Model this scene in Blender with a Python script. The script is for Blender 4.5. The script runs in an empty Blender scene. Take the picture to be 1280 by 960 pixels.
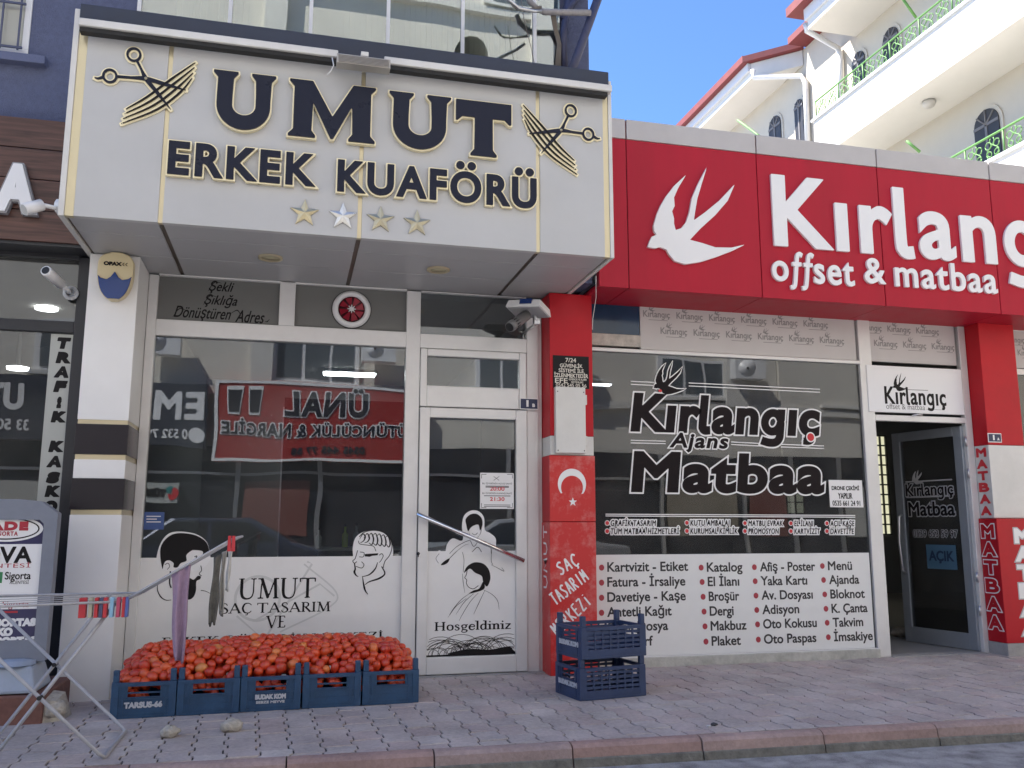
import bpy, bmesh, math, random
import numpy as np
from mathutils import Vector, Matrix
from mathutils.geometry import tessellate_polygon
random.seed(7)
R = math.radians
SC = bpy.context.scene
COL = SC.collection

# ---------------------------------------------------------------- camera, sky, sun, exposure
TILT, YAW, FPX, CAMZ, CAMD = 0.16122, 0.244117, 1098.0, 1.10, 7.0
cam = bpy.data.cameras.new('camera'); camo = bpy.data.objects.new('camera', cam); COL.objects.link(camo)
camo.location = (0, -CAMD, CAMZ); camo.rotation_euler = (math.pi / 2 + TILT, 0, -YAW)
cam.sensor_width = 36; cam.lens = 36 * FPX / 1280; cam.clip_end = 2000; cam.clip_start = .05
SC.camera = camo
SUN = Vector((-.4985, .3115, .809)).normalized()
w = bpy.data.worlds.new('World'); SC.world = w; w.use_nodes = True
nt = w.node_tree; bg = nt.nodes['Background']
sky = nt.nodes.new('ShaderNodeTexSky'); sky.sky_type = 'NISHITA'; sky.sun_disc = False
sky.sun_elevation = math.asin(SUN.z); sky.sun_rotation = math.atan2(SUN.x, SUN.y)
sky.altitude = 2200; sky.air_density = 1.0; sky.dust_density = 0; sky.ozone_density = 9.0
nt.links.new(sky.outputs[0], bg.inputs[0]); bg.inputs[1].default_value = .10
sl = bpy.data.lights.new('sun', 'SUN'); so = bpy.data.objects.new('sun', sl); COL.objects.link(so)
sl.energy = 5.0; sl.angle = R(.53); sl.color = (1, .95, .87)
so.rotation_euler = (-SUN).to_track_quat('-Z', 'Y').to_euler()
SC.view_settings.view_transform = 'Standard'; SC.view_settings.look = 'None'
SC.view_settings.exposure = 1.8; SC.view_settings.gamma = 1
SC.cycles.max_bounces = 8; SC.cycles.transparent_max_bounces = 12; SC.cycles.use_denoising = True
SC.cycles.sample_clamp_indirect = 6; SC.cycles.caustics_reflective = False; SC.cycles.caustics_refractive = False

# ---------------------------------------------------------------- photo pixel -> point on a real plane
_f = np.array([math.sin(YAW) * math.cos(TILT), math.cos(YAW) * math.cos(TILT), math.sin(TILT)])
_r = np.array([math.cos(YAW), -math.sin(YAW), 0.]); _u = np.cross(_r, _f)
def _ray(u, v): return _f + _r * (u - 640) / FPX + _u * (480 - v) / FPX
def F(u, v, y=0.):                       # point of the wall plane at depth y: x, z
    r = _ray(u, v); q = r * ((y + CAMD) / r[1]); return float(q[0]), float(q[2] + CAMZ)
def G(u, v, z=-.03):                     # point of a level plane: x, y
    r = _ray(u, v); q = r * ((z - CAMZ) / r[2]); return float(q[0]), float(q[1] - CAMD)
def X_(u, v, x):                         # point of a side-on plane: y, z
    r = _ray(u, v); q = r * (x / r[0]); return float(q[1] - CAMD), float(q[2] + CAMZ)
def BX(u0, v0, u1, v1, y):               # box from lower-left pixel and upper-right pixel
    a, b = F(u0, v0, y), F(u1, v1, y); return a[0], b[0], a[1], b[1]

# ---------------------------------------------------------------- materials
MATS = {}
def mat(name, col, rough=.6, metal=0., noise=0., nscale=8., bump=0., bscale=60., spec=.5, coat=0., streak=False):
    if name in MATS: return MATS[name]
    m = bpy.data.materials.new(name); m.use_nodes = True; t = m.node_tree; b = t.nodes['Principled BSDF']
    b.inputs['Base Color'].default_value = (*col, 1); b.inputs['Roughness'].default_value = rough
    b.inputs['Metallic'].default_value = metal; b.inputs['Specular IOR Level'].default_value = spec
    b.inputs['Coat Weight'].default_value = coat
    tc = t.nodes.new('ShaderNodeTexCoord'); src = tc.outputs['Object']
    if noise:
        if streak:
            mp = t.nodes.new('ShaderNodeMapping'); mp.inputs['Scale'].default_value = (3, 3, .35); t.links.new(src, mp.inputs[0]); nsrc = mp.outputs[0]
        else: nsrc = src
        n = t.nodes.new('ShaderNodeTexNoise'); n.inputs['Scale'].default_value = nscale; n.inputs['Detail'].default_value = 6; n.inputs['Roughness'].default_value = .65
        t.links.new(nsrc, n.inputs['Vector'])
        mr = t.nodes.new('ShaderNodeMapRange'); mr.inputs[1].default_value = .3; mr.inputs[2].default_value = .7
        mr.inputs[3].default_value = 1 - noise; mr.inputs[4].default_value = 1 + noise * .5
        t.links.new(n.outputs[0], mr.inputs[0])
        mx = t.nodes.new('ShaderNodeVectorMath'); mx.operation = 'SCALE'; mx.inputs[0].default_value = col
        t.links.new(mr.outputs[0], mx.inputs['Scale']); t.links.new(mx.outputs[0], b.inputs['Base Color'])
        mr2 = t.nodes.new('ShaderNodeMapRange'); mr2.inputs[3].default_value = max(.02, rough - .12); mr2.inputs[4].default_value = min(1, rough + .12)
        t.links.new(n.outputs[0], mr2.inputs[0]); t.links.new(mr2.outputs[0], b.inputs['Roughness'])
    if bump:
        n2 = t.nodes.new('ShaderNodeTexNoise'); n2.inputs['Scale'].default_value = bscale; n2.inputs['Detail'].default_value = 4
        t.links.new(src, n2.inputs['Vector'])
        bp = t.nodes.new('ShaderNodeBump'); bp.inputs['Strength'].default_value = bump; bp.inputs['Distance'].default_value = .01
        t.links.new(n2.outputs[0], bp.inputs['Height']); t.links.new(bp.outputs[0], b.inputs['Normal'])
    MATS[name] = m; return m
def glass_mat(name, tint=(.75, .8, .8), refl=1.0, rough=0., dirt=.04, wav=.0):
    if name in MATS: return MATS[name]
    m = bpy.data.materials.new(name); m.use_nodes = True; t = m.node_tree
    for n in list(t.nodes): t.nodes.remove(n)
    out = t.nodes.new('ShaderNodeOutputMaterial')
    tr = t.nodes.new('ShaderNodeBsdfTransparent'); tr.inputs[0].default_value = (*tint, 1)
    gl = t.nodes.new('ShaderNodeBsdfGlossy'); gl.inputs['Roughness'].default_value = rough; gl.inputs[0].default_value = (.95, .97, 1, 1)
    fr = t.nodes.new('ShaderNodeFresnel'); fr.inputs[0].default_value = 1.52
    mu = t.nodes.new('ShaderNodeMath'); mu.operation = 'MULTIPLY'; mu.inputs[1].default_value = refl; mu.use_clamp = True
    t.links.new(fr.outputs[0], mu.inputs[0])
    mx = t.nodes.new('ShaderNodeMixShader'); t.links.new(mu.outputs[0], mx.inputs[0]); t.links.new(tr.outputs[0], mx.inputs[1]); t.links.new(gl.outputs[0], mx.inputs[2])
    di = t.nodes.new('ShaderNodeBsdfDiffuse'); di.inputs[0].default_value = (.55, .54, .5, 1)
    no = t.nodes.new('ShaderNodeTexNoise'); no.inputs['Scale'].default_value = 2.2; no.inputs['Detail'].default_value = 8
    tc = t.nodes.new('ShaderNodeTexCoord'); t.links.new(tc.outputs['Object'], no.inputs['Vector'])
    mr = t.nodes.new('ShaderNodeMapRange'); mr.inputs[1].default_value = .4; mr.inputs[2].default_value = .8; mr.inputs[3].default_value = dirt * .3; mr.inputs[4].default_value = dirt * 1.6
    t.links.new(no.outputs[0], mr.inputs[0])
    if wav:
        nw = t.nodes.new('ShaderNodeTexNoise'); nw.inputs['Scale'].default_value = 1.3; nw.inputs['Detail'].default_value = 1
        t.links.new(tc.outputs['Object'], nw.inputs['Vector'])
        bp = t.nodes.new('ShaderNodeBump'); bp.inputs['Strength'].default_value = wav; bp.inputs['Distance'].default_value = .02
        t.links.new(nw.outputs[0], bp.inputs['Height']); t.links.new(bp.outputs[0], gl.inputs['Normal'])
    m2 = t.nodes.new('ShaderNodeMixShader'); t.links.new(mr.outputs[0], m2.inputs[0]); t.links.new(mx.outputs[0], m2.inputs[1]); t.links.new(di.outputs[0], m2.inputs[2])
    t.links.new(m2.outputs[0], out.inputs[0]); MATS[name] = m; return m
def glow_mat(name, col, s):
    if name in MATS: return MATS[name]
    m = bpy.data.materials.new(name); m.use_nodes = True; b = m.node_tree.nodes['Principled BSDF']
    b.inputs['Base Color'].default_value = (.8, .8, .8, 1); b.inputs['Emission Color'].default_value = (*col, 1); b.inputs['Emission Strength'].default_value = s
    MATS[name] = m; return m

M_white = mat('white composite panel', (.50, .503, .50), .34, noise=.06, nscale=1.5)
M_whited = mat('white painted metal', (.68, .67, .64), .4, noise=.10, nscale=3)
M_alu = mat('white aluminium frame', (.72, .72, .71), .33, metal=.15, noise=.07, nscale=4)
M_steel = mat('brushed aluminium', (.62, .63, .65), .32, metal=.8, noise=.08, nscale=5)
M_chrome = mat('polished steel tube', (.75, .75, .76), .14, metal=1)
M_gold = mat('brushed gold', (.64, .56, .37), .32, metal=.55, noise=.05, nscale=1.5)
M_goldpale = mat('pale gold edge', (.86, .77, .52), .35, metal=.35)
M_silver = mat('brushed silver', (.78, .76, .70), .3, metal=.75, noise=.06, nscale=10)
M_navy = mat('navy letter face', (.010, .013, .030), .3, noise=.06, nscale=1, spec=.22)
M_navyband = mat('dark navy panel', (.022, .030, .055), .38, noise=.2, nscale=4)
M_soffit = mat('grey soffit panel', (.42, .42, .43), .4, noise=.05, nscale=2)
M_black = mat('black rubber', (.012, .012, .013), .6)
M_ink = mat('black vinyl ink', (.009, .008, .009), .45, spec=.2)
M_inkgrey = mat('pale grey vinyl ink', (.50, .50, .50), .5)
M_inkmid = mat('mid grey vinyl ink', (.25, .25, .25), .5)
M_vinyl = mat('white vinyl film', (.80, .80, .79), .36, noise=.05, nscale=2.5)
M_vinylw = mat('white vinyl lettering', (.82, .82, .82), .4)
M_greyfilm = mat('grey frosted film', (.155, .158, .15), .38, noise=.06, nscale=2)
M_red = mat('red composite panel', (.43, .010, .030), .45, spec=.25, noise=.10, nscale=1.6, streak=True)
M_redpil = mat('red painted pillar', (.48, .012, .022), .42, spec=.25, noise=.10, nscale=4)
M_redink = mat('red vinyl ink', (.60, .02, .03), .4)
M_capgrey = mat('grey metal capping', (.50, .48, .47), .45, noise=.08, nscale=3)
M_blue = mat('blue grey stucco', (.118, .136, .225), .85, noise=.16, nscale=30, bump=.9, bscale=140)
M_wood = None
M_dark = mat('dark anthracite frame', (.020, .021, .026), .4, noise=.1, nscale=5)
M_pvcw = mat('white pvc', (.75, .75, .75), .35)
M_cream = mat('cream render', (.53, .48, .40), .8, noise=.05, nscale=2, bump=.15, bscale=50)
M_whitewall = mat('white render', (.62, .60, .56), .75, noise=.04, nscale=2)
M_greenrail = mat('light green painted iron', (.10, .24, .06), .55)
M_redroof = mat('red brown roof edge', (.17, .026, .026), .6, noise=.15, nscale=4)
M_crate = mat('navy blue plastic crate', (.022, .070, .150), .5, noise=.25, nscale=14, bump=.15, bscale=90)
M_crate2 = mat('dark blue plastic crate', (.026, .049, .122), .5, noise=.25, nscale=14, bump=.15, bscale=90)
M_tube = mat('grey white coated wire', (.42, .42, .44), .4, noise=.12, nscale=25)
M_stone = mat('pale rough stone', (.50, .46, .39), .9, noise=.35, nscale=30, bump=1.0, bscale=60)
M_conc = mat('weathered concrete', (.38, .37, .36), .9, noise=.22, nscale=9, bump=.6, bscale=70)
M_int = mat('dark shop interior', (.050, .050, .052), .8)
M_intlight = mat('pale interior wall', (.30, .29, .27), .8)
M_floorint = mat('grey tile floor', (.28, .27, .26), .5)
M_cable = mat('grey cable', (.17, .15, .13), .7)
M_beige = mat('beige rendered wall', (.64, .61, .55), .85, noise=.08, nscale=1.2)

G_shop = glass_mat('shop window glass', (.70, .74, .76), 1.9, 0, .03, .12)
G_dark = glass_mat('dark film glass', (.36, .38, .40), 1.7, 0, .05, .12)
G_neigh = glass_mat('neighbour shop glass', (.5, .52, .53), 1.7, 0, .05, .1)
G_balc = glass_mat('tinted balcony glass', (.70, .74, .66), 4.5, 0, .06, .10)
G_blue = glass_mat('blue film glass', (.05, .12, .24), 1.6, .02, .06)
G_clear = glass_mat('clear window glass', (.8, .83, .83), 1.3, 0, .03, .1)

def wood_mat():
    m = bpy.data.materials.new('brown wood plank cladding'); m.use_nodes = True; t = m.node_tree; b = t.nodes['Principled BSDF']
    tc = t.nodes.new('ShaderNodeTexCoord'); mp = t.nodes.new('ShaderNodeMapping'); mp.inputs['Scale'].default_value = (1.2, 6, 16)
    t.links.new(tc.outputs['Object'], mp.inputs[0])
    n = t.nodes.new('ShaderNodeTexNoise'); n.inputs['Scale'].default_value = 2.5; n.inputs['Detail'].default_value = 8; n.inputs['Distortion'].default_value = .6
    t.links.new(mp.outputs[0], n.inputs['Vector'])
    cr = t.nodes.new('ShaderNodeValToRGB'); cr.color_ramp.elements[0].position = .3; cr.color_ramp.elements[0].color = (.050, .022, .016, 1)
    cr.color_ramp.elements[1].position = .72; cr.color_ramp.elements[1].color = (.135, .062, .045, 1)
    t.links.new(n.outputs[0], cr.inputs[0]); t.links.new(cr.outputs[0], b.inputs['Base Color']); b.inputs['Roughness'].default_value = .45
    return m
M_wood = wood_mat()

def varied_mat(name, ramp, rough, scale_noise=40., bump=.5, coat=0., rnd='Random Per Island', dark=.35):
    m = bpy.data.materials.new(name); m.use_nodes = True; t = m.node_tree; b = t.nodes['Principled BSDF']
    if rnd == 'obj':
        g = t.nodes.new('ShaderNodeObjectInfo'); src = g.outputs['Random']
    else:
        g = t.nodes.new('ShaderNodeNewGeometry'); src = g.outputs['Random Per Island']
    cr = t.nodes.new('ShaderNodeValToRGB'); els = cr.color_ramp.elements
    els[0].position, els[0].color = ramp[0][0], (*ramp[0][1], 1); els[1].position, els[1].color = ramp[-1][0], (*ramp[-1][1], 1)
    for p, c in ramp[1:-1]:
        e = els.new(p); e.color = (*c, 1)
    t.links.new(src, cr.inputs[0])
    tc = t.nodes.new('ShaderNodeTexCoord'); n = t.nodes.new('ShaderNodeTexNoise'); n.inputs['Scale'].default_value = scale_noise; n.inputs['Detail'].default_value = 7; n.inputs['Roughness'].default_value = .7
    t.links.new(tc.outputs['Object'], n.inputs['Vector'])
    n3 = t.nodes.new('ShaderNodeTexNoise'); n3.inputs['Scale'].default_value = scale_noise / 18; n3.inputs['Detail'].default_value = 4
    t.links.new(tc.outputs['Object'], n3.inputs['Vector'])
    ad = t.nodes.new('ShaderNodeMath'); ad.operation = 'ADD'; t.links.new(n.outputs[0], ad.inputs[0]); t.links.new(n3.outputs[0], ad.inputs[1])
    mr = t.nodes.new('ShaderNodeMapRange'); mr.inputs[1].default_value = .65; mr.inputs[2].default_value = 1.35; mr.inputs[3].default_value = 1 - dark; mr.inputs[4].default_value = 1 + dark * .7
    t.links.new(ad.outputs[0], mr.inputs[0])
    mx = t.nodes.new('ShaderNodeVectorMath'); mx.operation = 'SCALE'; t.links.new(cr.outputs[0], mx.inputs[0]); t.links.new(mr.outputs[0], mx.inputs['Scale'])
    t.links.new(mx.outputs[0], b.inputs['Base Color']); b.inputs['Roughness'].default_value = rough; b.inputs['Coat Weight'].default_value = coat
    if bump:
        bp = t.nodes.new('ShaderNodeBump'); bp.inputs['Strength'].default_value = bump; bp.inputs['Distance'].default_value = .006
        t.links.new(n.outputs[0], bp.inputs['Height']); t.links.new(bp.outputs[0], b.inputs['Normal'])
    MATS[name] = m; return m
M_paver = varied_mat('grey mauve paver', [(0, (.46, .40, .38)), (.5, (.505, .45, .42)), (.85, (.475, .39, .365)), (1, (.54, .49, .455))], .85, 45, .5)
M_kerb = varied_mat('reddish kerb stone', [(0, (.37, .245, .215)), (.5, (.41, .295, .265)), (1, (.37, .285, .265))], .85, 40, .6)
M_asph = varied_mat('asphalt', [(0, (.37, .365, .365)), (1, (.37, .365, .365))], .9, 160, 1.0, dark=.7)
M_tom = varied_mat('plum tomato skin', [(0, (.50, .036, .014)), (.5, (.64, .064, .018)), (.82, (.70, .10, .024)), (.95, (.71, .18, .045)), (1, (.67, .28, .075))], .3, 18, .0, coat=.25, rnd='obj', dark=.18)
M_tomstuff = varied_mat('plum tomato skin below', [(0, (.55, .045, .015)), (.6, (.66, .075, .02)), (1, (.70, .13, .03))], .3, 18, .0, coat=.25, dark=.18)

# ---------------------------------------------------------------- mesh builder
class MB:
    def __init__(s): s.v, s.f, s.sm = [], [], []
    def add(s, vs, fs, smooth=False):
        n = len(s.v); s.v += [tuple(map(float, p)) for p in vs]; s.f += [tuple(n + i for i in f) for f in fs]; s.sm += [smooth] * len(fs); return s
    def box(s, x0, x1, y0, y1, z0, z1):
        x0, x1 = min(x0, x1), max(x0, x1); y0, y1 = min(y0, y1), max(y0, y1); z0, z1 = min(z0, z1), max(z0, z1)
        return s.add([(x0, y0, z0), (x1, y0, z0), (x1, y1, z0), (x0, y1, z0), (x0, y0, z1), (x1, y0, z1), (x1, y1, z1), (x0, y1, z1)],
                     [(0, 3, 2, 1), (4, 5, 6, 7), (0, 1, 5, 4), (1, 2, 6, 5), (2, 3, 7, 6), (3, 0, 4, 7)])
    def prism(s, poly, y0, y1):           # (x,z) polygon, y0 = front
        a = sum(p[0] * q[1] - q[0] * p[1] for p, q in zip(poly, poly[1:] + poly[:1]))
        if a < 0: poly = poly[::-1]
        n = len(poly)
        vs = [(x, y0, z) for x, z in poly] + [(x, y1, z) for x, z in poly]
        tri = tessellate_polygon([[Vector((x, z, 0)) for x, z in poly]])
        fs = []
        for t in tri:
            p = [poly[i] for i in t]
            ar = (p[1][0] - p[0][0]) * (p[2][1] - p[0][1]) - (p[2][0] - p[0][0]) * (p[1][1] - p[0][1])
            t = tuple(t) if ar > 0 else tuple(t)[::-1]
            fs.append(t); fs.append(tuple(n + i for i in t[::-1]))
        fs += [(i, n + i, n + (i + 1) % n, (i + 1) % n) for i in range(n)]
        return s.add(vs, fs)
    def hexa(s, p):                       # 8 corners, bottom ring then top ring
        return s.add(p, [(0, 3, 2, 1), (4, 5, 6, 7), (0, 1, 5, 4), (1, 2, 6, 5), (2, 3, 7, 6), (3, 0, 4, 7)])
    def tube(s, pts, r, n=8, caps=True):
        P = [Vector(p) for p in pts]; rings = []; vs = []; fs = []
        ref = None
        for i, p in enumerate(P):
            d = (P[min(i + 1, len(P) - 1)] - P[max(i - 1, 0)]).normalized()
            if ref is None: ref = d.orthogonal().normalized()
            ref = (ref - d * ref.dot(d)); ref = ref.normalized() if ref.length > 1e-6 else d.orthogonal().normalized()
            b = d.cross(ref); rr = r[i] if hasattr(r, '__len__') else r
            vs += [p + (ref * math.cos(2 * math.pi * k / n) + b * math.sin(2 * math.pi * k / n)) * rr for k in range(n)]
        for i in range(len(P) - 1):
            for k in range(n):
                fs.append((i * n + k, i * n + (k + 1) % n, (i + 1) * n + (k + 1) % n, (i + 1) * n + k))
        s.add(vs, fs, True)
        if caps:
            m = len(s.v) - len(vs)
            s.f.append(tuple(m + k for k in range(n))[::-1]); s.f.append(tuple(m + (len(P) - 1) * n + k for k in range(n))); s.sm += [False, False]
        return s
    def lathe(s, prof, c, axis='z', n=24, smooth=True):   # prof [(r,h)]
        vs, fs = [], []
        for r, h in prof:
            for k in range(n):
                a = 2 * math.pi * k / n; x, y = r * math.cos(a), r * math.sin(a)
                vs.append({'z': (c[0] + x, c[1] + y, c[2] + h), 'y': (c[0] + x, c[1] + h, c[2] + y), 'x': (c[0] + h, c[1] + x, c[2] + y)}[axis])
        for i in range(len(prof) - 1):
            for k in range(n):
                q = (i * n + k, i * n + (k + 1) % n, (i + 1) * n + (k + 1) % n, (i + 1) * n + k)
                fs.append(q if axis != 'y' else q[::-1])
        fs.append(tuple(range(n))); fs.append(tuple((len(prof) - 1) * n + k for k in range(n)))
        return s.add(vs, fs, smooth)
    def ball(s, c, rx, ry, rz, rot=None, nu=10, nv=7, jit=0., rnd=random):
        vs, fs = [], []
        for j in range(nv + 1):
            th = math.pi * j / nv
            for k in range(nu):
                a = 2 * math.pi * k / nu; q = 1 + jit * (rnd.random() - .5)
                p = Vector((rx * math.sin(th) * math.cos(a) * q, ry * math.sin(th) * math.sin(a) * q, rz * math.cos(th) * q))
                if rot is not None: p = rot @ p
                vs.append(Vector(c) + p)
        for j in range(nv):
            for k in range(nu): fs.append((j * nu + k, (j + 1) * nu + k, (j + 1) * nu + (k + 1) % nu, j * nu + (k + 1) % nu))
        return s.add(vs, fs, True)
    def build(s, name, m, parent=None, bevel=0., **props):
        off = Vector(WORLDLOC.get(parent.name, (0, 0, 0))) if parent else Vector((0, 0, 0))
        me = bpy.data.meshes.new(name); me.from_pydata([tuple(Vector(p) - off) for p in s.v], [], s.f); me.update()
        for p, q in zip(me.polygons, s.sm): p.use_smooth = q
        o = bpy.data.objects.new(name, me); COL.objects.link(o)
        if m: me.materials.append(m)
        if parent: o.parent = parent; WORLDLOC[o.name] = off
        if bevel:
            b = o.modifiers.new('bevel', 'BEVEL'); b.width = bevel; b.segments = 2; b.limit_method = 'ANGLE'; b.angle_limit = R(40)
        for k, val in props.items(): o[k] = val
        return o
WORLDLOC = {}
def thing(name, loc, label, cat, group=None):
    o = bpy.data.objects.new(name, None); COL.objects.link(o); o.location = loc; WORLDLOC[o.name] = tuple(loc)
    o.empty_display_size = .1; o['label'] = label; o['category'] = cat
    if group: o['group'] = group
    return o
def tag(o, label, cat, group=None):
    o['label'] = label; o['category'] = cat
    if group: o['group'] = group
    return o
def centre(o):                             # move a one-mesh thing's origin to its base
    xs = [v.co for v in o.data.vertices]
    c = Vector((sum(p.x for p in xs) / len(xs), sum(p.y for p in xs) / len(xs), min(p.z for p in xs)))
    o.data.transform(Matrix.Translation(-c)); o.location = c; return o
def structure(o): o['kind'] = 'structure'; return o
def copy_tree(o, parent=None):
    c = o.copy(); COL.objects.link(c)
    if parent: c.parent = parent
    for ch in list(o.children): copy_tree(ch, c)
    return c

# ---------------------------------------------------------------- lettering from outlines
_gc = {}
def _bez(sp, n=7):
    pts = []
    if sp.type == 'BEZIER':
        bp = sp.bezier_points; k = len(bp)
        for i in range(k if sp.use_cyclic_u else k - 1):
            a, b = bp[i], bp[(i + 1) % k]; p0, p1, p2, p3 = a.co, a.handle_right, b.handle_left, b.co
            d = (p3 - p0); L = d.length
            straight = L < 1e-9 or ((p1 - p0).cross(d).length < 1e-4 * L and (p2 - p0).cross(d).length < 1e-4 * L)
            m = 1 if straight else n
            for j in range(m):
                t = j / m; q = (1 - t) ** 3 * p0 + 3 * (1 - t) ** 2 * t * p1 + 3 * (1 - t) * t * t * p2 + t ** 3 * p3
                pts.append((q.x, q.y))
    else: pts = [(p.co.x, p.co.y) for p in sp.points]
    out = []
    for p in pts:
        if not out or math.hypot(p[0] - out[-1][0], p[1] - out[-1][1]) > 1e-4: out.append(p)
    if len(out) > 1 and math.hypot(out[0][0] - out[-1][0], out[0][1] - out[-1][1]) < 1e-4: out.pop()
    return np.array(out)
def _area(c): x, z = c[:, 0], c[:, 1]; return .5 * float((x * np.roll(z, -1) - np.roll(x, -1) * z).sum())
def _inside(p, c):
    x, z = c[:, 0], c[:, 1]; x2, z2 = np.roll(x, -1), np.roll(z, -1)
    h = ((z > p[1]) != (z2 > p[1])) & (p[0] < (x2 - x) * (p[1] - z) / np.where(z2 == z, 1e-12, z2 - z) + x)
    return h.sum() % 2 == 1
def orient(cs):
    cs = [c for c in cs if len(c) > 2 and abs(_area(c)) > 1e-12]; out = []
    if cs and _area(max(cs, key=lambda c: abs(_area(c)))) < 0: cs = [c[::-1] for c in cs]
    return cs
def _raw(s):
    cu = bpy.data.curves.new('tmp', 'FONT'); cu.body = s; cu.size = 1
    o = bpy.data.objects.new('tmp', cu); COL.objects.link(o)
    dg = bpy.context.evaluated_depsgraph_get(); cc = o.evaluated_get(dg).to_curve(dg)
    cs = [_bez(sp) for sp in cc.splines]; o.to_curve_clear() if False else None
    bpy.data.objects.remove(o); bpy.data.curves.remove(cu); return cs
def _maxx(cs): return max(float(c[:, 0].max()) for c in cs)
def glyph(ch):
    if ch in _gc: return _gc[ch]
    ml = _gc.setdefault('_l', _maxx(_raw('l'))) if '_l' not in _gc else _gc['_l']
    if ch == ' ': r = ([], .28)
    else:
        cs = orient(_raw(ch)); r = (cs, _maxx(_raw(ch + 'l')) - ml)
    _gc[ch] = r; return r
def cat(pts, n=6, closed=False):
    P = [np.array(p, float) for p in pts]; out = []; k = len(P)
    for i in range(k if closed else k - 1):
        p0 = P[(i - 1) % k] if closed or i > 0 else 2 * P[0] - P[1]; p1 = P[i]; p2 = P[(i + 1) % k]
        p3 = P[(i + 2) % k] if closed or i + 2 < k else 2 * P[-1] - P[-2]
        for j in range(n):
            t = j / n; out.append(.5 * (2 * p1 + (p2 - p0) * t + (2 * p0 - 5 * p1 + 4 * p2 - p3) * t * t + (3 * p1 - p0 - 3 * p2 + p3) * t ** 3))
    if not closed: out.append(P[-1])
    return np.array(out)
def stroke(pts, w):                        # an open line of width w (number or per-point list) -> one outline
    P = np.array(pts, float); n = len(P); W = np.full(n, w, float) if np.isscalar(w) else np.interp(np.linspace(0, 1, n), np.linspace(0, 1, len(w)), w)
    d = np.gradient(P, axis=0); d /= np.maximum(np.linalg.norm(d, axis=1, keepdims=True), 1e-9); nn = np.stack([-d[:, 1], d[:, 0]], 1)
    A, B = P + nn * W[:, None] / 2, P - nn * W[:, None] / 2
    c = np.concatenate([B, A[::-1]]); return c if _area(c) > 0 else c[::-1]
def ring(cx, cz, rx, rz, w=None, n=40):
    a = np.linspace(0, 2 * math.pi, n, endpoint=False); o = np.stack([cx + rx * np.cos(a), cz + rz * np.sin(a)], 1)
    if w is None: return [o]
    return [o, np.stack([cx + (rx - w) * np.cos(a), cz + (rz - w) * np.sin(a)], 1)[::-1]]
_xh = None
def logo_g():
    xh = float(np.concatenate(glyph('x')[0])[:, 1].max()); w = .075
    st = stroke(cat([(.415, xh), (.415, .06), (.405, -.1), (.33, -.185), (.20, -.195), (.08, -.165)], 8), w)
    return (ring(.245, xh / 2, .2, xh / 2 + .005, w) + [st], .52)
def offs(cs, off):
    if not off: return cs
    out = []
    for c in cs:
        d = np.roll(c, -1, 0) - c; L = np.linalg.norm(d, axis=1, keepdims=True); d = d / np.maximum(L, 1e-12)
        n1 = np.stack([d[:, 1], -d[:, 0]], 1); n0 = np.roll(n1, 1, 0); s = n0 + n1
        den = np.maximum((s * s).sum(1, keepdims=True) / 2, .30); out.append(c + off * s / den)
    return out
def textcs(body, box, ref=None, shear=0., track=0., over=None, wide=1.):
    """outlines of each letter, scaled so that the extents of `ref` (or the body) fill box = x0, x1, z0, z1"""
    def lay(s):
        x = 0; L = []
        for ch in s:
            cs, adv = (over[ch] if over and ch in over else glyph(ch))
            if len(cs): L.append([np.stack([c[:, 0] + x + shear * c[:, 1], c[:, 1]], 1) for c in cs])
            x += adv + track
        return L
    L = lay(body); A = np.concatenate([c for g in L for c in g]); Rr = np.concatenate([c for g in lay(ref) for c in g]) if ref else A
    x0, x1, z0, z1 = box; ax, bx = A[:, 0].min(), A[:, 0].max(); az, bz = Rr[:, 1].min(), Rr[:, 1].max()
    return [[np.stack([x0 + (c[:, 0] - ax) * (x1 - x0) / (bx - ax), z0 + (c[:, 1] - az) * (z1 - z0) / (bz - az)], 1) for c in g] for g in L]
def flat(mb, cs, y, depth=.0012, off=0.):  # thin solid letters of vinyl or paint, standing depth off the sheet
    cs = offs(cs, off)
    if not cs: return
    pl = [[Vector((p[0], p[1], 0)) for p in c] for c in cs]; allp = [p for c in cs for p in c]
    tri = tessellate_polygon(pl); vs = [(p[0], y, p[1]) for p in allp]; fs = []
    for t in tri:
        p = [allp[i] for i in t]; ar = (p[1][0] - p[0][0]) * (p[2][1] - p[0][1]) - (p[2][0] - p[0][0]) * (p[1][1] - p[0][1])
        if abs(ar) > 1e-14: fs.append(tuple(t) if ar > 0 else tuple(t)[::-1])
    k = len(allp); vs += [(p[0], y + depth, p[1]) for p in allp]; b = 0
    for c in cs:
        m = len(c); fs += [(b + i, k + b + i, k + b + (i + 1) % m, b + (i + 1) % m) for i in range(m)]; b += m
    mb.add(vs, fs)
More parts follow.
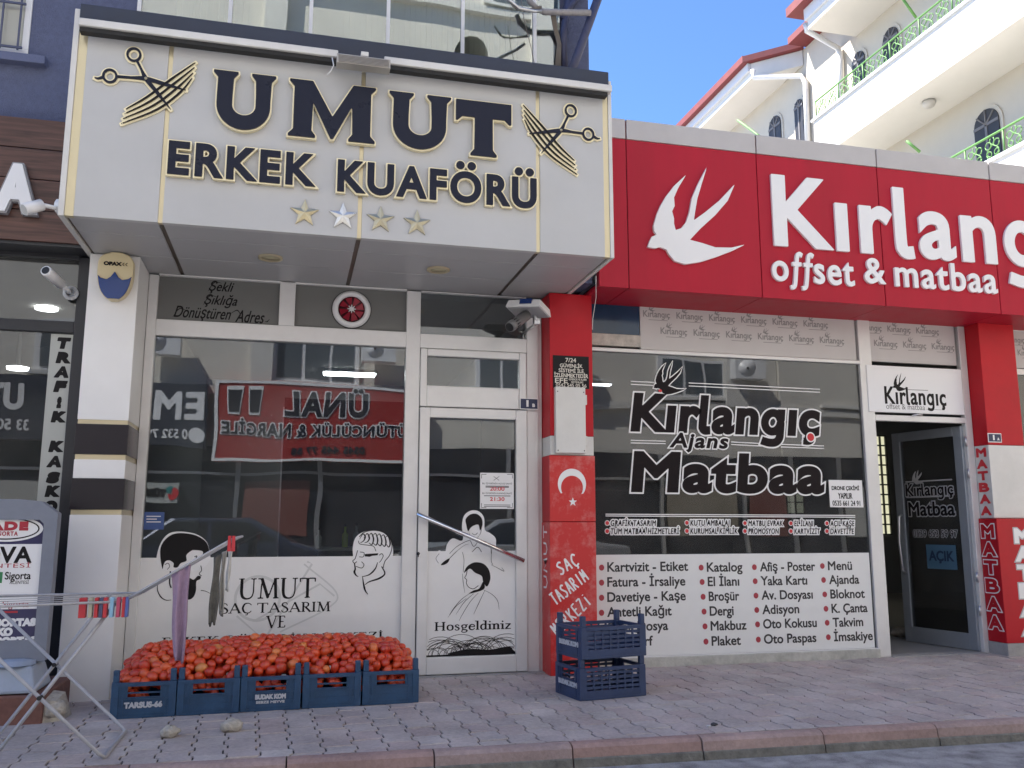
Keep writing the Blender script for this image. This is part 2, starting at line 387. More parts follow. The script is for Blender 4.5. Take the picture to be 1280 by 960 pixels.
def solid(mb, cs, y, depth, h, off=0.):    # raised letters: union of the outlines grown by off, front at y
    cs = offs(cs, off)
    A = np.concatenate(cs); x0, z0 = A.min(0) - 1.5 * h; x1, z1 = A.max(0) + 1.5 * h
    nx, nz = int((x1 - x0) / h) + 2, int((z1 - z0) / h) + 2
    gx, gz = x0 + h * np.arange(nx), z0 + h * np.arange(nz); PX, PZ = np.meshgrid(gx, gz, indexing='ij')
    D = np.full((nx, nz), 1e9); W = np.zeros((nx, nz))
    for c in cs:
        for a, b in zip(c, np.roll(c, -1, 0)):
            d = b - a; L2 = float(d @ d)
            if L2 < 1e-16: continue
            t = np.clip(((PX - a[0]) * d[0] + (PZ - a[1]) * d[1]) / L2, 0, 1)
            D = np.minimum(D, (PX - a[0] - t * d[0]) ** 2 + (PZ - a[1] - t * d[1]) ** 2)
            left = d[0] * (PZ - a[1]) - d[1] * (PX - a[0])
            W += ((a[1] <= PZ) & (b[1] > PZ) & (left > 0)).astype(float) - ((a[1] > PZ) & (b[1] <= PZ) & (left < 0)).astype(float)
    S = np.where(W > .5, np.sqrt(D), -np.sqrt(D)); S = np.where(np.abs(S) < h * .02, h * .02, S)
    vid, vs, fs = {}, [], []
    def V(key, x, z):
        if key not in vid: vid[key] = len(vs); vs.append((x, y, z))
        return vid[key]
    def E(i, j, k, l):
        a, b = S[i, j], S[k, l]; t = a / (a - b)
        return V(((i, j), (k, l)) if (i, j) < (k, l) else ((k, l), (i, j)), gx[i] + t * (gx[k] - gx[i]), gz[j] + t * (gz[l] - gz[j]))
    segs = []; ins = S > 0
    for i in range(nx - 1):
        j = 0
        while j < nz - 1:
            cor = [(i, j), (i + 1, j), (i + 1, j + 1), (i, j + 1)]; s = [ins[q] for q in cor]
            if all(s):
                j2 = j
                while j2 < nz - 1 and ins[i, j2 + 1] and ins[i + 1, j2 + 1]: j2 += 1
                fs.append((V((i, j), gx[i], gz[j]), V((i + 1, j), gx[i + 1], gz[j]), V((i + 1, j2), gx[i + 1], gz[j2]), V((i, j2), gx[i], gz[j2]))); j = j2; continue
            if any(s):
                poly = []; ex = []
                for q in range(4):
                    a, b = cor[q], cor[(q + 1) % 4]
                    if s[q]: poly.append(V(a, gx[a[0]], gz[a[1]]))
                    if s[q] != s[(q + 1) % 4]:
                        e = E(*a, *b); poly.append(e); ex.append((e, s[q]))
                if len(poly) > 2: fs.append(tuple(poly))
                for q in range(len(ex)):
                    if ex[q][1]: segs.append((ex[q][0], ex[(q + 1) % len(ex)][0]))
            j += 1
    n = len(vs); vs2 = vs + [(p[0], y + depth, p[2]) for p in vs]
    fs += [(a, n + a, n + b, b) for a, b in segs]
    mb.add(vs2, fs)
def write(mb, body, box, y, h=None, off=0., depth=.0012, **k):
    hh = h or max(.0012, min((box[3] - box[2]) / 20, .004))
    for i, g in enumerate(textcs(body, box, **k)): solid(mb, g, y - .00012 * (i % 3), depth, hh, off)
def P3c(u, v, y): a = F(u, v, y); return (a[0], y, a[1])
def P2(pts, y): return np.array([F(u, v, y) for u, v in pts])

# ================================================================ GROUND
ZG = -.03
def kerb_y(x): return -2.30 - .030 * x
mb = MB(); mb.add([(-150, -150, -.22), (150, -150, -.22), (150, 150, -.22), (-150, 150, -.22)], [(0, 1, 2, 3)])
structure(mb.build('ground', M_conc))
mb = MB(); xs = np.linspace(-40, 40, 41)
mb.add([(-60, -9.6, -.145), (60, -9.6, -.145), (60, kerb_y(60) + .03, -.145), (-60, kerb_y(-60) + .03, -.145)], [(0, 1, 2, 3)])
structure(mb.build('road', M_asph))
mb = MB(); mb.box(-40, 40, -13.0, -9.6, -.215, -.05); structure(mb.build('opposite_sidewalk', M_conc))
mb = MB()                                    # sand bed with zig-zag pavers on it
for k in range(-10, 15): mb.add([(k, kerb_y(k) + .061, ZG - .007), (k + 1, kerb_y(k + 1) + .061, ZG - .007), (k + 1, .35, ZG - .007), (k, .35, ZG - .007)], [(0, 1, 2, 3)])
structure(mb.build('paving_bed', mat('dark sand joints', (.085, .076, .073), .95, noise=.3, nscale=20)))
mb = MB(); px, py, gap = .162, .200, .0085; rr = random.Random(3)
ang = R(2.5); ca, sa = math.cos(ang), math.sin(ang)
for i in range(-40, 66):
    for j in range(-18, 6):
        x = i * px; y = -1.2 + j * py + (py / 2 if i % 2 else 0)
        X, Y = x * ca - (y + 1) * sa, x * sa + (y + 1) * ca - 1
        if Y > .12 or Y + .19 < kerb_y(X) + .075 or X < -5 or X > 10: continue
        def zig(q):
            f = (q / py) % 1.0
            return .0105 * (np.interp(f, [0, .07, .43, .57, .93, 1], [0, 1, 1, -1, -1, 0]))
        y0_, y1_ = y + gap * .3, y + py - gap * .3
        ks = sorted({y0_, y1_} | {q * py + w_ * py for q in range(int(math.floor(y / py)) - 1, int(math.floor(y / py)) + 3) for w_ in (.07, .43, .57, .93) if y0_ + .003 < q * py + w_ * py < y1_ - .003})
        L = [(x + gap * .52 + zig(q), q) for q in ks]; Rt = [(x + px - gap * .52 + zig(q), q) for q in ks]
        ring_ = L[::-1] + Rt; tx, ty, dz = rr.gauss(0, .007), rr.gauss(0, .007), rr.gauss(0, .0013)
        cx, cy = x + px / 2, y + py / 2
        def tr(q, s, z):
            ux, uy = cx + (q[0] - cx) * s, cy + (q[1] - cy) * s
            wx, wy = ux * ca - (uy + 1) * sa, ux * sa + (uy + 1) * ca - 1
            return (wx, max(wy, kerb_y(wx) + .066 - z * .3), ZG + z + dz + (ux - cx) * tx + (uy - cy) * ty)
        n = len(ring_); vs = [tr(q, .982, 0) for q in ring_] + [tr(q, 1, -.004) for q in ring_] + [tr(q, 1, -.02) for q in ring_]
        fs = [tuple(range(n))[::-1]]
        for k in range(n):
            k2 = (k + 1) % n; fs += [(k, k2, n + k2, n + k), (n + k, n + k2, 2 * n + k2, 2 * n + k)]
        if max(q[1] for q in vs[:n]) - min(q[1] for q in vs[:n]) < .02: continue
        mb.add(vs, [f[::-1] for f in fs])
structure(mb.build('sidewalk', M_paver))
mb = MB(); x = -8.0; rk = random.Random(5)
while x < 12:
    L = .73; x1 = x + L - .008; d = rk.gauss(0, .004); q = .12
    y0, y1 = kerb_y(x) + d, kerb_y(x1) + d
    prof = [(-.014, -.215), (-.014, -.116), (-.006, -.052), (.012, -.036), (.03, -.031), (.062, -.030), (.062, -.215)]
    n = len(prof); vs = [(x, y0 + p[0] - .0, p[1]) for p in prof] + [(x1, y1 + p[0], p[1]) for p in prof]
    mb.add(vs, [(i, (i + 1) % n, n + (i + 1) % n, n + i)[::-1] for i in range(n)] + [tuple(range(n)), tuple(range(n, 2 * n))[::-1]]); x += L
kb_ = structure(mb.build('kerb', M_kerb))
mb = MB(); x = -8.0
while x < 12:
    x1 = x + .722; d = rk.gauss(0, .003)
    mb.hexa([(x, kerb_y(x) - .034 + d, -.2), (x1, kerb_y(x1) - .034 + d, -.2), (x1, kerb_y(x1) - .0145, -.2), (x, kerb_y(x) - .0145, -.2), (x, kerb_y(x) - .022 + d, -.104), (x1, kerb_y(x1) - .022 + d, -.104), (x1, kerb_y(x1) - .0145, -.098), (x, kerb_y(x) - .0145, -.098)]); x += .73
structure(mb.build('kerb_foot', mat('dirty grey green concrete', (.20, .195, .17), .95, noise=.4, nscale=14, bump=.8, bscale=50)))

# ================================================================ APARTMENT BUILDING (barber shop below)
YW = -.46
ab = thing('apartment_building', (-3, 4, 0), 'blue grey stucco apartment building above the barber shop with glazed balcony', 'building')
XB0, XB1 = -1.24, 2.03        # glazed balcony
XE = 2.30
mb = MB()
mb.box(-14, XB0, YW, 9, 3.96, 9.2); mb.box(XB1, XE, YW, 9, 3.05, 9.2); mb.box(XB0, XB1, YW, 9, 6.6, 9.2); mb.box(XB0, XB1, 1.2, 9, 3.05, 6.6)
mb.box(-14, XE, .02, 9, 3.12, 3.3); mb.box(-14, -4.5, .02, 9, -.2, 3.12); mb.box(-14, XE, 6.2, 9, -.2, 3.12)
mb.build('wall', M_blue, ab)
mb = MB(); mb.box(XB0, XB1, .0, 1.2, 3.35, 3.5); mb.build('balcony_floor', M_whited, ab)
mb = MB(); mb.box(XB0 + .1, XB1 - .1, .55, .6, 3.5, 6.6)
for k in range(60):
    xx = XB0 + .12 + k * (XB1 - XB0 - .24) / 60; mb.box(xx, xx + .03, .52 + .015 * math.sin(k * 1.7), .545, 3.5, 6.55)
mb.build('curtain', mat('pale net curtain', (.60, .60, .55), .9), ab)
mb = MB(); mb.box(XB0, XB1, -.52, -.47, 3.35, 3.42); mb.box(XB0, XB1, -.52, -.47, 6.5, 6.6)
for u, v in ((175, 5), (288, 18), (388, 40), (485, 30), (578, 40), (668, 60)):
    xx = F(u, v, -.5)[0]; mb.box(xx - .014, xx + .014, -.52, -.48, 3.42, 6.5)
bf = mb.build('balcony_frame', M_pvcw, ab)
mb = MB(); mb.box(XB0, XB1, -.503, -.497, 3.42, 6.5); mb.build('pane', G_balc, bf)
# barred window upper corner of the blue wall
wx0, wx1 = F(-60, 30, YW)[0], F(38, 40, YW)[0]; wz0 = F(20, 69, YW)[1]; wz1 = wz0 + 1.3
mb = MB(); fr = .045
mb.box(wx0, wx1, YW - .012, YW + .05, wz0, wz0 + fr); mb.box(wx0, wx1, YW - .012, YW + .05, wz1 - fr, wz1); mb.box(wx1 - fr, wx1, YW - .012, YW + .05, wz0 + fr, wz1 - fr); mb.box(wx0, wx0 + fr, YW - .012, YW + .05, wz0 + fr, wz1 - fr)
wn = mb.build('window', M_pvcw, ab, bevel=.004)
mb = MB(); mb.box(wx0 + fr, wx1 - fr, YW - .004, YW + .0, wz0 + fr, wz1 - fr); mb.build('pane', mat('window with pale blind behind', (.42, .42, .37), .12, noise=.05, nscale=3), wn)
mb = MB()
for k in range(7):
    xx = wx1 - .06 - k * .115; mb.box(xx - .006, xx + .006, YW - .05, YW - .038, wz0 + .02, wz1)
for k in range(5): mb.box(wx0, wx1 - .03, YW - .053, YW - .04, wz0 + .03 + k * .34, wz0 + .045 + k * .34)
mb.build('bars', mat('dark blue window bars', (.07, .08, .14), .5), wn)
mb = MB(); mb.box(wx0 - .1, wx1 + .13, YW - .07, YW + .02, wz0 - .075, wz0 - .012); mb.build('sill', mat('blue stucco sill', (.125, .143, .235), .8, bump=.5, bscale=120), wn, bevel=.005)

# white pillar between the neighbour and the barber
PX0, PX1, PY = -1.445, -1.118, -.48
pil = thing('white_pillar', ((PX0 + PX1) / 2, -.25, ZG), 'white clad pillar with dark bands and gold strips beside the barber window', 'pillar')
def zpil(u, v): return F(u, v, PY)[1]
zs = [zpil(120, v) for v in (530, 568, 598, 637)]     # band edges from the top down
mb = MB(); mb.box(PX0, PX1, PY, .02, zs[0] + .03, 3.008); mb.box(PX0, PX1, PY, .02, zs[2] + .0, zs[1] - .035); mb.box(PX0, PX1, PY, .02, ZG - .02, zs[3] - .035)
mb.build('cladding', mat('bright white pillar cladding', (.80, .795, .785), .35, noise=.06, nscale=1.5), pil, bevel=.004)
for a, b in ((0, 1), (2, 3)):
    mb = MB(); mb.box(PX0 - .006, PX1 + .005, PY - .006, .02, zs[b], zs[a]); mb.build('dark_band', mat('black brown gloss band', (.022, .018, .022), .25), pil, bevel=.003)
mb = MB()
for z0, z1 in ((zs[0], zs[0] + .03), (zs[1] - .035, zs[1]), (zs[2] - .03 + .03, zs[2] + .028), (zs[3] - .035, zs[3])):
    mb.box(PX0 + .004, PX1 - .004, PY + .004, .02, z0 - .001, z1 + .001)
mb.build('gold_strip', M_gold, pil)
# oval alarm siren
sx, sz = F(143, 344, PY - .09)
si = thing('alarm_siren', (sx, PY, sz - .17), 'cream and blue oval alarm siren box high on the white pillar', 'alarm siren')
def ovoid(z0, z1, n=20):
    out = []
    for k in range(n + 1):
        z = z0 + (z1 - z0) * k / n; t = z
        wd = .118 * math.sqrt(max(0, 1 - abs((t - .06) / .235) ** 2.6)) if t < .06 else .118 * math.sqrt(max(0, 1 - abs((t - .06) / .115) ** 3.2))
        out.append((wd, z))
    return out
def siren_shape(z0, z1, d):
    L = ovoid(z0, z1); poly = [(sx - a, sz + b) for a, b in L] + [(sx + a, sz + b) for a, b in reversed(L)]
    return poly
mb = MB(); mb.prism(siren_shape(-.172, .172, 0), PY - .075, PY - .002)
mb.build('housing', mat('cream plastic siren', (.66, .56, .34), .35), si, bevel=.03)
mb = MB(); zz = -.01
blue = [(sx - .112, sz + .0)] + [(sx - .09, sz - .02), (sx - .05, sz - .03), (sx - .025, sz - .01), (sx, sz + .03), (sx + .025, sz - .01), (sx + .05, sz - .03), (sx + .09, sz - .02), (sx + .112, sz + .0)]
L = ovoid(-.165, -.005); blue = [(sx + a * .93, sz + b) for a, b in L][:-1] + blue[::-1] + [(sx - a * .93, sz + b) for a, b in reversed(L)][1:]
mb.prism(blue, PY - .087, PY - .06); mb.build('lens', mat('blue siren lens', (.012, .045, .20), .2), si, bevel=.006)
mb = MB(); write(mb, 'OPAX', (sx - .075, sx + .035, sz + .075, sz + .098), PY - .0775, off=.003)
for k in range(2):
    for sgn in (1, -1): mb.prism([(sx + .043 + k * .02, sz + .0865), (sx + .047 + k * .02, sz + .0865), (sx + .059 + k * .02, sz + .0865 + sgn * .011), (sx + .053 + k * .02, sz + .0865 + sgn * .011)], PY - .0785, PY - .07)
mb.build('lettering', M_ink, si)

# ---------------------------------------------------------------- barber sign box
SY, SX0, SX1, SZ0, SZ1 = -1.27, -1.475, 2.185, 3.01, 4.28
sg = thing('barber_sign', (.36, SY + .5, SZ0), 'large white and gold sign box reading UMUT ERKEK KUAFÖRÜ', 'shop sign')
SEAM = [-.88, .372, 1.619]
mb = MB(); ed = [SX0 + .075] + SEAM + [SX1 - .055]
for a, b in zip(ed, ed[1:]): mb.box(a + .014, b - .014, SY, SY + .05, SZ0 + .0, SZ1)
mb.build('panel', M_white, sg, bevel=.003)
mb = MB()
for a, b, d in [(x - .0135, x + .0135, .008) for x in SEAM] + [(SX0 + .036, SX0 + .088, .006), (SX1 - .068, SX1 - .028, .006)]:
    mb = MB(); mb.box(a, b, SY + d, SY + .05, SZ0 + .001, SZ1 + (.03 if d < .007 else 0)); mb.build('gold_strip', M_gold, sg)
for a, b, c in ((SX0, SX0 + .035, 4.40), (SX1 - .027, SX1, 4.37)): mb = MB(); mb.box(a, b, SY - .004, .0, SZ0 - .004, c); mb.build('side_panel', M_whited, sg, bevel=.003)
mb = MB(); mb.box(SX0 + .036, SX1 - .028, SY - .03, YW - .005, 4.285, 4.425); mb.build('top_band', M_navyband, sg, bevel=.004)
mb = MB()
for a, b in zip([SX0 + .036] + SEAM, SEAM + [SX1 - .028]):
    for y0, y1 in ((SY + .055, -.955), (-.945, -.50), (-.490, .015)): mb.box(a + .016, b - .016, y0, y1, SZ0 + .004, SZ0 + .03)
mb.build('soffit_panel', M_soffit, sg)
for x in [SX0 + .05] + SEAM + [SX1 - .045]:
    mb = MB(); mb.box(x - .015, x + .015, SY + .052, .0, SZ0 + .012, SZ0 + .035)
    mb.build('soffit_strip', mat('dark brown joint strip', (.10, .07, .05), .35, metal=.4), sg)
mb = MB(); mb.box(SX0 + .036, SX1 - .028, SY + .052, .015, SZ0 + .036, SZ0 + .05); mb.build('soffit_backing', M_dark, sg)
for u, v in ((338, 322), (548, 337)):
    gx, gy = G(u, v, SZ0)
    mb = MB(); mb.lathe([(.086, .002), (.086, -.010), (.066, -.012), (.06, .0)], (gx, gy, SZ0), n=32); d = mb.build('downlight', M_gold, sg)
    mb = MB(); mb.lathe([(.061, -.0005), (.061, -.0040)], (gx, gy, SZ0), n=32); mb.build('diffuser', mat('unlit frosted diffuser', (.55, .5, .32), .3), d)
# letters of UMUT: flared slab capitals as outlines in a unit box
def arc(cx, cz, rx, rz, a0, a1, n=14): return [(cx + rx * math.cos(R(a0 + (a1 - a0) * k / n)), cz + rz * math.sin(R(a0 + (a1 - a0) * k / n))) for k in range(n + 1)]
gU = [(.02, 1), (.40, 1), (.40, .965), (.335, .88), (.325, .60)] + arc(.505, .42, .18, .17, 180, 360) + [(.685, .60), (.675, .88), (.61, .965), (.61, 1), (.99, 1), (.99, .965), (.925, .88), (.915, .55)] + arc(.50, .42, .415, .42, 0, -180, 22)[0:] + [(.085, .55), (.09, .88), (.02, .965)]
gM = [(.0, 1), (.265, 1), (.50, .40), (.735, 1), (1, 1), (1, .965), (.945, .88), (.945, .12), (1, .035), (1, 0), (.69, 0), (.69, .035), (.735, .12), (.725, .62), (.515, .01), (.485, .01), (.275, .62), (.265, .12), (.31, .035), (.31, 0), (0, 0), (0, .035), (.055, .12), (.055, .88), (0, .965)]
gT = [(0, 1), (1, 1), (1, .62), (.965, .62), (.88, .70), (.66, .70), (.665, .12), (.735, .035), (.735, 0), (.265, 0), (.265, .035), (.335, .12), (.34, .70), (.12, .70), (.035, .62), (0, .62)]
def fitpoly(g, b): return [np.array([(b[0] + x * (b[1] - b[0]), b[2] + z * (b[3] - b[2])) for x, z in g])]
GE = .0095
for g, b in ((gU, (-.612, -.203, 3.672, 4.072)), (gM, (-.118, .455, 3.668, 4.072)), (gU, (.538, .982, 3.664, 4.068)), (gT, (1.012, 1.412, 3.66, 4.066))):
    cs = orient(fitpoly(g, b))
    mb = MB(); solid(mb, cs, SY - .046, .022, .006); le = mb.build('letter', M_navy, sg)
    mb = MB(); solid(mb, cs, SY - .036, .034, .006, GE); mb.build('gold_edge', M_goldpale, le)
_gc['Ö_'] = None
def deumlaut(ch): return {'Ö': 'O', 'Ü': 'U'}.get(ch, ch)
for body, (x0, x1, z0, z1) in (('ERKEK', (-.842, .052, 3.336, 3.542)), ('KUAFÖRÜ', (.225, 1.588, 3.318, 3.528))):
    plain = ''.join(deumlaut(c) for c in body)
    for li, (ch, cs) in enumerate(zip(body, textcs(plain, (x0, x1, z0, z1), track=.085))):
        bold = .010; jy = .0007 * (li % 3)
        if ch != deumlaut(ch):
            A = np.concatenate(cs); cx = (A[:, 0].min() + A[:, 0].max()) / 2; zt = A[:, 1].max()
            cs = cs + ring(cx - .04, zt + .052, .020, .020, n=18) + ring(cx + .04, zt + .052, .020, .020, n=18)
        mb = MB(); solid(mb, cs, SY - .040 - jy, .02, .0042, bold); le = mb.build('letter', M_navy, sg)
        mb = MB(); solid(mb, cs, SY - .032 - jy, .030, .0042, bold + GE); mb.build('gold_edge', M_goldpale, le)
for (u, v), m_, sub in (((380.7, 267), M_gold, 'gold'), ((428.6, 271), M_silver, 's'), ((475.5, 275), M_gold, 'g'), ((521, 279.5), M_silver, 's')):
    x, z = F(u, v, SY); pts = []
    for k in range(10):
        r_ = .097 if k % 2 == 0 else .040; a = R(90 + 36 * k); pts.append((x + r_ * math.cos(a), z + r_ * math.sin(a)))
    mb = MB(); vs = [(p[0], SY - .012, p[1]) for p in pts] + [(x, SY - .026, z)] + [(p[0], SY - .001, p[1]) for p in pts]
    mb.add(vs, [(k, (k + 1) % 10, 10) for k in range(10)] + [(k, 11 + k, 11 + (k + 1) % 10, (k + 1) % 10) for k in range(10)])
    mb.build('star', mat('antique gold star', (.62, .53, .33), .3, metal=.8) if sub == 'gold' else (M_silver if (u, v) == (428.6, 271) else mat('aged brass star', (.52, .47, .33), .32, metal=.8)), sg)
# scissors and hair strands, gold edged
def scissors(mir, rings, pivot, tips, strand0, strand1):
    Y = SY
    def p(q): return F(q[0], q[1], Y)
    px_, pz_ = p(pivot); cs = []; s = -1 if mir else 1
    for rg, tip in zip(rings, tips):
        cx, cz = p(rg); tx, tz = p(tip)
        cs += ring(cx, cz, .046, .05, .014, 28)
        d = np.array([px_ - cx, pz_ - cz]); d /= np.linalg.norm(d); st = np.array([cx, cz]) + d * .043
        cs.append(stroke([st, (st + np.array([px_, pz_])) / 2 + np.array([-d[1], d[0]]) * .008 * s, (px_, pz_), (tx, tz)], [.017, .016, .03, .003]) if False else
                  stroke(cat([st, (st * .5 + np.array([px_, pz_]) * .5), (px_, pz_), ((px_ + tx) / 2, (pz_ + tz) / 2), (tx, tz)], 4), [.016, .015, .028, .022, .003]))
    a = np.array(p(rings[1])); dirn = -1 if not mir else 1
    cs.append(stroke(cat([a + (dirn * .04, -.012), a + (dirn * .068, -.026), a + (dirn * .09, -.022)], 4), [.016, .012, .006]))
    hair = []
    a, b = np.array(p(strand0)), np.array(p(strand1)); d = b - a; nrm = np.array([-d[1], d[0]]) / np.linalg.norm(d)
    for k in range(4):
        o = nrm * (k - 1.5) * .034; e = d / np.linalg.norm(d) * (k - 1.5) * .028 * s
        hair.append(stroke(cat([a + o * .6 + e, a + d * .35 + o * 1.0 + nrm * -.03 * s * (1 if not mir else 1), a + d * .7 + o - nrm * .02 * s, b + o * .7 + e], 5), [.003, .0105, .0115, .003]))
    mb = MB(); solid(mb, cs + hair, SY - .012, .011, .0055, .0115); e_ = mb.build('scissors_emblem', M_goldpale, sg)
    mb = MB(); solid(mb, cs, SY - .022, .014, .005); mb.build('blades', M_navy, e_)
    mb = MB(); solid(mb, hair, SY - .0235, .014, .005); mb.build('hair_strands', M_ink, e_)
    mb = MB(); mb.lathe([(.009, 0), (.009, -.004), (.004, -.006)], (px_, SY - .0225, pz_), 'y', 16); mb.build('rivet', M_goldpale, e_)
scissors(False, ((168, 70), (138, 96.6)), (183, 100), ((214, 138.4), (233, 114.4)), (155, 147), (243, 89))
scissors(True, ((712.6, 139.7), (734.5, 169)), (700.3, 164.3), ((675.7, 193), (660.6, 168.4)), (719, 210.8), (654, 141.6))
# light rail under the top band, and a floodlight on it
rl = thing('light_rail', (.4, SY - .1, 4.2), 'long pale linear light rail fixed under the navy band of the barber sign', 'light')
mb = MB(); mb.box(SX0 + .05, .19, SY - .105, SY - .04, 4.235, 4.285); mb.box(.50, SX1 - .03, SY - .105, SY - .04, 4.235, 4.285); mb.build('rail', M_whited, rl, bevel=.006)
mb = MB(); mb.box(SX0 + .055, SX1 - .06, SY - .085, SY - .028, 4.205, 4.233); mb.build('shadow_gap_strip', M_black, rl)  # black strip painted in as the shadow gap under the rail
x0, z1 = F(421, 66, SY - .15); x1, z0 = F(487, 92, SY - .15)
fl = thing('floodlight', ((x0 + x1) / 2, SY - .15, z0), 'ribbed grey floodlight clamped to the light rail over the letter M', 'floodlight')
mb = MB(); mb.box(x0, x1, SY - .20, SY - .11, z0 + .01, z0 + .075); 
for k in range(6): mb.box(x0 + .01, x1 - .01, SY - .209, SY - .195, z0 + .016 + k * .009, z0 + .021 + k * .009)
mb.build('housing', mat('cast grey lamp body', (.42, .40, .37), .45, metal=.4), fl, bevel=.004)
mb = MB(); mb.box((x0 + x1) / 2 - .02, (x0 + x1) / 2 + .03, SY - .20, SY - .05, z0 + .078, z0 + .11); mb.build('bracket', M_whited, fl, bevel=.003)
a = F(415, 76, SY - .13); mb = MB(); mb.tube([(a[0] + .0, SY - .12, a[1] + .03), (a[0] + .012, SY - .13, a[1] - .03), (a[0] - .005, SY - .12, a[1] - .07), (a[0] - .03, SY - .1, a[1] - .09)], .004); mb.build('wire', M_pvcw, fl)

# ---------------------------------------------------------------- barber shopfront
bs = thing('barber_shopfront', (.4, 0, ZG), 'white aluminium barber shopfront with glass door and sticker covered window', 'shopfront')
FX = dict(l=-1.048, w1=.50, m1=.575, d0=.575, d1=1.785)      # window from l to w1, mullion, door bay
def row(v, u=350): return F(u, v, 0)[1]
Ztt, Ztb = row(353.5), row(408.4); Zwt, Zpt, Zpb = row(428, 350), .86, .10
Zpt = F(340, 696, 0)[1]; Zwt = F(350, 428, 0)[1]; ZD = F(590, 510, 0)[1]
um = [F(350.5, 353, 0)[0], F(370, 355, 0)[0]]
mb = MB(); yb = (-.055, .02)
XL0, XL1 = PX1 + .003, FX['l']
mb.box(XL0, XL1, *yb, ZG, 3.0)                                            # jamb against the pillar
XM0, XM1 = F(506.6, 435, 0)[0], F(524, 436, 0)[0]
XR0, XR1 = F(656.5, 500, 0)[0], F(671, 500, 0)[0]
mb.box(XM0, XM1, *yb, ZG, 3.0); mb.box(XR0, XR1, *yb, ZG, 3.0)
mb.box(XL1, XM0, *yb, Ztt, 3.0); mb.box(XL1, XM0, *yb, Zwt, Ztb); mb.box(um[0], um[1], *yb, Ztb, Ztt); mb.box(XL1, XM0, *yb, ZG, .09)
zt1, zt0 = F(590, 369.5, 0)[1], F(590, 422, 0)[1]
mb.box(XM1, XR0, *yb, zt1, 3.0); za = F(590, 440, 0)[1]; mb.box(XM1, XR0, *yb, za + .004, zt0)
frm = mb.build('frame', M_alu, bs, bevel=.006)
mb = MB(); mb.box(XL1 - .005, XM0 + .005, -.012, -.004, .095, Zwt + .004)
mb.build('window_pane', G_shop, bs)
mb = MB(); mb.box(XM1, XR0, -.012, -.004, zt0, zt1); mb.build('transom_pane', G_shop, bs)
# opening light above the door
z5, z6 = F(590, 449, 0)[1], F(590, 485, 0)[1]; x5, x6 = F(532.5, 460, 0)[0], F(646.8, 470, 0)[0]
mb = MB(); yb2 = (-.068, .0); zbm = F(590, 512, 0)[1] + .006
mb.box(XM1 + .004, x5, *yb2, zbm, za); mb.box(x6, XR0 - .004, *yb2, zbm, za); mb.box(x5, x6, *yb2, z5, za); mb.box(x5, x6, *yb2, zbm, z6)
fl_ = mb.build('fanlight', M_alu, bs, bevel=.008); mb = MB(); mb.box(x5 - .004, x6 + .004, -.03, -.022, z6 - .004, z5 + .004); mb.build('pane', G_shop, fl_)
# transom stickers
mb = MB(); mb.box(XL1 - .004, um[0] + .004, -.016, -.006, Ztb - .004, Ztt + .004); st = mb.build('frosted_transom', M_greyfilm, bs)
mb = MB(); sh = .38
def scr(body, uL, vB, uR, vT): write(mb, body, BX(uL, vB, uR, vT, -.0165), -.0172, off=.0012, shear=sh)
scr('Şekli', 261, 366.5, 293, 352.5); scr('Şıklığa', 255, 383.5, 297, 369.5); scr('Dönüştüren', 217, 400, 289, 386); scr('Adres', 294, 402.5, 331, 389.5)
for (u0, v0), (u1, v1), (u2, v2) in (((216, 396), (224, 386), (233, 388)), ((254, 381), (262, 370), (271, 371)), ((260, 364), (268, 353), (277, 354)), ((288, 392), (297, 388), (302, 397)), ((331, 402), (334, 402), (337, 399))):
    flat(mb, [stroke(cat([F(u0, v0, -.0165), F(u1, v1, -.0165), F(u2, v2, -.0165)], 5), [.002, .008, .002])], -.0174)
mb.build('lettering', M_ink, st)
mb = MB(); mb.box(um[1] - .004, XM0 + .004, -.016, -.006, Ztb - .004, Ztt + .004); st2 = mb.build('frosted_transom', M_greyfilm, bs)
# round ventilator
vx, vz = F(439.5, 386.5, -.03)
vf = thing('ventilation_fan', (vx, -.03, vz - .13), 'round white ventilation fan with dark red blades set in the transom glass', 'fan')
mb = MB(); mb.lathe([(.152, -.0), (.152, -.012), (.135, -.03), (.112, -.032), (.105, -.012), (.105, .0)], (vx, -.016, vz), 'y', 48); mb.build('rim', M_pvcw, vf)
mb = MB(); mb.lathe([(.158, -.0), (.158, -.006), (.148, -.006)], (vx, -.0165, vz), 'y', 48); mb.build('gasket', M_black, vf)
mb = MB(); mb.lathe([(.106, -.004), (.106, -.0065)], (vx, -.0165, vz), 'y', 48); mb.build('back_plate', mat('very dark red plate', (.05, .006, .012), .4), vf)
mb = MB()
for k in range(8):
    a0, a1 = R(45 * k), R(45 * k + 33); vs = []
    for a, yy in ((a0, -.008), (a1, -.022)): vs += [(vx + r_ * math.cos(a), -.0165 + yy, vz + r_ * math.sin(a)) for r_ in (.03, .098)]
    mb.add(vs + [(p[0], p[1] + .003, p[2]) for p in vs], [(0, 1, 3, 2), (4, 6, 7, 5), (0, 4, 5, 1), (1, 5, 7, 3), (3, 7, 6, 2), (2, 6, 4, 0)])
mb.build('blades', mat('dark red fan blade', (.28, .008, .025), .35), vf)
mb = MB()
for k in range(4): cs = stroke([(vx - .034 * math.cos(R(45 * k)), vz - .034 * math.sin(R(45 * k))), (vx, vz), (vx + .034 * math.cos(R(45 * k)), vz + .034 * math.sin(R(45 * k)))], [.004, .014, .004]); flat(mb, [cs], -.044 - k * .0004, .01)
mb.build('hub', M_pvcw, vf)
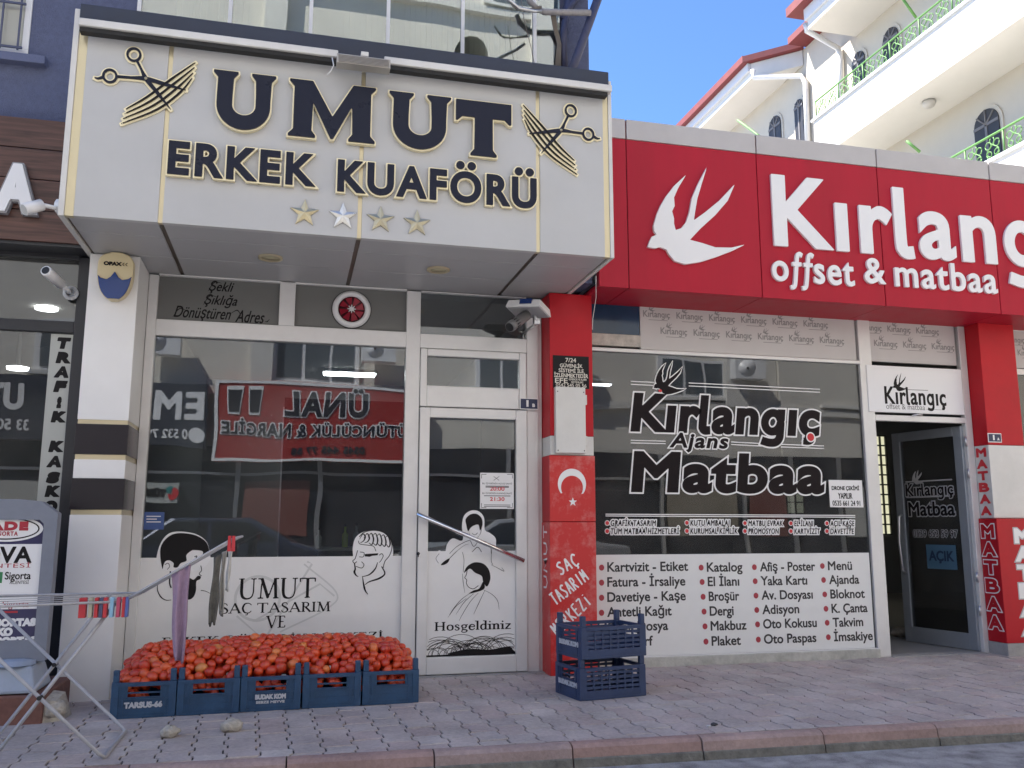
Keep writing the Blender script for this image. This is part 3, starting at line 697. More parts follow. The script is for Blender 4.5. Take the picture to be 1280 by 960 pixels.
# lower white vinyl with lettering and drawings
mb = MB(); mb.box(XL1 - .003, XM0 + .003, -.016, -.0125, .095, Zpt); vy = mb.build('window_sticker', M_vinyl, bs)
YV = -.0175
def serif(cs_groups, w, smb, y, t=.0012):
    for g in cs_groups:
        A = np.concatenate(g); flat(smb, g, y, t)
T_, t_s = .135, .05
def sg(strokes, serifs=(), adv=.9, dots=()):
    cs = []
    for q in strokes:
        pts, wd = q[0], q[1]; cs.append(stroke(cat(pts, 6) if len(pts) > 2 else np.array(pts, float), wd))
    for x, z in serifs: cs.append(np.array([(x - .14, z - .022), (x + .14, z - .022), (x + .14, z + .022), (x - .14, z + .022)]))
    for x, z in dots: cs += ring(x, z, .065, .065, None, 14)
    return (cs, adv)
_U = ([(.16, 1), (.16, .62), (.165, .3), (.24, .08), (.44, .0), (.66, .07), (.76, .3), (.77, .62), (.77, 1)], [T_, T_, T_, .12, .06, t_s, t_s, t_s, t_s])
_C = ([(.76, .80), (.62, .96), (.44, 1), (.22, .90), (.09, .5), (.22, .10), (.44, 0), (.62, .04), (.76, .2)], [t_s, t_s, .07, .12, T_, .12, .07, t_s, t_s])
def stem(x, z1=1.): return ([(x, 0), (x, z1)], T_)
XH = .64
def sc(pts): return [(x * .72, z * XH) for x, z in pts]
SF = {'U': sg([_U], [(.16, .98), (.77, .98)], .98), 'Ü': sg([_U], [(.16, .98), (.77, .98)], .98, [(.33, 1.14), (.6, 1.14)]),
      'M': sg([([(.13, 0), (.18, 1)], t_s), ([(.17, 1), (.52, .02)], T_), ([(.52, .02), (.86, 1)], t_s), ([(.86, 1), (.92, 0)], T_)], [(.13, .02), (.92, .02), (.12, .98), (.92, .98)], 1.1),
      'T': sg([([(.0, .975), (.84, .975)], t_s), ([(.42, 0), (.42, .97)], T_), ([(.02, .98), (.03, .80)], t_s), ([(.82, .98), (.81, .80)], t_s)], [(.42, .02)], .9),
      'S': sg([([(.5, .80), (.42, .96), (.27, 1), (.11, .88), (.12, .70), (.28, .56), (.44, .44), (.52, .27), (.46, .08), (.28, 0), (.12, .05), (.05, .22)], [t_s, t_s, t_s, .08, .12, T_, T_, .12, .08, t_s, t_s, t_s])], [], .64),
      'A': sg([([(.06, 0), (.42, 1.02)], t_s), ([(.41, 1.02), (.80, 0)], T_), ([(.19, .34), (.66, .34)], t_s)], [(.06, .02), (.80, .02)], .92),
      'Ç': sg([_C, ([(.44, 0), (.48, -.08), (.44, -.19), (.32, -.2)], t_s)], [], .88), 'G': sg([_C, ([(.72, .42), (.72, .06)], T_)], [(.72, .42)], .92),
      'R': sg([stem(.16), ([(.16, .97), (.42, .97), (.55, .86), (.55, .66), (.42, .53), (.16, .51)], [t_s, t_s, .1, .12, t_s, t_s]), ([(.32, .52), (.72, .0)], T_)], [(.16, .02), (.16, .98), (.74, .02)], .82),
      'I': sg([stem(.16)], [(.16, .02), (.16, .98)], .4), 'İ': sg([stem(.16)], [(.16, .02), (.16, .98)], .4, [(.16, 1.14)]),
      'V': sg([([(.06, 1), (.42, -.02)], T_), ([(.41, -.02), (.76, 1)], t_s)], [(.06, .98), (.76, .98)], .88),
      'E': sg([stem(.16), ([(.16, .03), (.58, .03)], t_s), ([(.16, .51), (.46, .51)], t_s), ([(.16, .97), (.55, .97)], t_s), ([(.56, .02), (.58, .2)], t_s), ([(.54, .98), (.55, .82)], t_s)], [(.12, .02), (.12, .98)], .72),
      'K': sg([stem(.16), ([(.18, .42), (.64, 1)], t_s), ([(.30, .56), (.72, 0)], T_)], [(.16, .02), (.16, .98), (.64, .98), (.74, .02)], .86),
      'Z': sg([([(.06, .97), (.6, .97)], t_s), ([(.6, .98), (.06, .02)], T_), ([(.06, .03), (.64, .03)], t_s), ([(.07, .98), (.07, .82)], t_s), ([(.63, .02), (.64, .2)], t_s)], [], .76),
      'L': sg([stem(.16), ([(.16, .03), (.58, .03)], t_s), ([(.57, .02), (.58, .2)], t_s)], [(.12, .02), (.16, .98)], .7),
      'H': sg([stem(.16), stem(.76), ([(.16, .51), (.76, .51)], t_s)], [(.16, .02), (.16, .98), (.76, .02), (.76, .98)], 1.0),
      'o': sg([([(.30, XH), (.12, XH * .85), (.07, XH * .5), (.12, XH * .15), (.30, 0)], [t_s, .1, T_ * .9, .1, t_s]), ([(.30, 0), (.48, XH * .15), (.53, XH * .5), (.48, XH * .85), (.30, XH)], [t_s, .1, T_ * .9, .1, t_s])], [], .66),
      's': sg([(sc([(.5, .80), (.42, .96), (.27, 1), (.11, .88), (.12, .70), (.28, .56), (.44, .44), (.52, .27), (.46, .08), (.28, 0), (.12, .05), (.05, .22)]), [t_s, t_s, t_s, .06, .1, .11, .11, .1, .06, t_s, t_s, t_s])], [], .5),
      'g': sg([([(.28, XH), (.12, XH * .85), (.10, XH * .62), (.20, XH * .4), (.32, XH * .38)], [t_s, .09, .1, .07, t_s]), ([(.28, XH), (.44, XH * .88), (.46, XH * .62), (.40, XH * .44), (.30, XH * .38)], [t_s, .09, .1, .07, t_s]), ([(.24, XH * .39), (.14, XH * .22), (.2, .06), (.46, .0), (.54, -.12), (.40, -.27), (.18, -.27), (.07, -.16), (.16, .0)], [t_s, .06, .07, .1, .09, t_s, t_s, .06, t_s]), ([(.44, XH * .9), (.58, XH)], .06)], [], .64),
      'e': sg([([(.52, XH * .28), (.42, XH * .06), (.28, 0), (.12, XH * .18), (.08, XH * .55), (.18, XH * .9), (.32, XH), (.48, XH * .86), (.51, XH * .58)], [t_s, t_s, .08, .12, T_, .1, t_s, .08, .06]), ([(.1, XH * .56), (.52, XH * .57)], t_s)], [], .6),
      'l': sg([stem(.15, 1.06)], [(.15, .02), (.08, 1.04)], .34), 'i': sg([stem(.15, XH)], [(.15, .02), (.08, XH - .02)], .34, [(.15, .92)]),
      'd': sg([([(.46, XH * .86), (.3, XH), (.13, XH * .8), (.08, XH * .45), (.15, XH * .1), (.29, 0), (.46, XH * .2)], [t_s, .06, .11, T_, .1, t_s, t_s]), ([(.49, 0), (.49, 1.06)], T_)], [(.56, .02), (.42, 1.04)], .68),
      'n': sg([stem(.15, XH), ([(.17, XH * .72), (.30, XH * .97), (.44, XH * .95), (.51, XH * .75), (.51, 0)], [t_s, .06, .11, T_, T_])], [(.15, .02), (.52, .02), (.08, XH - .02)], .72),
      'z': sg([([(.05, XH - .03), (.46, XH - .03)], t_s), ([(.46, XH), (.05, 0)], T_ * .85), ([(.05, .03), (.5, .03)], t_s)], [], .56)}
def write_serif(smb, body, box, y, off=0., ref='H', track=.03):
    hh = (box[3] - box[2]) / 24
    for i, g in enumerate(textcs(body, box, ref=ref, track=track, over=SF)): solid(smb, g, y - .00012 * (i % 3), .0012, max(.0014, hh), off)
mb = MB()
write_serif(mb, 'UMUT', BX(298, 748.8, 395, 722, YV), YV, .0012)
write_serif(mb, 'SAÇ TASARIM', BX(276, 767, 413, 752, YV), YV, .001); write_serif(mb, 'VE', BX(332, 785, 357, 769.5, YV), YV, .001)
write_serif(mb, 'ERKEK GÜZELLİK MERKEZİ', BX(202, 806.5, 478, 789.5, YV), YV, .001)
mb.build('lettering', M_ink, vy)
mb = MB(); cx, cz = F(322, 748, YV); cs = ring(cx, cz, .17, .17, .02)
cx2, cz2 = F(385, 740, YV)
cs2 = [stroke(P2([(296, 770), (330, 800), (390, 705), (384, 702)], YV), .016), stroke(P2([(318, 776), (400, 730), (418, 745)], YV), .014), stroke(cat(P2([(380, 705), (420, 740), (410, 760), (350, 790)], YV), 6), .012)]
flat(mb, cs, -.0164, .0004)
for k, c in enumerate(cs2): flat(mb, [c], -.0165 - k * .0001, .0003)
mb.build('watermark', mat('pale grey watermark', (.62, .63, .62), .4), vy)
# ---- drawn heads
def D(pts, n=6): return cat(P2(pts, YV), n)
_k = [0]
def ln(mb_, pts, wd, n=6):
    _k[0] += 1; flat(mb_, [stroke(D(pts, n), wd)], YV - .0002 * (_k[0] % 7), .0012)
def fillp(mb_, pts, n=6, smooth=True, y=0.):
    _k[0] += 1; c = cat(P2(pts, YV), n, True) if smooth else P2(pts, YV); c = c if _area(c) > 0 else c[::-1]; flat(mb_, [c], YV + y - .0002 * (_k[0] % 7), .0012)
fillw = MB()      # white backing of the heads, standing above the vinyl edge
fillp(fillw, [(197, 705), (197, 690), (203, 675), (213, 666), (228, 664.5), (246, 668), (258, 677), (262, 690), (262, 700), (250, 712), (215, 715)], y=.0012)
hd = fillw.build('print_backing', M_vinylw, vy); fillw = MB()
fillp(fillw, [(441, 690), (443, 675), (450, 667), (462, 663), (475, 664), (486, 672), (491, 684), (489, 698), (470, 706), (446, 704)], y=.0012)
hd = fillw.build('print_backing', M_vinylw, vy)
mb = MB()
fillp(mb, [(203, 711), (200.5, 697), (201, 684), (207, 674), (217, 667.5), (230, 666.5), (244, 669), (255, 675), (260, 682), (261, 691), (254, 694), (253, 689), (243, 687.5), (239, 688.5), (233, 694), (233, 701), (226, 704), (222, 709), (217, 709), (217, 704), (212, 700.5), (207, 701.5), (204.5, 706)])
fillp(mb, [(236, 723), (242, 724.5), (247, 720), (251, 720.5), (250, 724), (245.5, 727), (245, 738), (242, 746), (236.5, 749.5), (232, 747), (231, 735)])
ln(mb, [(197, 729), (197, 738), (201, 746), (207, 750), (214, 750)], [.004, .008, .004]); ln(mb, [(251, 707), (252, 713), (249, 717), (252, 720)], .005); ln(mb, [(251, 738), (257, 739), (263, 742)], [.006, .003]); ln(mb, [(206, 706), (210, 704), (212, 708), (209, 712)], .004)
ln(mb, [(243, 696), (246, 695), (245, 698)], .006); ln(mb, [(213, 714), (212, 728), (214, 735)], .010)
mb.build('portrait_print', M_ink, vy); mb = MB()
# second head: quiff, glasses, beard line
for k in range(7):
    u0 = 449.5 + k * 5.2; ln(mb, [(u0, 674 - 3 * math.sin(k * .45)), (u0 + 4.2, 667.5 - 2.2 * math.sin(k * .5) + k * .5), (u0 + 7, 671 + k * 1.3), (u0 + 5, 679 + k * .8 - (3 if k < 2 else 0)), (u0 + 1, 678.5)], [.003, .012, .004])
ln(mb, [(449, 671), (455, 665.5), (466, 663), (478, 665), (487, 672), (490, 683), (487, 694), (481, 702), (478.5, 712)], .006); ln(mb, [(448, 676), (450, 680), (460, 681.5), (467, 683), (470, 689)], .005)
fillp(mb, [(456, 692.5), (473, 691.5), (472, 694), (465, 694.8), (462, 696), (456, 695.5)], smooth=False); ln(mb, [(447, 688), (444, 698), (441, 701), (443, 704), (446, 702)], .006); ln(mb, [(450, 690), (455, 691), (454, 696), (449, 696)], .005)
ln(mb, [(443, 704), (444, 711), (443, 715), (445, 719), (448, 721)], [.008, .016, .004]); ln(mb, [(445, 708), (452, 710), (455, 706), (452, 702)], .005); ln(mb, [(453, 721), (462, 718), (469, 711), (472, 703)], [.004, .012, .005]); ln(mb, [(474, 694), (477, 692), (479, 695), (476, 701), (474, 703)], .005)
ln(mb, [(453, 720), (454.5, 730), (456.5, 738), (460, 743)], [.004, .014, .004]); ln(mb, [(477, 708), (481, 717), (474, 723), (462, 727), (456, 731)], [.008, .014, .004])
mb.build('portrait_print', M_ink, vy)
mb = MB(); a = F(197, 645, YV); mb.box(F(180, 650, YV)[0], F(205, 650, YV)[0], -.016, -.0125, F(190, 662, YV)[1], F(190, 640, YV)[1]); ns = mb.build('notice_sticker', mat('blue notice sticker', (.05, .10, .28), .4), bs)
mb = MB(); 
for k, v in enumerate((646, 649.5, 653)): mb.box(F(183, v, YV)[0], F(201 - 5 * (k % 2), v, YV)[0], -.0172, -.016, F(190, v, YV)[1], F(190, v, YV)[1] + .007)
mb.build('lettering', M_vinylw, ns)
# ---- the door
dx0, dx1 = XM1 + .006, XR0 - .004; gx0, gx1 = F(534.5, 600, 0)[0], F(642.5, 600, 0)[0]; gz1, gz0 = F(590, 524.5, 0)[1], F(590, 818.5, 0)[1]; dzt = zbm - .008
mb = MB(); yd = (-.075, -.015)
mb.box(dx0, gx0, *yd, ZG + .012, dzt); mb.box(gx1, dx1, *yd, ZG + .012, dzt); mb.box(gx0, gx1, *yd, gz1, dzt); mb.box(gx0, gx1, *yd, ZG + .012, gz0)
dr = mb.build('door', M_alu, bs, bevel=.006)
mb = MB(); mb.box(gx0 - .004, gx1 + .004, -.042, -.034, gz0 - .004, gz1 + .004); mb.build('pane', G_shop, dr)
YD = -.046; zdp = F(590, 688.7, YD)[1]
mb = MB(); mb.box(gx0 + .001, gx1 - .001, YD, -.0425, gz0, zdp); mb.build('door_sticker', M_vinyl, dr)
YV = YD - .0015
mb = MB(); zl = F(590, 819, YV)[1]
for k in range(34):
    r_ = random.Random(k); cxk = gx0 + .02 + (gx1 - gx0 - .04) * r_.random(); ra = .06 + .13 * r_.random(); hb = ra * (.5 + .4 * r_.random())
    hh = .03 + .16 * abs(math.sin((cxk - gx0) / (gx1 - gx0) * math.pi * 2)) ** .6; hb = min(hb, hh)
    P = [(cxk + ra * math.cos(R(t)), gz0 + .012 + hb * math.sin(R(t))) for t in range(0, 181, 12)]; P = [q for q in P if gx0 + .004 < q[0] < gx1 - .004]
    if len(P) > 3: flat(mb, [stroke(P, .0035)], YV - .0002 * (k % 9), .001)
mb.box(gx0 + .002, gx1 - .002, YV - .0023, YV, gz0 + .002, gz0 + .014)
fillp(mb, [(560, 818), (575, 813), (592, 811), (612, 812), (635, 808), (641, 812), (641, 817), (600, 819)], y=-.0022)
write_serif(mb, 'Hosgeldiniz', BX(543.5, 788.5, 638.5, 775.5, YV), YV, .0015)
# barber and client drawing
fillp(mb, [(580, 716), (584, 708), (593, 703), (604, 704.5), (611, 712), (613, 722), (611, 730), (608, 733), (604, 727), (602, 720), (594, 716), (588, 711), (584, 713)])
ln(mb, [(584, 712), (583, 718), (581, 722), (583.5, 725), (583, 729), (586, 734), (592, 736), (598, 732)], .005); fillp(mb, [(586, 742), (592, 738), (599, 735.5), (604, 727), (606, 734), (602, 738), (592, 741)])
for q in ([(588, 741), (576, 750), (566, 762), (560, 772)], [(592, 742), (580, 753), (570, 768)], [(598, 741), (588, 752), (578, 768), (574, 776)], [(604, 737), (615, 743), (622, 751), (624, 762)], [(583, 748), (570, 758), (562, 769)], [(606, 738), (598, 755), (592, 768)], [(578, 717), (579, 728), (581, 741)], [(614, 706), (622, 710), (630, 714), (627, 709)]): ln(mb, q, [.002, .004, .0015])
fillp(mb, [(551, 706), (556, 701), (562, 698), (560, 703), (555, 706)]); ln(mb, [(562, 698), (570, 690), (580, 682), (586, 680)], .004); ln(mb, [(548, 704), (545, 698), (549, 692)], .003)
ln(mb, [(578, 690), (580, 700), (579, 715)], .003); ln(mb, [(590, 690), (597, 684), (602, 690)], .005); ln(mb, [(615, 685), (614, 700), (616, 706)], .003)
mb.build('figure_print', M_ink, dr)
mbw = MB()
fillp(mbw, [(579, 672), (577.5, 658), (580, 645), (588, 638.5), (598, 639), (605, 647), (606, 662), (612, 666), (619, 672), (620, 680), (618, 690), (598, 692), (578, 692), (568, 690), (546, 706), (545.5, 694), (549, 688), (556, 691), (559, 680), (566, 673), (576, 676)], y=.001)
mbw.build('print_backing', M_vinylw, dr)
mb = MB(); fillp(mb, [(583, 657), (582, 649), (588, 643), (596, 642.5), (602, 648), (603, 656), (600, 663), (598, 656), (592, 657), (588, 660), (585, 664)], y=-.0015)
ln(mb, [(586, 664), (588, 670), (594, 673.5), (600, 668), (602, 660)], .004); ln(mb, [(590, 667), (594, 668.5), (597, 666)], .004); ln(mb, [(588, 675), (580, 678), (570, 684), (562, 692)], .004); ln(mb, [(598, 676), (607, 677), (613, 683), (614, 692)], .004); ln(mb, [(588, 676), (592, 683), (597, 678)], .004)
mb.build('figure_print', M_ink, dr)
# notice paper
mb = MB(); bx = BX(600, 636, 642.2, 591.5, YV); mb.box(bx[0], bx[1], YV - .002, YV + .0006, bx[2], bx[3]); npp = mb.build('opening_notice', M_vinylw, dr)
mb = MB(); yy = YV - .0027
def nb(u0, v0, u1, v1): q = BX(u0, v0, u1, v1, yy); mb.box(q[0], q[1], yy, yy + .0008, q[2], q[3])
for v in (607.5, 608.8): nb(607, v + .5, 636, v)
write(mb, 'BU İŞYERİNİN AÇILIŞ SAATİ', BX(603, 605.8, 640, 603, yy), yy); write(mb, 'BU İŞYERİNİN KAPANIŞ SAATİ', BX(603, 618, 640, 615.2, yy), yy)
for v in (619.6, 631, 633): nb(605, v + .5, 638, v)
flat(mb, [stroke(P2([(617, 600.5), (624, 595.5)], yy), .003)], yy); flat(mb, [stroke(P2([(617, 595.5), (624, 600.5)], yy), .003)], yy - .0003)
for q in (((602, 598), (602, 593), (608, 593)), ((634, 593), (640.5, 593), (640.5, 598)), ((602, 629), (602, 634.5), (608, 634.5)), ((634, 634.5), (640.5, 634.5), (640.5, 629))): flat(mb, [stroke(P2(q, yy), .004)], yy)
mb.build('lettering', M_ink, npp)
mb = MB(); write(mb, '20:00', BX(612.5, 613.2, 630.5, 608.8, yy), yy, off=.001); write(mb, '21:30', BX(612.5, 626, 630.5, 621.6, yy), yy, off=.001); mb.build('hours', M_redink, npp)
# slanting pull bar
a, b = F(521, 642, -.14), F(655, 701, -.14)
mb = MB(); mb.tube([(a[0], -.14, a[1]), (b[0], -.14, b[1])], .0165, 16)
for t in (.12, .88): mb.tube([(a[0] + (b[0] - a[0]) * t, -.14, a[1] + (b[1] - a[1]) * t), (a[0] + (b[0] - a[0]) * t, -.07, a[1] + (b[1] - a[1]) * t)], .010, 10)
mb.build('handle', M_chrome, dr)
kx, kz = F(522.8, 692, -.08); mb = MB(); mb.lathe([(.012, 0), (.012, -.006), (.004, -.007)], (kx, -.0755, kz), 'y', 16); mb.box(kx - .004, kx + .004, -.0835, -.0756, kz - .026, kz - .008); mb.build('lock', M_dark, dr)
# door side strip and reddish gap strip to the red pillar
mb = MB(); mb.box(XR1, 1.994, -.02, .02, ZG, 3.0); mb.build('side_strip', mat('grimy off white strip', (.50, .45, .42), .7, noise=.25, nscale=12), bs)
mb = MB(); mb.box(XR1 + .004, XR1 + .03, -.04, .0, ZG, 2.9); mb.build('corner_trim', M_alu, bs)
mb = MB(); mb.box(XM1 - .02, XR1 + .1, -.12, .2, ZG - .02, ZG + .006); mb.build('threshold', M_conc, bs)
# house number 1 B
bx = BX(628.5 / 3.692 + 480, 511.8, 712 / 3.692 + 480, 496.8, -.06); bx = (F(649.5, 505, -.08)[0], F(673, 505, -.08)[0], F(660, 512, -.08)[1], F(660, 497.5, -.08)[1])
def numplate(bx, y, txt1, txt2, label):
    n_ = thing('house_number_plate', ((bx[0] + bx[1]) / 2, y, bx[2]), label, 'number plate')
    mb = MB(); mb.box(bx[0], bx[1], y - .004, y, bx[2], bx[3]); mb.build('plate', M_vinylw, n_, bevel=.0015)
    m_ = MB(); w_, h_ = bx[1] - bx[0], bx[3] - bx[2]; m_.box(bx[0] + .008, bx[1] - .008, y - .0055, y - .0042, bx[2] + .008, bx[3] - .008); m_.build('face', mat('navy enamel', (.012, .02, .075), .3), n_)
    m_ = MB(); write(m_, txt1, (bx[0] + w_ * .36, bx[0] + w_ * .46, bx[2] + h_ * .25, bx[2] + h_ * .8), y - .0065, off=.0012); write(m_, txt2, (bx[0] + w_ * .68, bx[0] + w_ * .80, bx[2] + h_ * .25, bx[2] + h_ * .5), y - .0065, off=.002); m_.build('lettering', M_vinylw, n_)
    return n_
numplate(bx, -.078, '1', 'B', 'small navy house number plate reading 1 B beside the barber door')

# ---------------------------------------------------------------- barber interior
bi = thing('barber_interior', (.3, 3, ZG), 'dim barber shop interior seen through the shop window', 'shop interior')
IX0, IX1, IY = -1.10, 1.95, 4.6
mb = MB(); mb.box(IX0 - .05, IX0, .03, IY, ZG, 3.0); mb.box(IX1, IX1 + .05, .03, IY, ZG, 3.0); mb.box(IX0 - .05, IX1 + .05, IY, IY + .05, ZG, 3.0); mb.build('wall', mat('grey interior paint', (.20, .205, .21), .7), bi)
mb = MB(); mb.box(IX0, IX1, .03, IY, ZG - .03, ZG); mb.build('floor', M_floorint, bi)
mb = MB(); mb.box(IX0, IX1, .03, IY, 2.96, 3.0); mb.build('ceiling', M_intlight, bi)
mb = MB(); xa = F(355, 620, 2.2)[0]; mb.box(xa - .03, xa + .03, 2.15, 2.25, ZG, 2.4); mb.box(xa + .03, IX1, 2.19, 2.21, ZG, 2.4); mb.build('partition', mat('dark panel', (.03, .032, .036), .4), bi)
mb = MB(); mb.box(xa - .045, xa - .03, 2.12, 2.15, .2, 2.3); mb.build('partition_edge', M_steel, bi)
def ilight(name_u, v, yy, w_, l_, label):
    x, z = F(name_u, v, yy)
    o = thing('ceiling_light', (x, yy, 2.93), label, 'ceiling light')
    mb = MB(); mb.box(x - w_ / 2 - .02, x + w_ / 2 + .02, yy - l_ / 2 - .02, yy + l_ / 2 + .02, 2.925, 2.958); mb.build('frame', M_pvcw, o)
    mb = MB(); mb.box(x - w_ / 2, x + w_ / 2, yy - l_ / 2, yy + l_ / 2, 2.915, 2.924); mb.build('diffuser', glow_mat('lit led panel', (1, .98, .94), 12), o)
def onceil(u, v): return G(u, v, 2.92)
for (u, v, w_, l_, lb) in ((437, 468, .60, .22, 'lit rectangular ceiling panel inside the barber shop above the mirror'), (425, 505, .5, .25, 'second lit ceiling panel deeper inside the barber shop')):
    x, y = onceil(u, v); o = thing('ceiling_light', (x, y, 2.92), lb, 'ceiling light')
    mb = MB(); mb.box(x - w_ / 2 - .02, x + w_ / 2 + .02, y - l_ / 2 - .02, y + l_ / 2 + .02, 2.925, 2.958); mb.build('frame', M_pvcw, o)
    mb = MB(); mb.box(x - w_ / 2, x + w_ / 2, y - l_ / 2, y + l_ / 2, 2.912, 2.924); mb.build('diffuser', glow_mat('lit led panel', (1, .98, .94), 12), o)
# counter with bottles
ct = thing('barber_counter', (.55, 2.0, ZG), 'white counter shelf inside the barber shop', 'counter')
cx0, cz0 = F(395, 688, 1.6); cx1 = F(500, 690, 1.6)[0]
mb = MB(); mb.box(cx0, cx1, 1.45, 1.8, cz0, cz0 + .03); mb.build('top', mat('pale laminate', (.5, .5, .48), .4), ct, bevel=.004); mb = MB(); mb.box(cx0 + .02, cx1 - .02, 1.5, 1.78, ZG, cz0 - .001); mb.build('cabinet', mat('dark cabinet', (.04, .04, .045), .4), ct)
for u, hgt, colr, lb in ((398, .16, (.45, .47, .48), 'clear cylindrical bottle on the barber counter'), (431, .19, (.35, .50, .04), 'yellow green spray bottle on the barber counter'), (445, .20, (.30, .33, .36), 'pale tall bottle on the barber counter')):
    x = F(u, 680, 1.55)[0]; o = thing('bottle', (x, 1.55, cz0 + .03), lb, 'bottle')
    mb = MB(); mb.lathe([(.026, 0), (.028, .01), (.028, hgt * .6), (.012, hgt * .75), (.011, hgt)], (x, 1.55, cz0 + .031), n=16); mb.build('body', mat('bottle plastic ' + lb[:6], colr, .25), o)
    mb = MB(); mb.lathe([(.013, 0), (.013, .02)], (x, 1.55, cz0 + .032 + hgt), n=12); mb.build('cap', M_dark, o)

# ---------------------------------------------------------------- red pillar
RX0, RX1, RY = 1.995, 2.362, -.26
rp = thing('red_pillar', (2.1, -.25, ZG), 'red pillar with flag plate between the barber door and the printing shop', 'pillar')
zr1, zr2, zr3 = F(715, 545, RY)[1], F(715, 569, RY)[1], F(715, 652, RY)[1]
mb = MB(); mb.box(RX0, RX1, RY, .4, zr1, 3.005); mb.box(RX0 - .004, RX1 + .001, RY + .004, .4, zr3 - .002, zr2 - .002); mb.build('shaft', M_redpil, rp, bevel=.004)
mb = MB(); mb.box(RX0, RX1, RY + .002, .4, zr2, zr1 - .002); mb.build('white_band', M_whited, rp, bevel=.003)
def wornred():
    m = mat('worn red panel', (.56, .030, .028), .4); t = m.node_tree; b = t.nodes['Principled BSDF']
    tc = t.nodes.new('ShaderNodeTexCoord'); n = t.nodes.new('ShaderNodeTexNoise'); n.inputs['Scale'].default_value = 5; n.inputs['Detail'].default_value = 9; n.inputs['Roughness'].default_value = .72
    t.links.new(tc.outputs['Object'], n.inputs['Vector']); cr = t.nodes.new('ShaderNodeValToRGB'); e = cr.color_ramp.elements
    e[0].position = .50; e[0].color = (.56, .022, .022, 1); e[1].position = .82; e[1].color = (.66, .30, .27, 1); t.links.new(n.outputs[0], cr.inputs[0]); t.links.new(cr.outputs[0], b.inputs['Base Color']); return m
M_worn = wornred()
mb = MB(); mb.box(RX0 - .012, RX1 + .004, RY - .010, .4, ZG - .02, zr3 - .004); lp = mb.build('lower_panel', M_worn, rp, bevel=.004)
yy = RY - .0112
HW = {'S': [[(1, .9), (.6, 1), (.15, .8), (.5, .55), (.85, .3), (.5, .02), (0, .1)]], 'A': [[(0, 0), (.45, 1), (.55, 1), (1, 0)], [(.2, .38), (.8, .42)]], 'Ç': [[(1, .85), (.5, 1), (.05, .55), (.4, .02), (1, .12)], [(.5, 0), (.62, -.12), (.42, -.24)]], 'T': [[(0, .98), (1, 1)], [(.5, .98), (.48, 0)]], 'R': [[(.05, 0), (.08, 1), (.7, .95), (.75, .6), (.1, .48)], [(.3, .5), (.95, 0)]], 'I': [[(.5, 0), (.5, 1)]], 'M': [[(0, 0), (.12, 1), (.5, .35), (.88, 1), (1, 0)]], 'E': [[(.9, 1), (.1, .97), (.05, 0), (.95, .04)], [(.08, .52), (.75, .55)]], 'K': [[(.1, 0), (.08, 1)], [(.9, 1), (.1, .48), (.95, 0)]], 'Z': [[(.05, .97), (.95, 1), (.05, 0), (1, .04)]], 'İ': [[(.5, 0), (.5, .78)], [(.5, .95), (.52, 1.02)]], 'U': [[(.05, 1), (.08, .3), (.45, 0), (.88, .3), (.92, 1)]]}
def handwrite(mb_, word, p0, p1, h, y, w_, gapf=.32, lean=0.):
    p0, p1 = np.array(p0), np.array(p1); d = p1 - p0; L = np.linalg.norm(d); d /= L; n_ = np.array([-d[1], d[0]]); un = L / len(word)
    for i, ch in enumerate(word):
        for k, s in enumerate(HW[ch]):
            pts = [p0 + d * (un * (i + (1 - gapf) * (.15 if ch in 'Iİ' else 1) * q[0] + (.3 if ch in 'Iİ' else 0)) + lean * q[1] * h) + n_ * q[1] * h for q in s]
            _k[0] += 1; solid(mb_, [stroke(cat(pts, 5) if ch in 'SÇU' else seg_, w_) for seg_ in ([np.array(pts)] if ch in 'SÇU' else [np.array([a, b]) for a, b in zip(pts, pts[1:])])], y - .0002 * (_k[0] % 6), .001, .0035)
mb = MB(); handwrite(mb, 'SAÇ', F(701, 719, yy), F(727, 704, yy), .095, yy, .014); handwrite(mb, 'TASARIM', F(695, 757, yy), F(738, 723, yy), .10, yy, .013); handwrite(mb, 'MERKEZİ', F(697, 795, yy), F(742, 752, yy), .10, yy, .013)
mb.build('lettering', M_vinylw, lp)
mb = MB()                                   # UMUT down the narrow side face (faces the barber door)
for i, ch in enumerate('UMUT'):
    zc = F(684, 742, RY + .2)[1] - .0 ; 
    for s in HW[ch]:
        pts = [(-.19 + q[1] * .10, .62 + i * .13 + q[0] * .10) for q in s]; c = stroke(np.array(pts), .016)
        k = len(c); tri = tessellate_polygon([[Vector((p[0], p[1], 0)) for p in c]])
        mb.add([(RX0 - .0132, p[0], p[1]) for p in c] + [(RX0 - .012, p[0], p[1]) for p in c], [tuple(t) for t in tri] + [(j, (j + 1) % k, k + (j + 1) % k, k + j) for j in range(k)])
mb.build('side_lettering', M_vinylw, lp)
fp = thing('flag_plate', (2.1, RY - .01, zr3), 'worn red plate with white crescent and star on the red pillar', 'plate')
mb = MB(); mb.box(RX0 - .012, RX1 + .004, RY - .012, RY - .0005, zr3, zr2 - .004); mb.build('plate', M_worn, fp, bevel=.004)
mb = MB(); cx, cz = F(715, 605, yy - .002); cs = orient([ring(cx, cz, .118, .122, n=44)[0]]); inner = ring(cx + .0, cz - .022, .092, .094, n=44)[0][::-1]
outer = ring(cx, cz, .118, .122, n=44)[0]
cres = [(cx + .118 * math.sin(R(a)), cz + .122 * math.cos(R(a))) for a in range(-128, 129, 8)] + [(cx + .092 * math.sin(R(a)) * 1.0, cz - .028 + .094 * math.cos(R(a))) for a in range(122, -123, -8)]
c = np.array(cres); c = c if _area(c) > 0 else c[::-1]; flat(mb, [c], RY - .0132, .001)
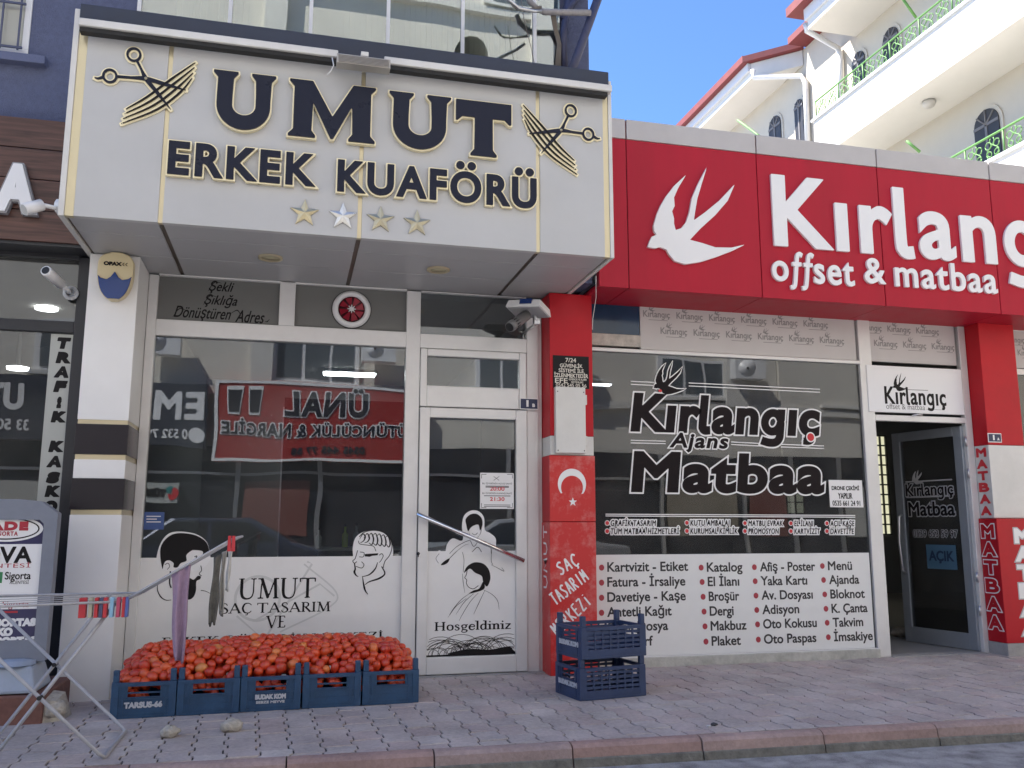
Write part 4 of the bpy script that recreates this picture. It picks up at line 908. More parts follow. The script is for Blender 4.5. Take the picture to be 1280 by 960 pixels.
sxx, szz = F(716, 627.5, yy); flat(mb, [np.array([(sxx + (.036 if k % 2 == 0 else .015) * math.cos(R(90 + 36 * k)), szz + (.036 if k % 2 == 0 else .015) * math.sin(R(90 + 36 * k))) for k in range(10)])], RY - .0132, .001)
mb.build('crescent_and_star', M_vinylw, fp)
# meter cover
bx = BX(695, 566, 731.5, 484.5, RY - .05)
mc = thing('meter_box', ((bx[0] + bx[1]) / 2, RY, bx[2]), 'plain white meter box fixed to the red pillar under the black notice', 'meter box')
mb = MB(); mb.box(bx[0], bx[1], RY - .055, RY - .001, bx[2], bx[3]); mb.build('cover', M_whited, mc, bevel=.005)
mb = MB(); 
for z_ in (bx[2] + .06, bx[3] - .14): mb.box(bx[1], bx[1] + .014, RY - .05, RY - .03, z_, z_ + .08)
mb.build('hinge', M_whited, mc, bevel=.002)
for x_ in (bx[0] + .016, bx[1] - .016):
    for z_ in (bx[2] + .02, bx[3] - .04): mb = MB(); mb.lathe([(.005, 0), (.005, -.002)], (x_, RY - .055, z_), 'y', 10); mb.build('screw', M_dark, mc)
bx = BX(691.5, 484.5, 736, 446, RY - .006)
sn = thing('security_notice', ((bx[0] + bx[1]) / 2, RY, bx[2]), 'black security camera notice with white capitals on the red pillar', 'notice')
mb = MB(); mb.box(bx[0], bx[1], RY - .006, RY - .0005, bx[2], bx[3]); mb.build('plate', mat('black acrylic', (.009, .008, .010), .35, spec=.2), sn)
mb = MB(); yy = RY - .0068
for t_, u0, u1, v0, v1 in (('7/24', 707, 720, 452.5, 448), ('GÜVENLİK', 700, 728, 458.8, 454.2), ('SİSTEMİ İLE', 698.5, 729.5, 465, 460.3), ('İZLENMEKTEDİR', 692.8, 735, 471, 466.3), ('EFE', 694, 709.5, 478.2, 473), ('GÜVENLİK VE ALARM', 711, 733, 475.2, 472.8), ('SİSTEMLERİ', 714, 729, 478.6, 476.3), ('0542 545 05 56', 695, 733, 483, 480.2)): write(mb, t_, BX(u0, v0, u1, v1, yy), yy, off=.0009 if v0 - v1 > 4 else .0003)
mb.build('lettering', mat('cream lettering', (.70, .66, .58), .4), sn)
# security camera with hooded solar light
YCM = -.44; hx, hz = F(661, 386, YCM)
sc_ = thing('security_camera', (hx, YCM, hz - .1), 'security camera under a white hooded solar light beside the red pillar', 'camera')
Rz = Matrix.Rotation(R(-38), 3, 'Z') @ Matrix.Rotation(R(-10), 3, 'X') @ Matrix.Rotation(R(5), 3, 'Y'); HC = Vector((hx, YCM, hz))
def rbox(m_, x0, x1, y0, y1, z0, z1, tap=0.): m_.hexa([tuple(HC + Rz @ Vector(p)) for p in ((x0, y0, z0), (x1, y0, z0), (x1, y1, z0), (x0, y1, z0), (x0 + tap, y0 + tap, z1), (x1 - tap, y0 + tap, z1), (x1 - tap, y1 - tap, z1), (x0 + tap, y1 - tap, z1))])
mb = MB(); rbox(mb, -.15, .15, -.12, .12, -.028, .034, .014); mb.build('hood', M_pvcw, sc_, bevel=.005)
mb = MB(); rbox(mb, -.135, .135, -.105, .105, -.036, -.0282); mb.build('underside', mat('grey plastic lining', (.30, .30, .31), .5), sc_)
mb = MB(); rbox(mb, -.03, .07, -.1215, -.10, -.006, .0355); mb.build('solar_panel', mat('blue solar cell', (.012, .035, .15), .15), sc_)
p0, p1 = Vector(P3c(637, 409, YCM - .16)), Vector(P3c(658, 394, YCM - .02)); d_ = (p1 - p0).normalized()
mb = MB(); mb.tube([p0, p0 + d_ * .03, p1], [.040, .043, .043], 24)
cb = mb.build('camera_body', mat('grey camera body', (.16, .16, .165), .4), sc_); mb = MB(); mb.tube([p0 - d_ * .004, p0 + d_ * .004], .034, 24); mb.build('lens', M_black, cb)
mb = MB(); o_ = d_.orthogonal().normalized(); o2 = d_.cross(o_)
for k in range(12):
    e = p0 + d_ * .075 + (o_ * math.cos(R(30 * k)) + o2 * math.sin(R(30 * k))) * .0425; mb.tube([e - d_ * .02, e + d_ * .02], .006, 6)
mb.build('led_ring', M_dark, cb)
mb = MB(); mb.tube([(hx + .05, YCM + .02, hz - .03), (hx + .075, YCM + .04, hz - .085), (hx + .08, YCM + .12, hz - .10), (hx + .06, -.03, hz - .11)], .012, 8); mb.box(hx + .055, hx + .10, YCM + .03, YCM + .08, hz - .11, hz - .06); mb.build('bracket', M_steel, sc_)

# ---------------------------------------------------------------- printing shop sign
KY, KX0, KX1, KZ0, KZ1, KZ2 = -.56, 2.32, 9.0, 3.0, 4.275, 4.45
ks = thing('printing_shop_sign', (5, KY + .3, KZ0), 'long red sign box with white swallow and raised Kırlangıç lettering', 'shop sign')
KS = [2.578, 3.772, 4.965, 6.165, 7.36, 8.55]
mb = MB(); e_ = [KX0] + KS + [KX1]
for a, b in zip(e_, e_[1:]): mb.box(a + .004, b - .004, KY, KY + .04, KZ0 + .001, KZ1)
mb.build('panel', M_red, ks, bevel=.003)
mb = MB(); mb.box(KX0, KX1, KY + .012, KY + .05, KZ0 + .005, KZ2 - .003); mb.build('backing', mat('dark red joint', (.20, .01, .02), .5), ks)
mb = MB()
for a, b in zip(e_, e_[1:]):
    mb.box(a + .006, b - .006, KY - .008, KY + .25, KZ1 + .003, KZ2)
mb.build('capping', M_capgrey, ks, bevel=.004)
mb = MB()
for a, b in zip(e_, e_[1:]): mb.box(a + .004, b - .004, KY + .05, .0, KZ0 + .003, KZ0 + .03)
mb.build('soffit', M_red, ks)
mb = MB(); mb.box(KX0, KX1, KY + .055, .0, KZ0 + .032, KZ0 + .04); mb.build('soffit_backing', M_dark, ks)
YL = KY - .035
_asc = float(np.concatenate(glyph('l')[0])[:, 1].max())
def logo_l(): return ([stroke(cat([(.07, _asc), (.07, .14), (.085, .05), (.13, .015), (.19, .02)], 8), .078)], .235)
def logo_f(): return ([stroke(cat([(.37, _asc - .03), (.30, _asc), (.235, _asc - .05), (.20, .45), (.13, -.02), (.08, -.14), (.0, -.155)], 8), .070), stroke(np.array([(.08, .425), (.33, .425)]), .062)], .30)
OV = {'g': logo_g(), 'l': logo_l()}; OVF = {'f': logo_f()}
# letters, placed on what the photo shows
A0 = F(973, 303, YL); 
kb = (F(972, 303, YL)[0], 6.62, F(972, 303, YL)[1], F(976, 221, YL)[1])
xr = F(1246, 325, YL)[0]
gl = textcs('Kırlangıç', (0, 1, 0, 1), ref='K', over=OV, track=.055)
_A = np.concatenate([c for g in gl for c in g]); 
_n = np.concatenate(gl[5])[:, 0].max() if len(gl) > 5 else .6      # right end of n
kx1 = kb[0] + (xr - kb[0]) / _n
for g in textcs('Kırlangıç', (kb[0], kx1, kb[2], kb[3]), ref='K', over=OV, track=.055):
    mb = MB(); solid(mb, g, YL + .012, .022, .0075, .024); mb.build('letter', M_vinylw, ks, bevel=.0)
bo = BX(967, 352, 1077, 326, YL); bo = (F(967, 350, YL)[0], F(1077, 350, YL)[0], F(975, 350, YL)[1], F(985, 318, YL)[1])
z0o = F(975, 349.5, YL)[1]; xh = F(980, 327, YL)[1]
for g in textcs('offset', (F(967, 340, YL)[0], F(1068, 340, YL)[0], z0o, xh), ref='x', track=.06, over=OVF): mb = MB(); solid(mb, g, YL + .01, .024, .005, .0065); mb.build('letter', M_vinylw, ks)
for g in textcs('&', (F(1083, 345, YL)[0], F(1107, 345, YL)[0], F(1090, 353, YL)[1], F(1093, 323, YL)[1])): mb = MB(); solid(mb, g, YL + .01, .024, .005, .0065); mb.build('letter', M_vinylw, ks)
for g in textcs('matbaa', (F(1121, 348, YL)[0], F(1247, 352, YL)[0], F(1130, 357, YL)[1], F(1132, 335.5, YL)[1]), ref='x', track=.06): mb = MB(); solid(mb, g, YL + .01, .024, .005, .0065); mb.build('letter', M_vinylw, ks)
BIRD = [(122, 760), (128, 742), (135, 728), (150, 722), (142, 712), (140, 695), (150, 660), (162, 632), (178, 605), (205, 570), (240, 538), (215, 580), (203, 608), (205, 634), (197, 650), (203, 672), (203, 688), (208, 708), (226, 702), (240, 684), (250, 655), (258, 610), (275, 570), (305, 512), (290, 560), (275, 610), (268, 650), (264, 678), (300, 652), (345, 615), (390, 567), (368, 618), (330, 662), (285, 703), (252, 738), (290, 748), (330, 761), (380, 762), (423, 752), (382, 772), (332, 791), (285, 806), (238, 813), (205, 803), (186, 780), (180, 768), (160, 760), (145, 764)]
bc = P2([(760 + a / 2.4615, b / 2.4615) for a, b in BIRD], YL + .01); bc = bc if _area(bc) > 0 else bc[::-1]
mb = MB(); solid(mb, [bc], YL + .008, .026, .006); mb.build('swallow', M_vinylw, ks)
def bird(x0, x1, z0, z1):
    A = np.array(BIRD, float); A[:, 1] *= -1; a0, a1 = A.min(0), A.max(0)
    B = np.stack([x0 + (A[:, 0] - a0[0]) * (x1 - x0) / (a1[0] - a0[0]), z0 + (A[:, 1] - a0[1]) * (z1 - z0) / (a1[1] - a0[1])], 1)
    return B if _area(B) > 0 else B[::-1]

# ---------------------------------------------------------------- printing shopfront
pb = thing('printing_shop_building', (6, 3, ZG), 'single storey printing shop building with flat roof behind the red sign', 'building')
mb = MB(); mb.box(2.31, 12.0, .03, 6.5, 3.1, 4.40); mb.box(11.8, 12.0, .03, 6.5, ZG - .2, 3.1); mb.box(XE + .02, XE + .1, .03, 6.5, ZG - .2, 3.1); mb.build('wall', M_whited, pb)
RW = [(F(981, 600, 6.44)[0], F(1003, 600, 6.44)[0], F(990, 642, 6.44)[1], F(990, 586, 6.44)[1]), (F(1095, 600, 6.44)[0], F(1109, 600, 6.44)[0], F(1100, 668, 6.44)[1], F(1100, 545, 6.44)[1])]
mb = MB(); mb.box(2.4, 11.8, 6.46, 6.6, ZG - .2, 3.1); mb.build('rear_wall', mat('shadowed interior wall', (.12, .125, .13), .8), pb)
mb = MB(); mb.box(2.4, 11.8, .03, 6.4, ZG - .03, ZG + .01); mb.build('floor', M_floorint, pb)
mb = MB(); mb.box(2.4, 11.8, .03, 6.4, 3.05, 3.1); mb.build('ceiling', mat('grey ceiling', (.25, .25, .25), .8), pb)
for x0_, x1_, z0_, z1_ in RW:
    mb = MB(); mb.box(x0_, x1_, 6.44, 6.458, z0_, z1_); rw = mb.build('rear_window', glow_mat('self glowing frosted glass blocks', (.80, .78, .52), .26), pb)  # pane emits a glow of its own in place of daylight from outside
    mb = MB(); n = max(3, int((z1_ - z0_) / .17))
    for k in range(n + 1): zk = z0_ + (z1_ - z0_) * k / n; mb.box(x0_, x1_, 6.40, 6.43, zk - .012, zk + .012)
    for k in range(3): xk = x0_ + (x1_ - x0_) * k / 2; mb.box(xk - .012, xk + .012, 6.405, 6.436, z0_, z1_)
    mb.build('bars', M_dark, rw)
pf = thing('printing_shopfront', (4.2, 0, ZG), 'white framed printing shopfront with lettered dark window and open glass door', 'shopfront')
KL, KW = RX1 + .004, 5.045
zkb, zkt = F(900, 692.3, 0)[1], F(742, 439, 0)[1]; zst = 3.05; zsb = 2.618
xd0, xd1, zdt = 5.178, 6.152, 2.065; xc0 = 5.05
mb = MB(); yb = (-.03, .025)
mb.box(xc0, xd0, *yb, ZG, zst); mb.box(xd1, xd1 + .076, *yb, ZG, zst); mb.box(KL, xc0, *yb, zkt, zsb); mb.box(xd0, xd1, *yb, zdt, zdt + .055)
mb.box(KL, xc0, -.03, .025, ZG, .05)
mb.box(6.632, 11, *yb, 2.56, 2.62); mb.box(6.632, 11, *yb, ZG, .3); mb.box(7.6, 7.68, *yb, .3, 2.56); mb.box(6.632, 11, *yb, 3.0, 3.06)
mb.build('frame', M_alu, pf, bevel=.005)
mb = MB(); mb.box(KL, xc0, .0, .008, .05, zkt); mb.build('window_pane', G_dark, pf)
mb = MB(); mb.box(6.632, 11, .0, .008, .3, 2.56); mb.build('window_pane', G_neigh, pf)
mb = MB(); mb.box(KL, xc0 + .005, -.055, -.031, ZG - .04, .045); mb.build('sill', mat('weathered plaster sill', (.50, .50, .46), .85, noise=.3, nscale=10, bump=.5, bscale=60), pf, bevel=.006)
# banner strip and blue pane over the window
xs0 = F(799.5, 400, 0)[0]
def banner(x0, x1, z0, z1, ph=0.):
    m_ = MB(); m_.box(x0, x1, -.012, .02, z0, z1); b_ = m_.build('banner_strip', mat('pale printed banner', (.55, .54, .53), .6, noise=.05, nscale=3), pf)
    m_ = MB(); k = 0; rows = 3
    for r_ in range(rows):
        zc = z1 - (z1 - z0) * (.30 + r_ * .34); x = x0 + .03 + (r_ % 2) * .16 + ph
        while x + .26 < x1:
            if zc - .02 > z0:
                write(m_, 'Kırlangıç', (x, x + .25, zc - .02, zc + .05), -.0126, ref='Kç', off=.0018, over=OV); flat(m_, [bird(x + .05, x + .12, zc + .045, min(zc + .105, z1 - .003))], -.0129, .0006)
                m_.box(x + .05, x + .23, -.0126, -.012, zc - .034, zc - .029)
            x += .315
    m_.build('lettering', M_inkmid, b_); return b_
banner(xs0, 5.03, zsb + .005, zst, 0); banner(xc0 + .05, xd1 - .03, zsb + .005, zst, -.06); banner(6.65, 8.9, 2.63, 3.0, 0)
mb = MB(); zbl = F(770, 418, 0)[1]; mb.box(KL, xs0 - .005, -.006, .004, zbl, zst); mb.build('blue_pane', mat('blue glass panel', (.012, .045, .10), .12, noise=.3, nscale=3), pf)
mb = MB(); zbl2 = F(770, 433, 0)[1]; mb.box(KL, xs0 - .004, -.024, .01, zbl2, zbl - .003); mb.build('wooden_rail', mat('peeling white rail', (.52, .49, .44), .8, noise=.3, nscale=14, bump=.5, bscale=50), pf, bevel=.003)
# white header sign over door
bx = (xc0 + .06, xd1 - .01, F(1140, 516.5, -.03)[1], F(1140, 459, -.03)[1])
mb = MB(); mb.box(bx[0], bx[1], -.04, -.0, bx[2], bx[3]); hs = mb.build('header_panel', mat('bright white panel', (.80, .81, .82), .35), pf, bevel=.004)
mb = MB(); yy = -.0415
write(mb, 'Kırlangıç', BX(1107, 504, 1181, 486.5, yy), yy, h=.0035, off=.0045, ref='K', over=OV, track=.04, depth=.0012); flat(mb, [bird(F(1116, 480, yy)[0], F(1135, 480, yy)[0], F(1125, 489, yy)[1], F(1125, 466, yy)[1])], yy - .0006)
flat(mb, [stroke(P2([(1134, 487), (1160, 488)], yy), .004)], yy); mb.build('lettering', M_ink, hs)
mb = MB(); write(mb, 'offset & matbaa', BX(1108, 511, 1156, 505.8, yy), yy, ref='ofb'); flat(mb, [stroke(P2([(1158, 511.5), (1181, 512.5)], yy), .003)], yy); mb.build('small_lettering', M_inkmid, hs)
mb = MB(); a_ = F(1145, 520, -.05); mb.tube([(a_[0] - .05, -.06, a_[1]), (a_[0], -.075, a_[1] + .01), (a_[0] + .06, -.06, a_[1] + .012)], .008); mb.build('header_handle', M_steel, pf)
# lower vinyl list
zp0, zp1 = .052, zkb
mb = MB(); mb.box(KL + .005, xc0 - .02, -.012, -.002, zp0, zp1); lv = mb.build('window_sticker', mat('pale grey vinyl sheet', (.78, .79, .78), .4, noise=.05, nscale=2), pf); YV = -.0132
COLS = [(759.5, [('Kartvizit - Etiket', 860, 714.5), ('Fatura - İrsaliye', 856.5, 733.3), ('Davetiye - Kaşe', 857, 752.2), ('Antetli Kağıt', 839.5, 771), ('Cepli Dosya', 835, 789.5), ('Pen. Zarf', 816, 808.5)]),
        (884, [('Katalog', 928, 714.5), ('El İlanı', 924, 732.5), ('Broşür', 924, 751), ('Dergi', 917, 769.5), ('Makbuz', 933, 788), ('Plaket', 926, 807)]),
        (950.5, [('Afiş - Poster', 1019, 714), ('Yaka Kartı', 1009, 731.5), ('Av. Dosyası', 1016, 749.5), ('Adisyon', 999, 767.5), ('Oto Kokusu', 1021, 785.5), ('Oto Paspas', 1020.5, 804.5)]),
        (1035.5, [('Menü', 1065, 712.5), ('Ajanda', 1074, 730), ('Bloknot', 1081, 748), ('K. Çanta', 1084.5, 766), ('Takvim', 1079, 783.5), ('İmsakiye', 1091, 801.5)])]
mb = MB(); md = MB()
for ci, (u0, rows) in enumerate(COLS):
    for ri, (t_, u1, vb) in enumerate(rows):
        u = u0 + ri * (0, 1.2, 1, 1.5)[ci]; a_, b_ = F(u, vb, YV), F(u1, vb, YV); hcap = .074
        write(mb, t_, (a_[0], b_[0], a_[1], a_[1] + hcap), YV, ref='H', off=.0024)
        q = F(u - 7.5, vb - 5, YV); flat(md, ring(q[0], q[1], .0225, .0245, n=20), YV)
mb.build('lettering', mat('dark grey vinyl ink', (.028, .027, .03), .45), lv); md.build('bullet_dot_print', mat('dull red vinyl', (.38, .035, .055), .45), lv)
# big window lettering: white outline around dark fill
wl = MB(); dk = MB(); rd = MB(); YK = -.0035
def outl(groups, off_in, off_out, h, y=YK):
    for k, g in enumerate(groups):
        solid(wl, g, y + .0005 - .00015 * (k % 4), .0025, h, off_out); solid(dk, g, y - .0012, .0012, h, off_in)
kk = F(790, 536.5, YK); ktop = F(793, 493.5, YK)
outl(textcs('Kırlangıç', (F(791, 536, YK)[0], F(1024, 545, YK)[0], kk[1], ktop[1]), ref='K', over=OV, shear=.12, track=.03), .020, .034, .0055)
outl(textcs('Ajans', (F(838, 558, YK)[0], F(910, 560, YK)[0], F(840, 558.5, YK)[1], F(845, 541.5, YK)[1]), ref='A', shear=.2, track=.05), .006, .017, .004, YK - .002)
outl(textcs('Matbaa', (F(792, 614, YK)[0], F(1028, 614, YK)[0], F(800, 612, YK)[1], F(800, 567, YK)[1]), ref='M', shear=.08, track=.03), .022, .036, .0055)
def line2(u0, v0, u1, v1, dv=2.0):
    for s in (-1, 1): flat(wl, [stroke(P2([(u0, v0 + s * dv), (u1, v1 + s * dv)], YK), .008)], YK)
line2(788.5, 478.5, 818, 480, 1.9); line2(861, 480.5, 1025, 488.5, 1.9); line2(788.5, 552, 832, 553, 1.6); line2(914, 554, 952, 556, 1.6); line2(976, 557, 1030, 559, 1.6); line2(757, 643.8, 1069, 645.4, 1.1)
bb = bird(F(817, 480, YK)[0], F(858, 480, YK)[0], F(830, 493, YK)[1], F(835, 450, YK)[1]); solid(wl, [bb], YK, .002, .004, .009); solid(dk, [bb], YK - .0012, .0012, .004, .0)
q = F(1013, 546.5, YK); flat(wl, ring(q[0], q[1], .045, .046), YK - .004); flat(rd, ring(q[0], q[1], .034, .035), YK - .0052)
q = F(825, 488.5, YK); flat(rd, ring(q[0], q[1], .016, .013, n=16), YK - .0052)
BUL = [(757, [('GRAFİK TASARIM', 820, 657.3), ('TÜM MATBAA HİZMETLERİ', 849, 667.5)]), (856.5, [('KUTU AMBALAJ', 912, 657), ('KURUMSAL KİMLİK', 922, 667.2)]), (929, [('MATBU EVRAK', 978.5, 657.4), ('PROMOSYON', 973.5, 667.3)]), (986.5, [('EL İLANI', 1016.5, 657.6), ('KARTVİZİT', 1025, 667.4)]), (1031.5, [('AÇIL KAŞE', 1068, 657.6), ('DAVETİYE', 1067.5, 667.4)])]
for u0, rows in BUL:
    for t_, u1, vb in rows:
        a_, b_ = F(u0 + 6.5, vb, YK), F(u1, vb, YK); gs = textcs(t_, (a_[0], b_[0], a_[1], a_[1] + .046), ref='H', shear=.15, track=.06)
        for k, g in enumerate(gs): solid(wl, g, YK - .0002 * (k % 4), .0012, .0045, .011)
        for g in gs: solid(dk, g, YK - .0021, .001, .0032, .0012)
        q = F(u0 + 2, vb - 3.5, YK); flat(wl, ring(q[0], q[1], .022, .023, n=20), YK - .0012); flat(rd, ring(q[0], q[1], .016, .017, n=20), YK - .0026)
wlo = wl.build('window_lettering', M_vinylw, pf); dk.build('letter_fill', mat('near black letter fill', (.010, .006, .008), .4, spec=.15), wlo); rd.build('red_dot', M_redink, wlo)
bx = BX(1037.5, 634, 1077, 600.5, YK); mb = MB(); mb.box(bx[0], bx[1], YK - .003, YK - .001, bx[2], bx[3]); pp = mb.build('paper_notice', M_vinylw, pf); mb = MB(); yy = YK - .0037
write(mb, 'DRONE ÇEKİMİ', BX(1040, 613.5, 1073.5, 606.5, yy), yy, off=.0015); write(mb, 'YAPILIR', BX(1048, 623.2, 1065, 616.5, yy), yy, off=.0015); write(mb, '0535 661 24 91', BX(1041, 632, 1075, 626, yy), yy, off=.0012); mb.build('lettering', M_ink, pp)
# open door leaf
hx_, hy_ = xd1 - .01, .01; ex, ey = 5.985, .80
dv = Vector((ex - hx_, ey - hy_, 0)); Wd = dv.length; dv.normalize(); nv = Vector((-dv.y, dv.x, 0))
def leaf(mb_, s0, s1, t0, t1, z0, z1):
    P = [Vector((hx_, hy_, 0)) + dv * s + nv * t for s, t in ((s0, t0), (s1, t0), (s1, t1), (s0, t1))]
    mb_.hexa([(p.x, p.y, z0) for p in P] + [(p.x, p.y, z1) for p in P])
mb = MB(); leaf(mb, 0, .09, -.022, .022, ZG + .015, zdt - .02); leaf(mb, Wd - .09, Wd, -.022, .022, ZG + .015, zdt - .02); leaf(mb, .09, Wd - .09, -.022, .022, ZG + .015, .13); leaf(mb, .09, Wd - .09, -.022, .022, zdt - .11, zdt - .02)
ld = mb.build('door', mat('grey aluminium door', (.33, .36, .40), .35, metal=.4, noise=.06), pf, bevel=.004)
mb = MB(); leaf(mb, .088, Wd - .088, -.004, .004, .128, zdt - .108); mb.build('pane', G_dark, ld)
mb = MB()
for t_ in (.06, -.06):
    pts = [Vector((hx_, hy_, 0)) + dv * (Wd - .06) + nv * t_ for _ in range(2)]
    p = pts[0]; mb.tube([(p.x - nv.x * t_ * .6, p.y - nv.y * t_ * .6, 1.22), (p.x, p.y, 1.20), (p.x + dv.x * .02, p.y + dv.y * .02, .95), (p.x, p.y, .67), (p.x - nv.x * t_ * .6, p.y - nv.y * t_ * .6, .65)], .013, 10)
mb.build('handle', M_steel, ld)
# lettering on the open leaf (the side that faces the street and camera)
sidev = 1 if nv.dot(Vector((0, -7, 0)) - Vector((hx_, hy_, 0))) > 0 else -1
def leaf_text(m_, groups, t_, off):
    for g in groups:
        t2 = MB(); solid(t2, g, 0, .001, .005, off)
        n = len(m_.v); vs = []
        for (s, y_, z) in t2.v: p = Vector((hx_, hy_, 0)) + dv * (Wd - s) + nv * sidev * (t_ - y_); vs.append((p.x, p.y, z))
        m_.add(vs, t2.f if sidev < 0 else t2.f)
mb = MB(); leaf_text(mb, textcs('Kırlangıç', (.12, .66, 1.405, 1.52), ref='K', over=OV), .006, .012); leaf_text(mb, textcs('Matbaa', (.14, .66, 1.21, 1.34), ref='M'), .006, .014); leaf_text(mb, textcs('0539 653 59 97', (.17, .67, 1.00, 1.07)), .006, .006); leaf_text(mb, [[bird(.2, .34, 1.52, 1.66)]], .006, .004)
for z_ in (1.54, 1.385): leaf_text(mb, [[np.array([(.12, z_), (.66, z_), (.66, z_ + .012), (.12, z_ + .012)])]], .006, 0)
mb.build('outline_lettering', mat('grey vinyl lettering', (.42, .42, .44), .4), ld)
mb = MB(); leaf_text(mb, textcs('Kırlangıç', (.12, .66, 1.405, 1.52), ref='K', over=OV), .008, .003); leaf_text(mb, textcs('Matbaa', (.14, .66, 1.21, 1.34), ref='M'), .008, .004); leaf_text(mb, textcs('0539 653 59 97', (.17, .67, 1.00, 1.07)), .008, .0); mb.build('lettering', M_ink, ld)
mb = MB(); leaf(mb, Wd - .64, Wd - .31, .005 * sidev, .008 * sidev, .70, .93); pap = mb.build('open_paper', mat('blue paper', (.06, .135, .21), .6), ld)
mb = MB(); leaf_text(mb, textcs('AÇIK', (.34, .61, .78, .87), ref='A'), .0095, .004); mb.build('lettering', mat('navy print', (.012, .03, .07), .5), pap)
for z_ in (.3, .6, 1.55, 1.85): mb = MB(); mb.tube([(hx_ + .005, hy_ - .03, z_), (hx_ + .005, hy_ - .03, z_ + .09)], .012, 8); mb.build('hinge', M_steel, ld)
mb = MB(); mb.box(xd0, xd1, -.06, .25, ZG - .01, ZG + .008); mb.build('threshold', M_conc, pf)
# reception things inside
for k, (u, v, lb) in enumerate(((1012, 522, 'lit strip light seen inside the printing shop'), (742, 480, 'small lit ceiling lamp inside the printing shop by the pillar'))):
    x, y = G(u, v, 3.02); o = thing('ceiling_light', (x, y, 3.02), lb, 'ceiling light'); mb = MB(); mb.box(x - .25, x + .25, y - .06, y + .06, 3.02, 3.045); mb.build('housing', M_pvcw, o); mb = MB(); mb.box(x - .24, x + .24, y - .05, y + .05, 3.005, 3.018); mb.build('diffuser', glow_mat('lit led panel', (1, .98, .94), 12), o)
sh = thing('display_shelf', (4.2, 3.2, ZG), 'dark shelving unit standing inside the printing shop', 'shelf')
mb = MB(); mb.box(3.3, 3.35, 3.0, 3.4, ZG + .01, 2.1); mb.box(5.5, 5.55, 3.0, 3.4, ZG + .01, 2.1); mb.build('side_panel', mat('shelf board', (.16, .14, .12), .6), sh)
mb = MB(); 
for k in range(5): mb.box(3.352, 5.498, 3.0, 3.4, .1 + k * .48, .13 + k * .48)
mb.build('shelf', mat('shelf board', (.16, .14, .12), .6), sh)

# right hand pillar of the printing shop
QX0, QX1, QY = 6.232, 6.63, -.20
rp2 = thing('red_and_white_pillar', (6.17, -.25, ZG), 'red and white pillar lettered MATBAA beside the open printing shop door', 'pillar')
zq1, zq2 = F(1245, 556, QY)[1], F(1250, 648, QY - .05)[1]
QXL = xd1 + .052
mb = MB(); mb.box(QX0, QX1, QY, -.0, zq1, 3.005); mb.build('shaft', M_redpil, rp2, bevel=.004)
mb = MB(); mb.box(QX0, QX1, QY + .002, -.0, zq2 + .004, zq1 - .003); mb.build('white_band', M_whited, rp2, bevel=.003)
mb = MB(); mb.box(QX0 - .03, QX1 + .02, QY - .05, -.032, .08, zq2); mb.build('lower_panel', M_redpil, rp2, bevel=.004)
mb = MB(); mb.box(QX0 - .035, QX1 + .025, QY - .06, -.032, ZG - .03, .078); mb.build('plinth', M_conc, rp2, bevel=.006)
def side_word(body, x, yc, hw, ztop, step, hgt, m_out, m_in, o_out, o_in, par):
    a_, b_ = MB(), MB()
    for i, ch in enumerate(body):
        g = textcs(ch, (-hw, hw, 0, hgt))[0]; z = ztop - hgt - i * step
        for m_, o_, dx in ((a_, o_out, 0), (b_, o_in, .002)):
            if m_ is a_ and m_out is None: continue
            t2 = MB(); solid(t2, g, 0, .0015, .006, o_); m_.add([(x - dx + q[1], yc - q[0], z + q[2]) for q in t2.v], t2.f)
    if m_out: oo = a_.build('side_lettering', m_out, par); b_.build('letter_fill', m_in, oo)
    else: b_.build('side_lettering', m_in, par)
side_word('MATBAA', QX0 - .0015, -.105, .055, zq1 - .03, (zq1 - zq2 - .03) / 6, (zq1 - zq2) / 6 * .64, None, M_redink, 0, .007, rp2)
side_word('MATBAA', QX0 - .0320, -.135, .070, zq2 - .06, (zq2 - .2) / 6, (zq2 - .2) / 6 * .66, M_vinylw, M_redpil, .018, .008, rp2)
wl2, wf2 = MB(), MB(); hgt = (zq2 - .2) / 6 * .68
for i, ch in enumerate('MATBAA'):
    cx = F(1277, 665, QY - .05)[0]; z = zq2 - .10 - hgt - i * (zq2 - .2) / 6; g = textcs(ch, (cx - .075, cx + .075, z, z + hgt))[0]; solid(wl2, g, QY - .0515, .0012, .006, .022); solid(wf2, g, QY - .0530, .0012, .006, .012)
o_ = wl2.build('front_lettering', mat('grey outline vinyl', (.45, .45, .46), .4), rp2); wf2.build('letter_fill', M_vinylw, o_)
bx = (F(1235, 547, QY - .005)[0], F(1252, 547, QY - .005)[0], F(1243, 553, QY - .005)[1], F(1243, 541.5, QY - .005)[1]); numplate(bx, QY - .001, '1', 'A', 'small blue house number plate on the red and white pillar')

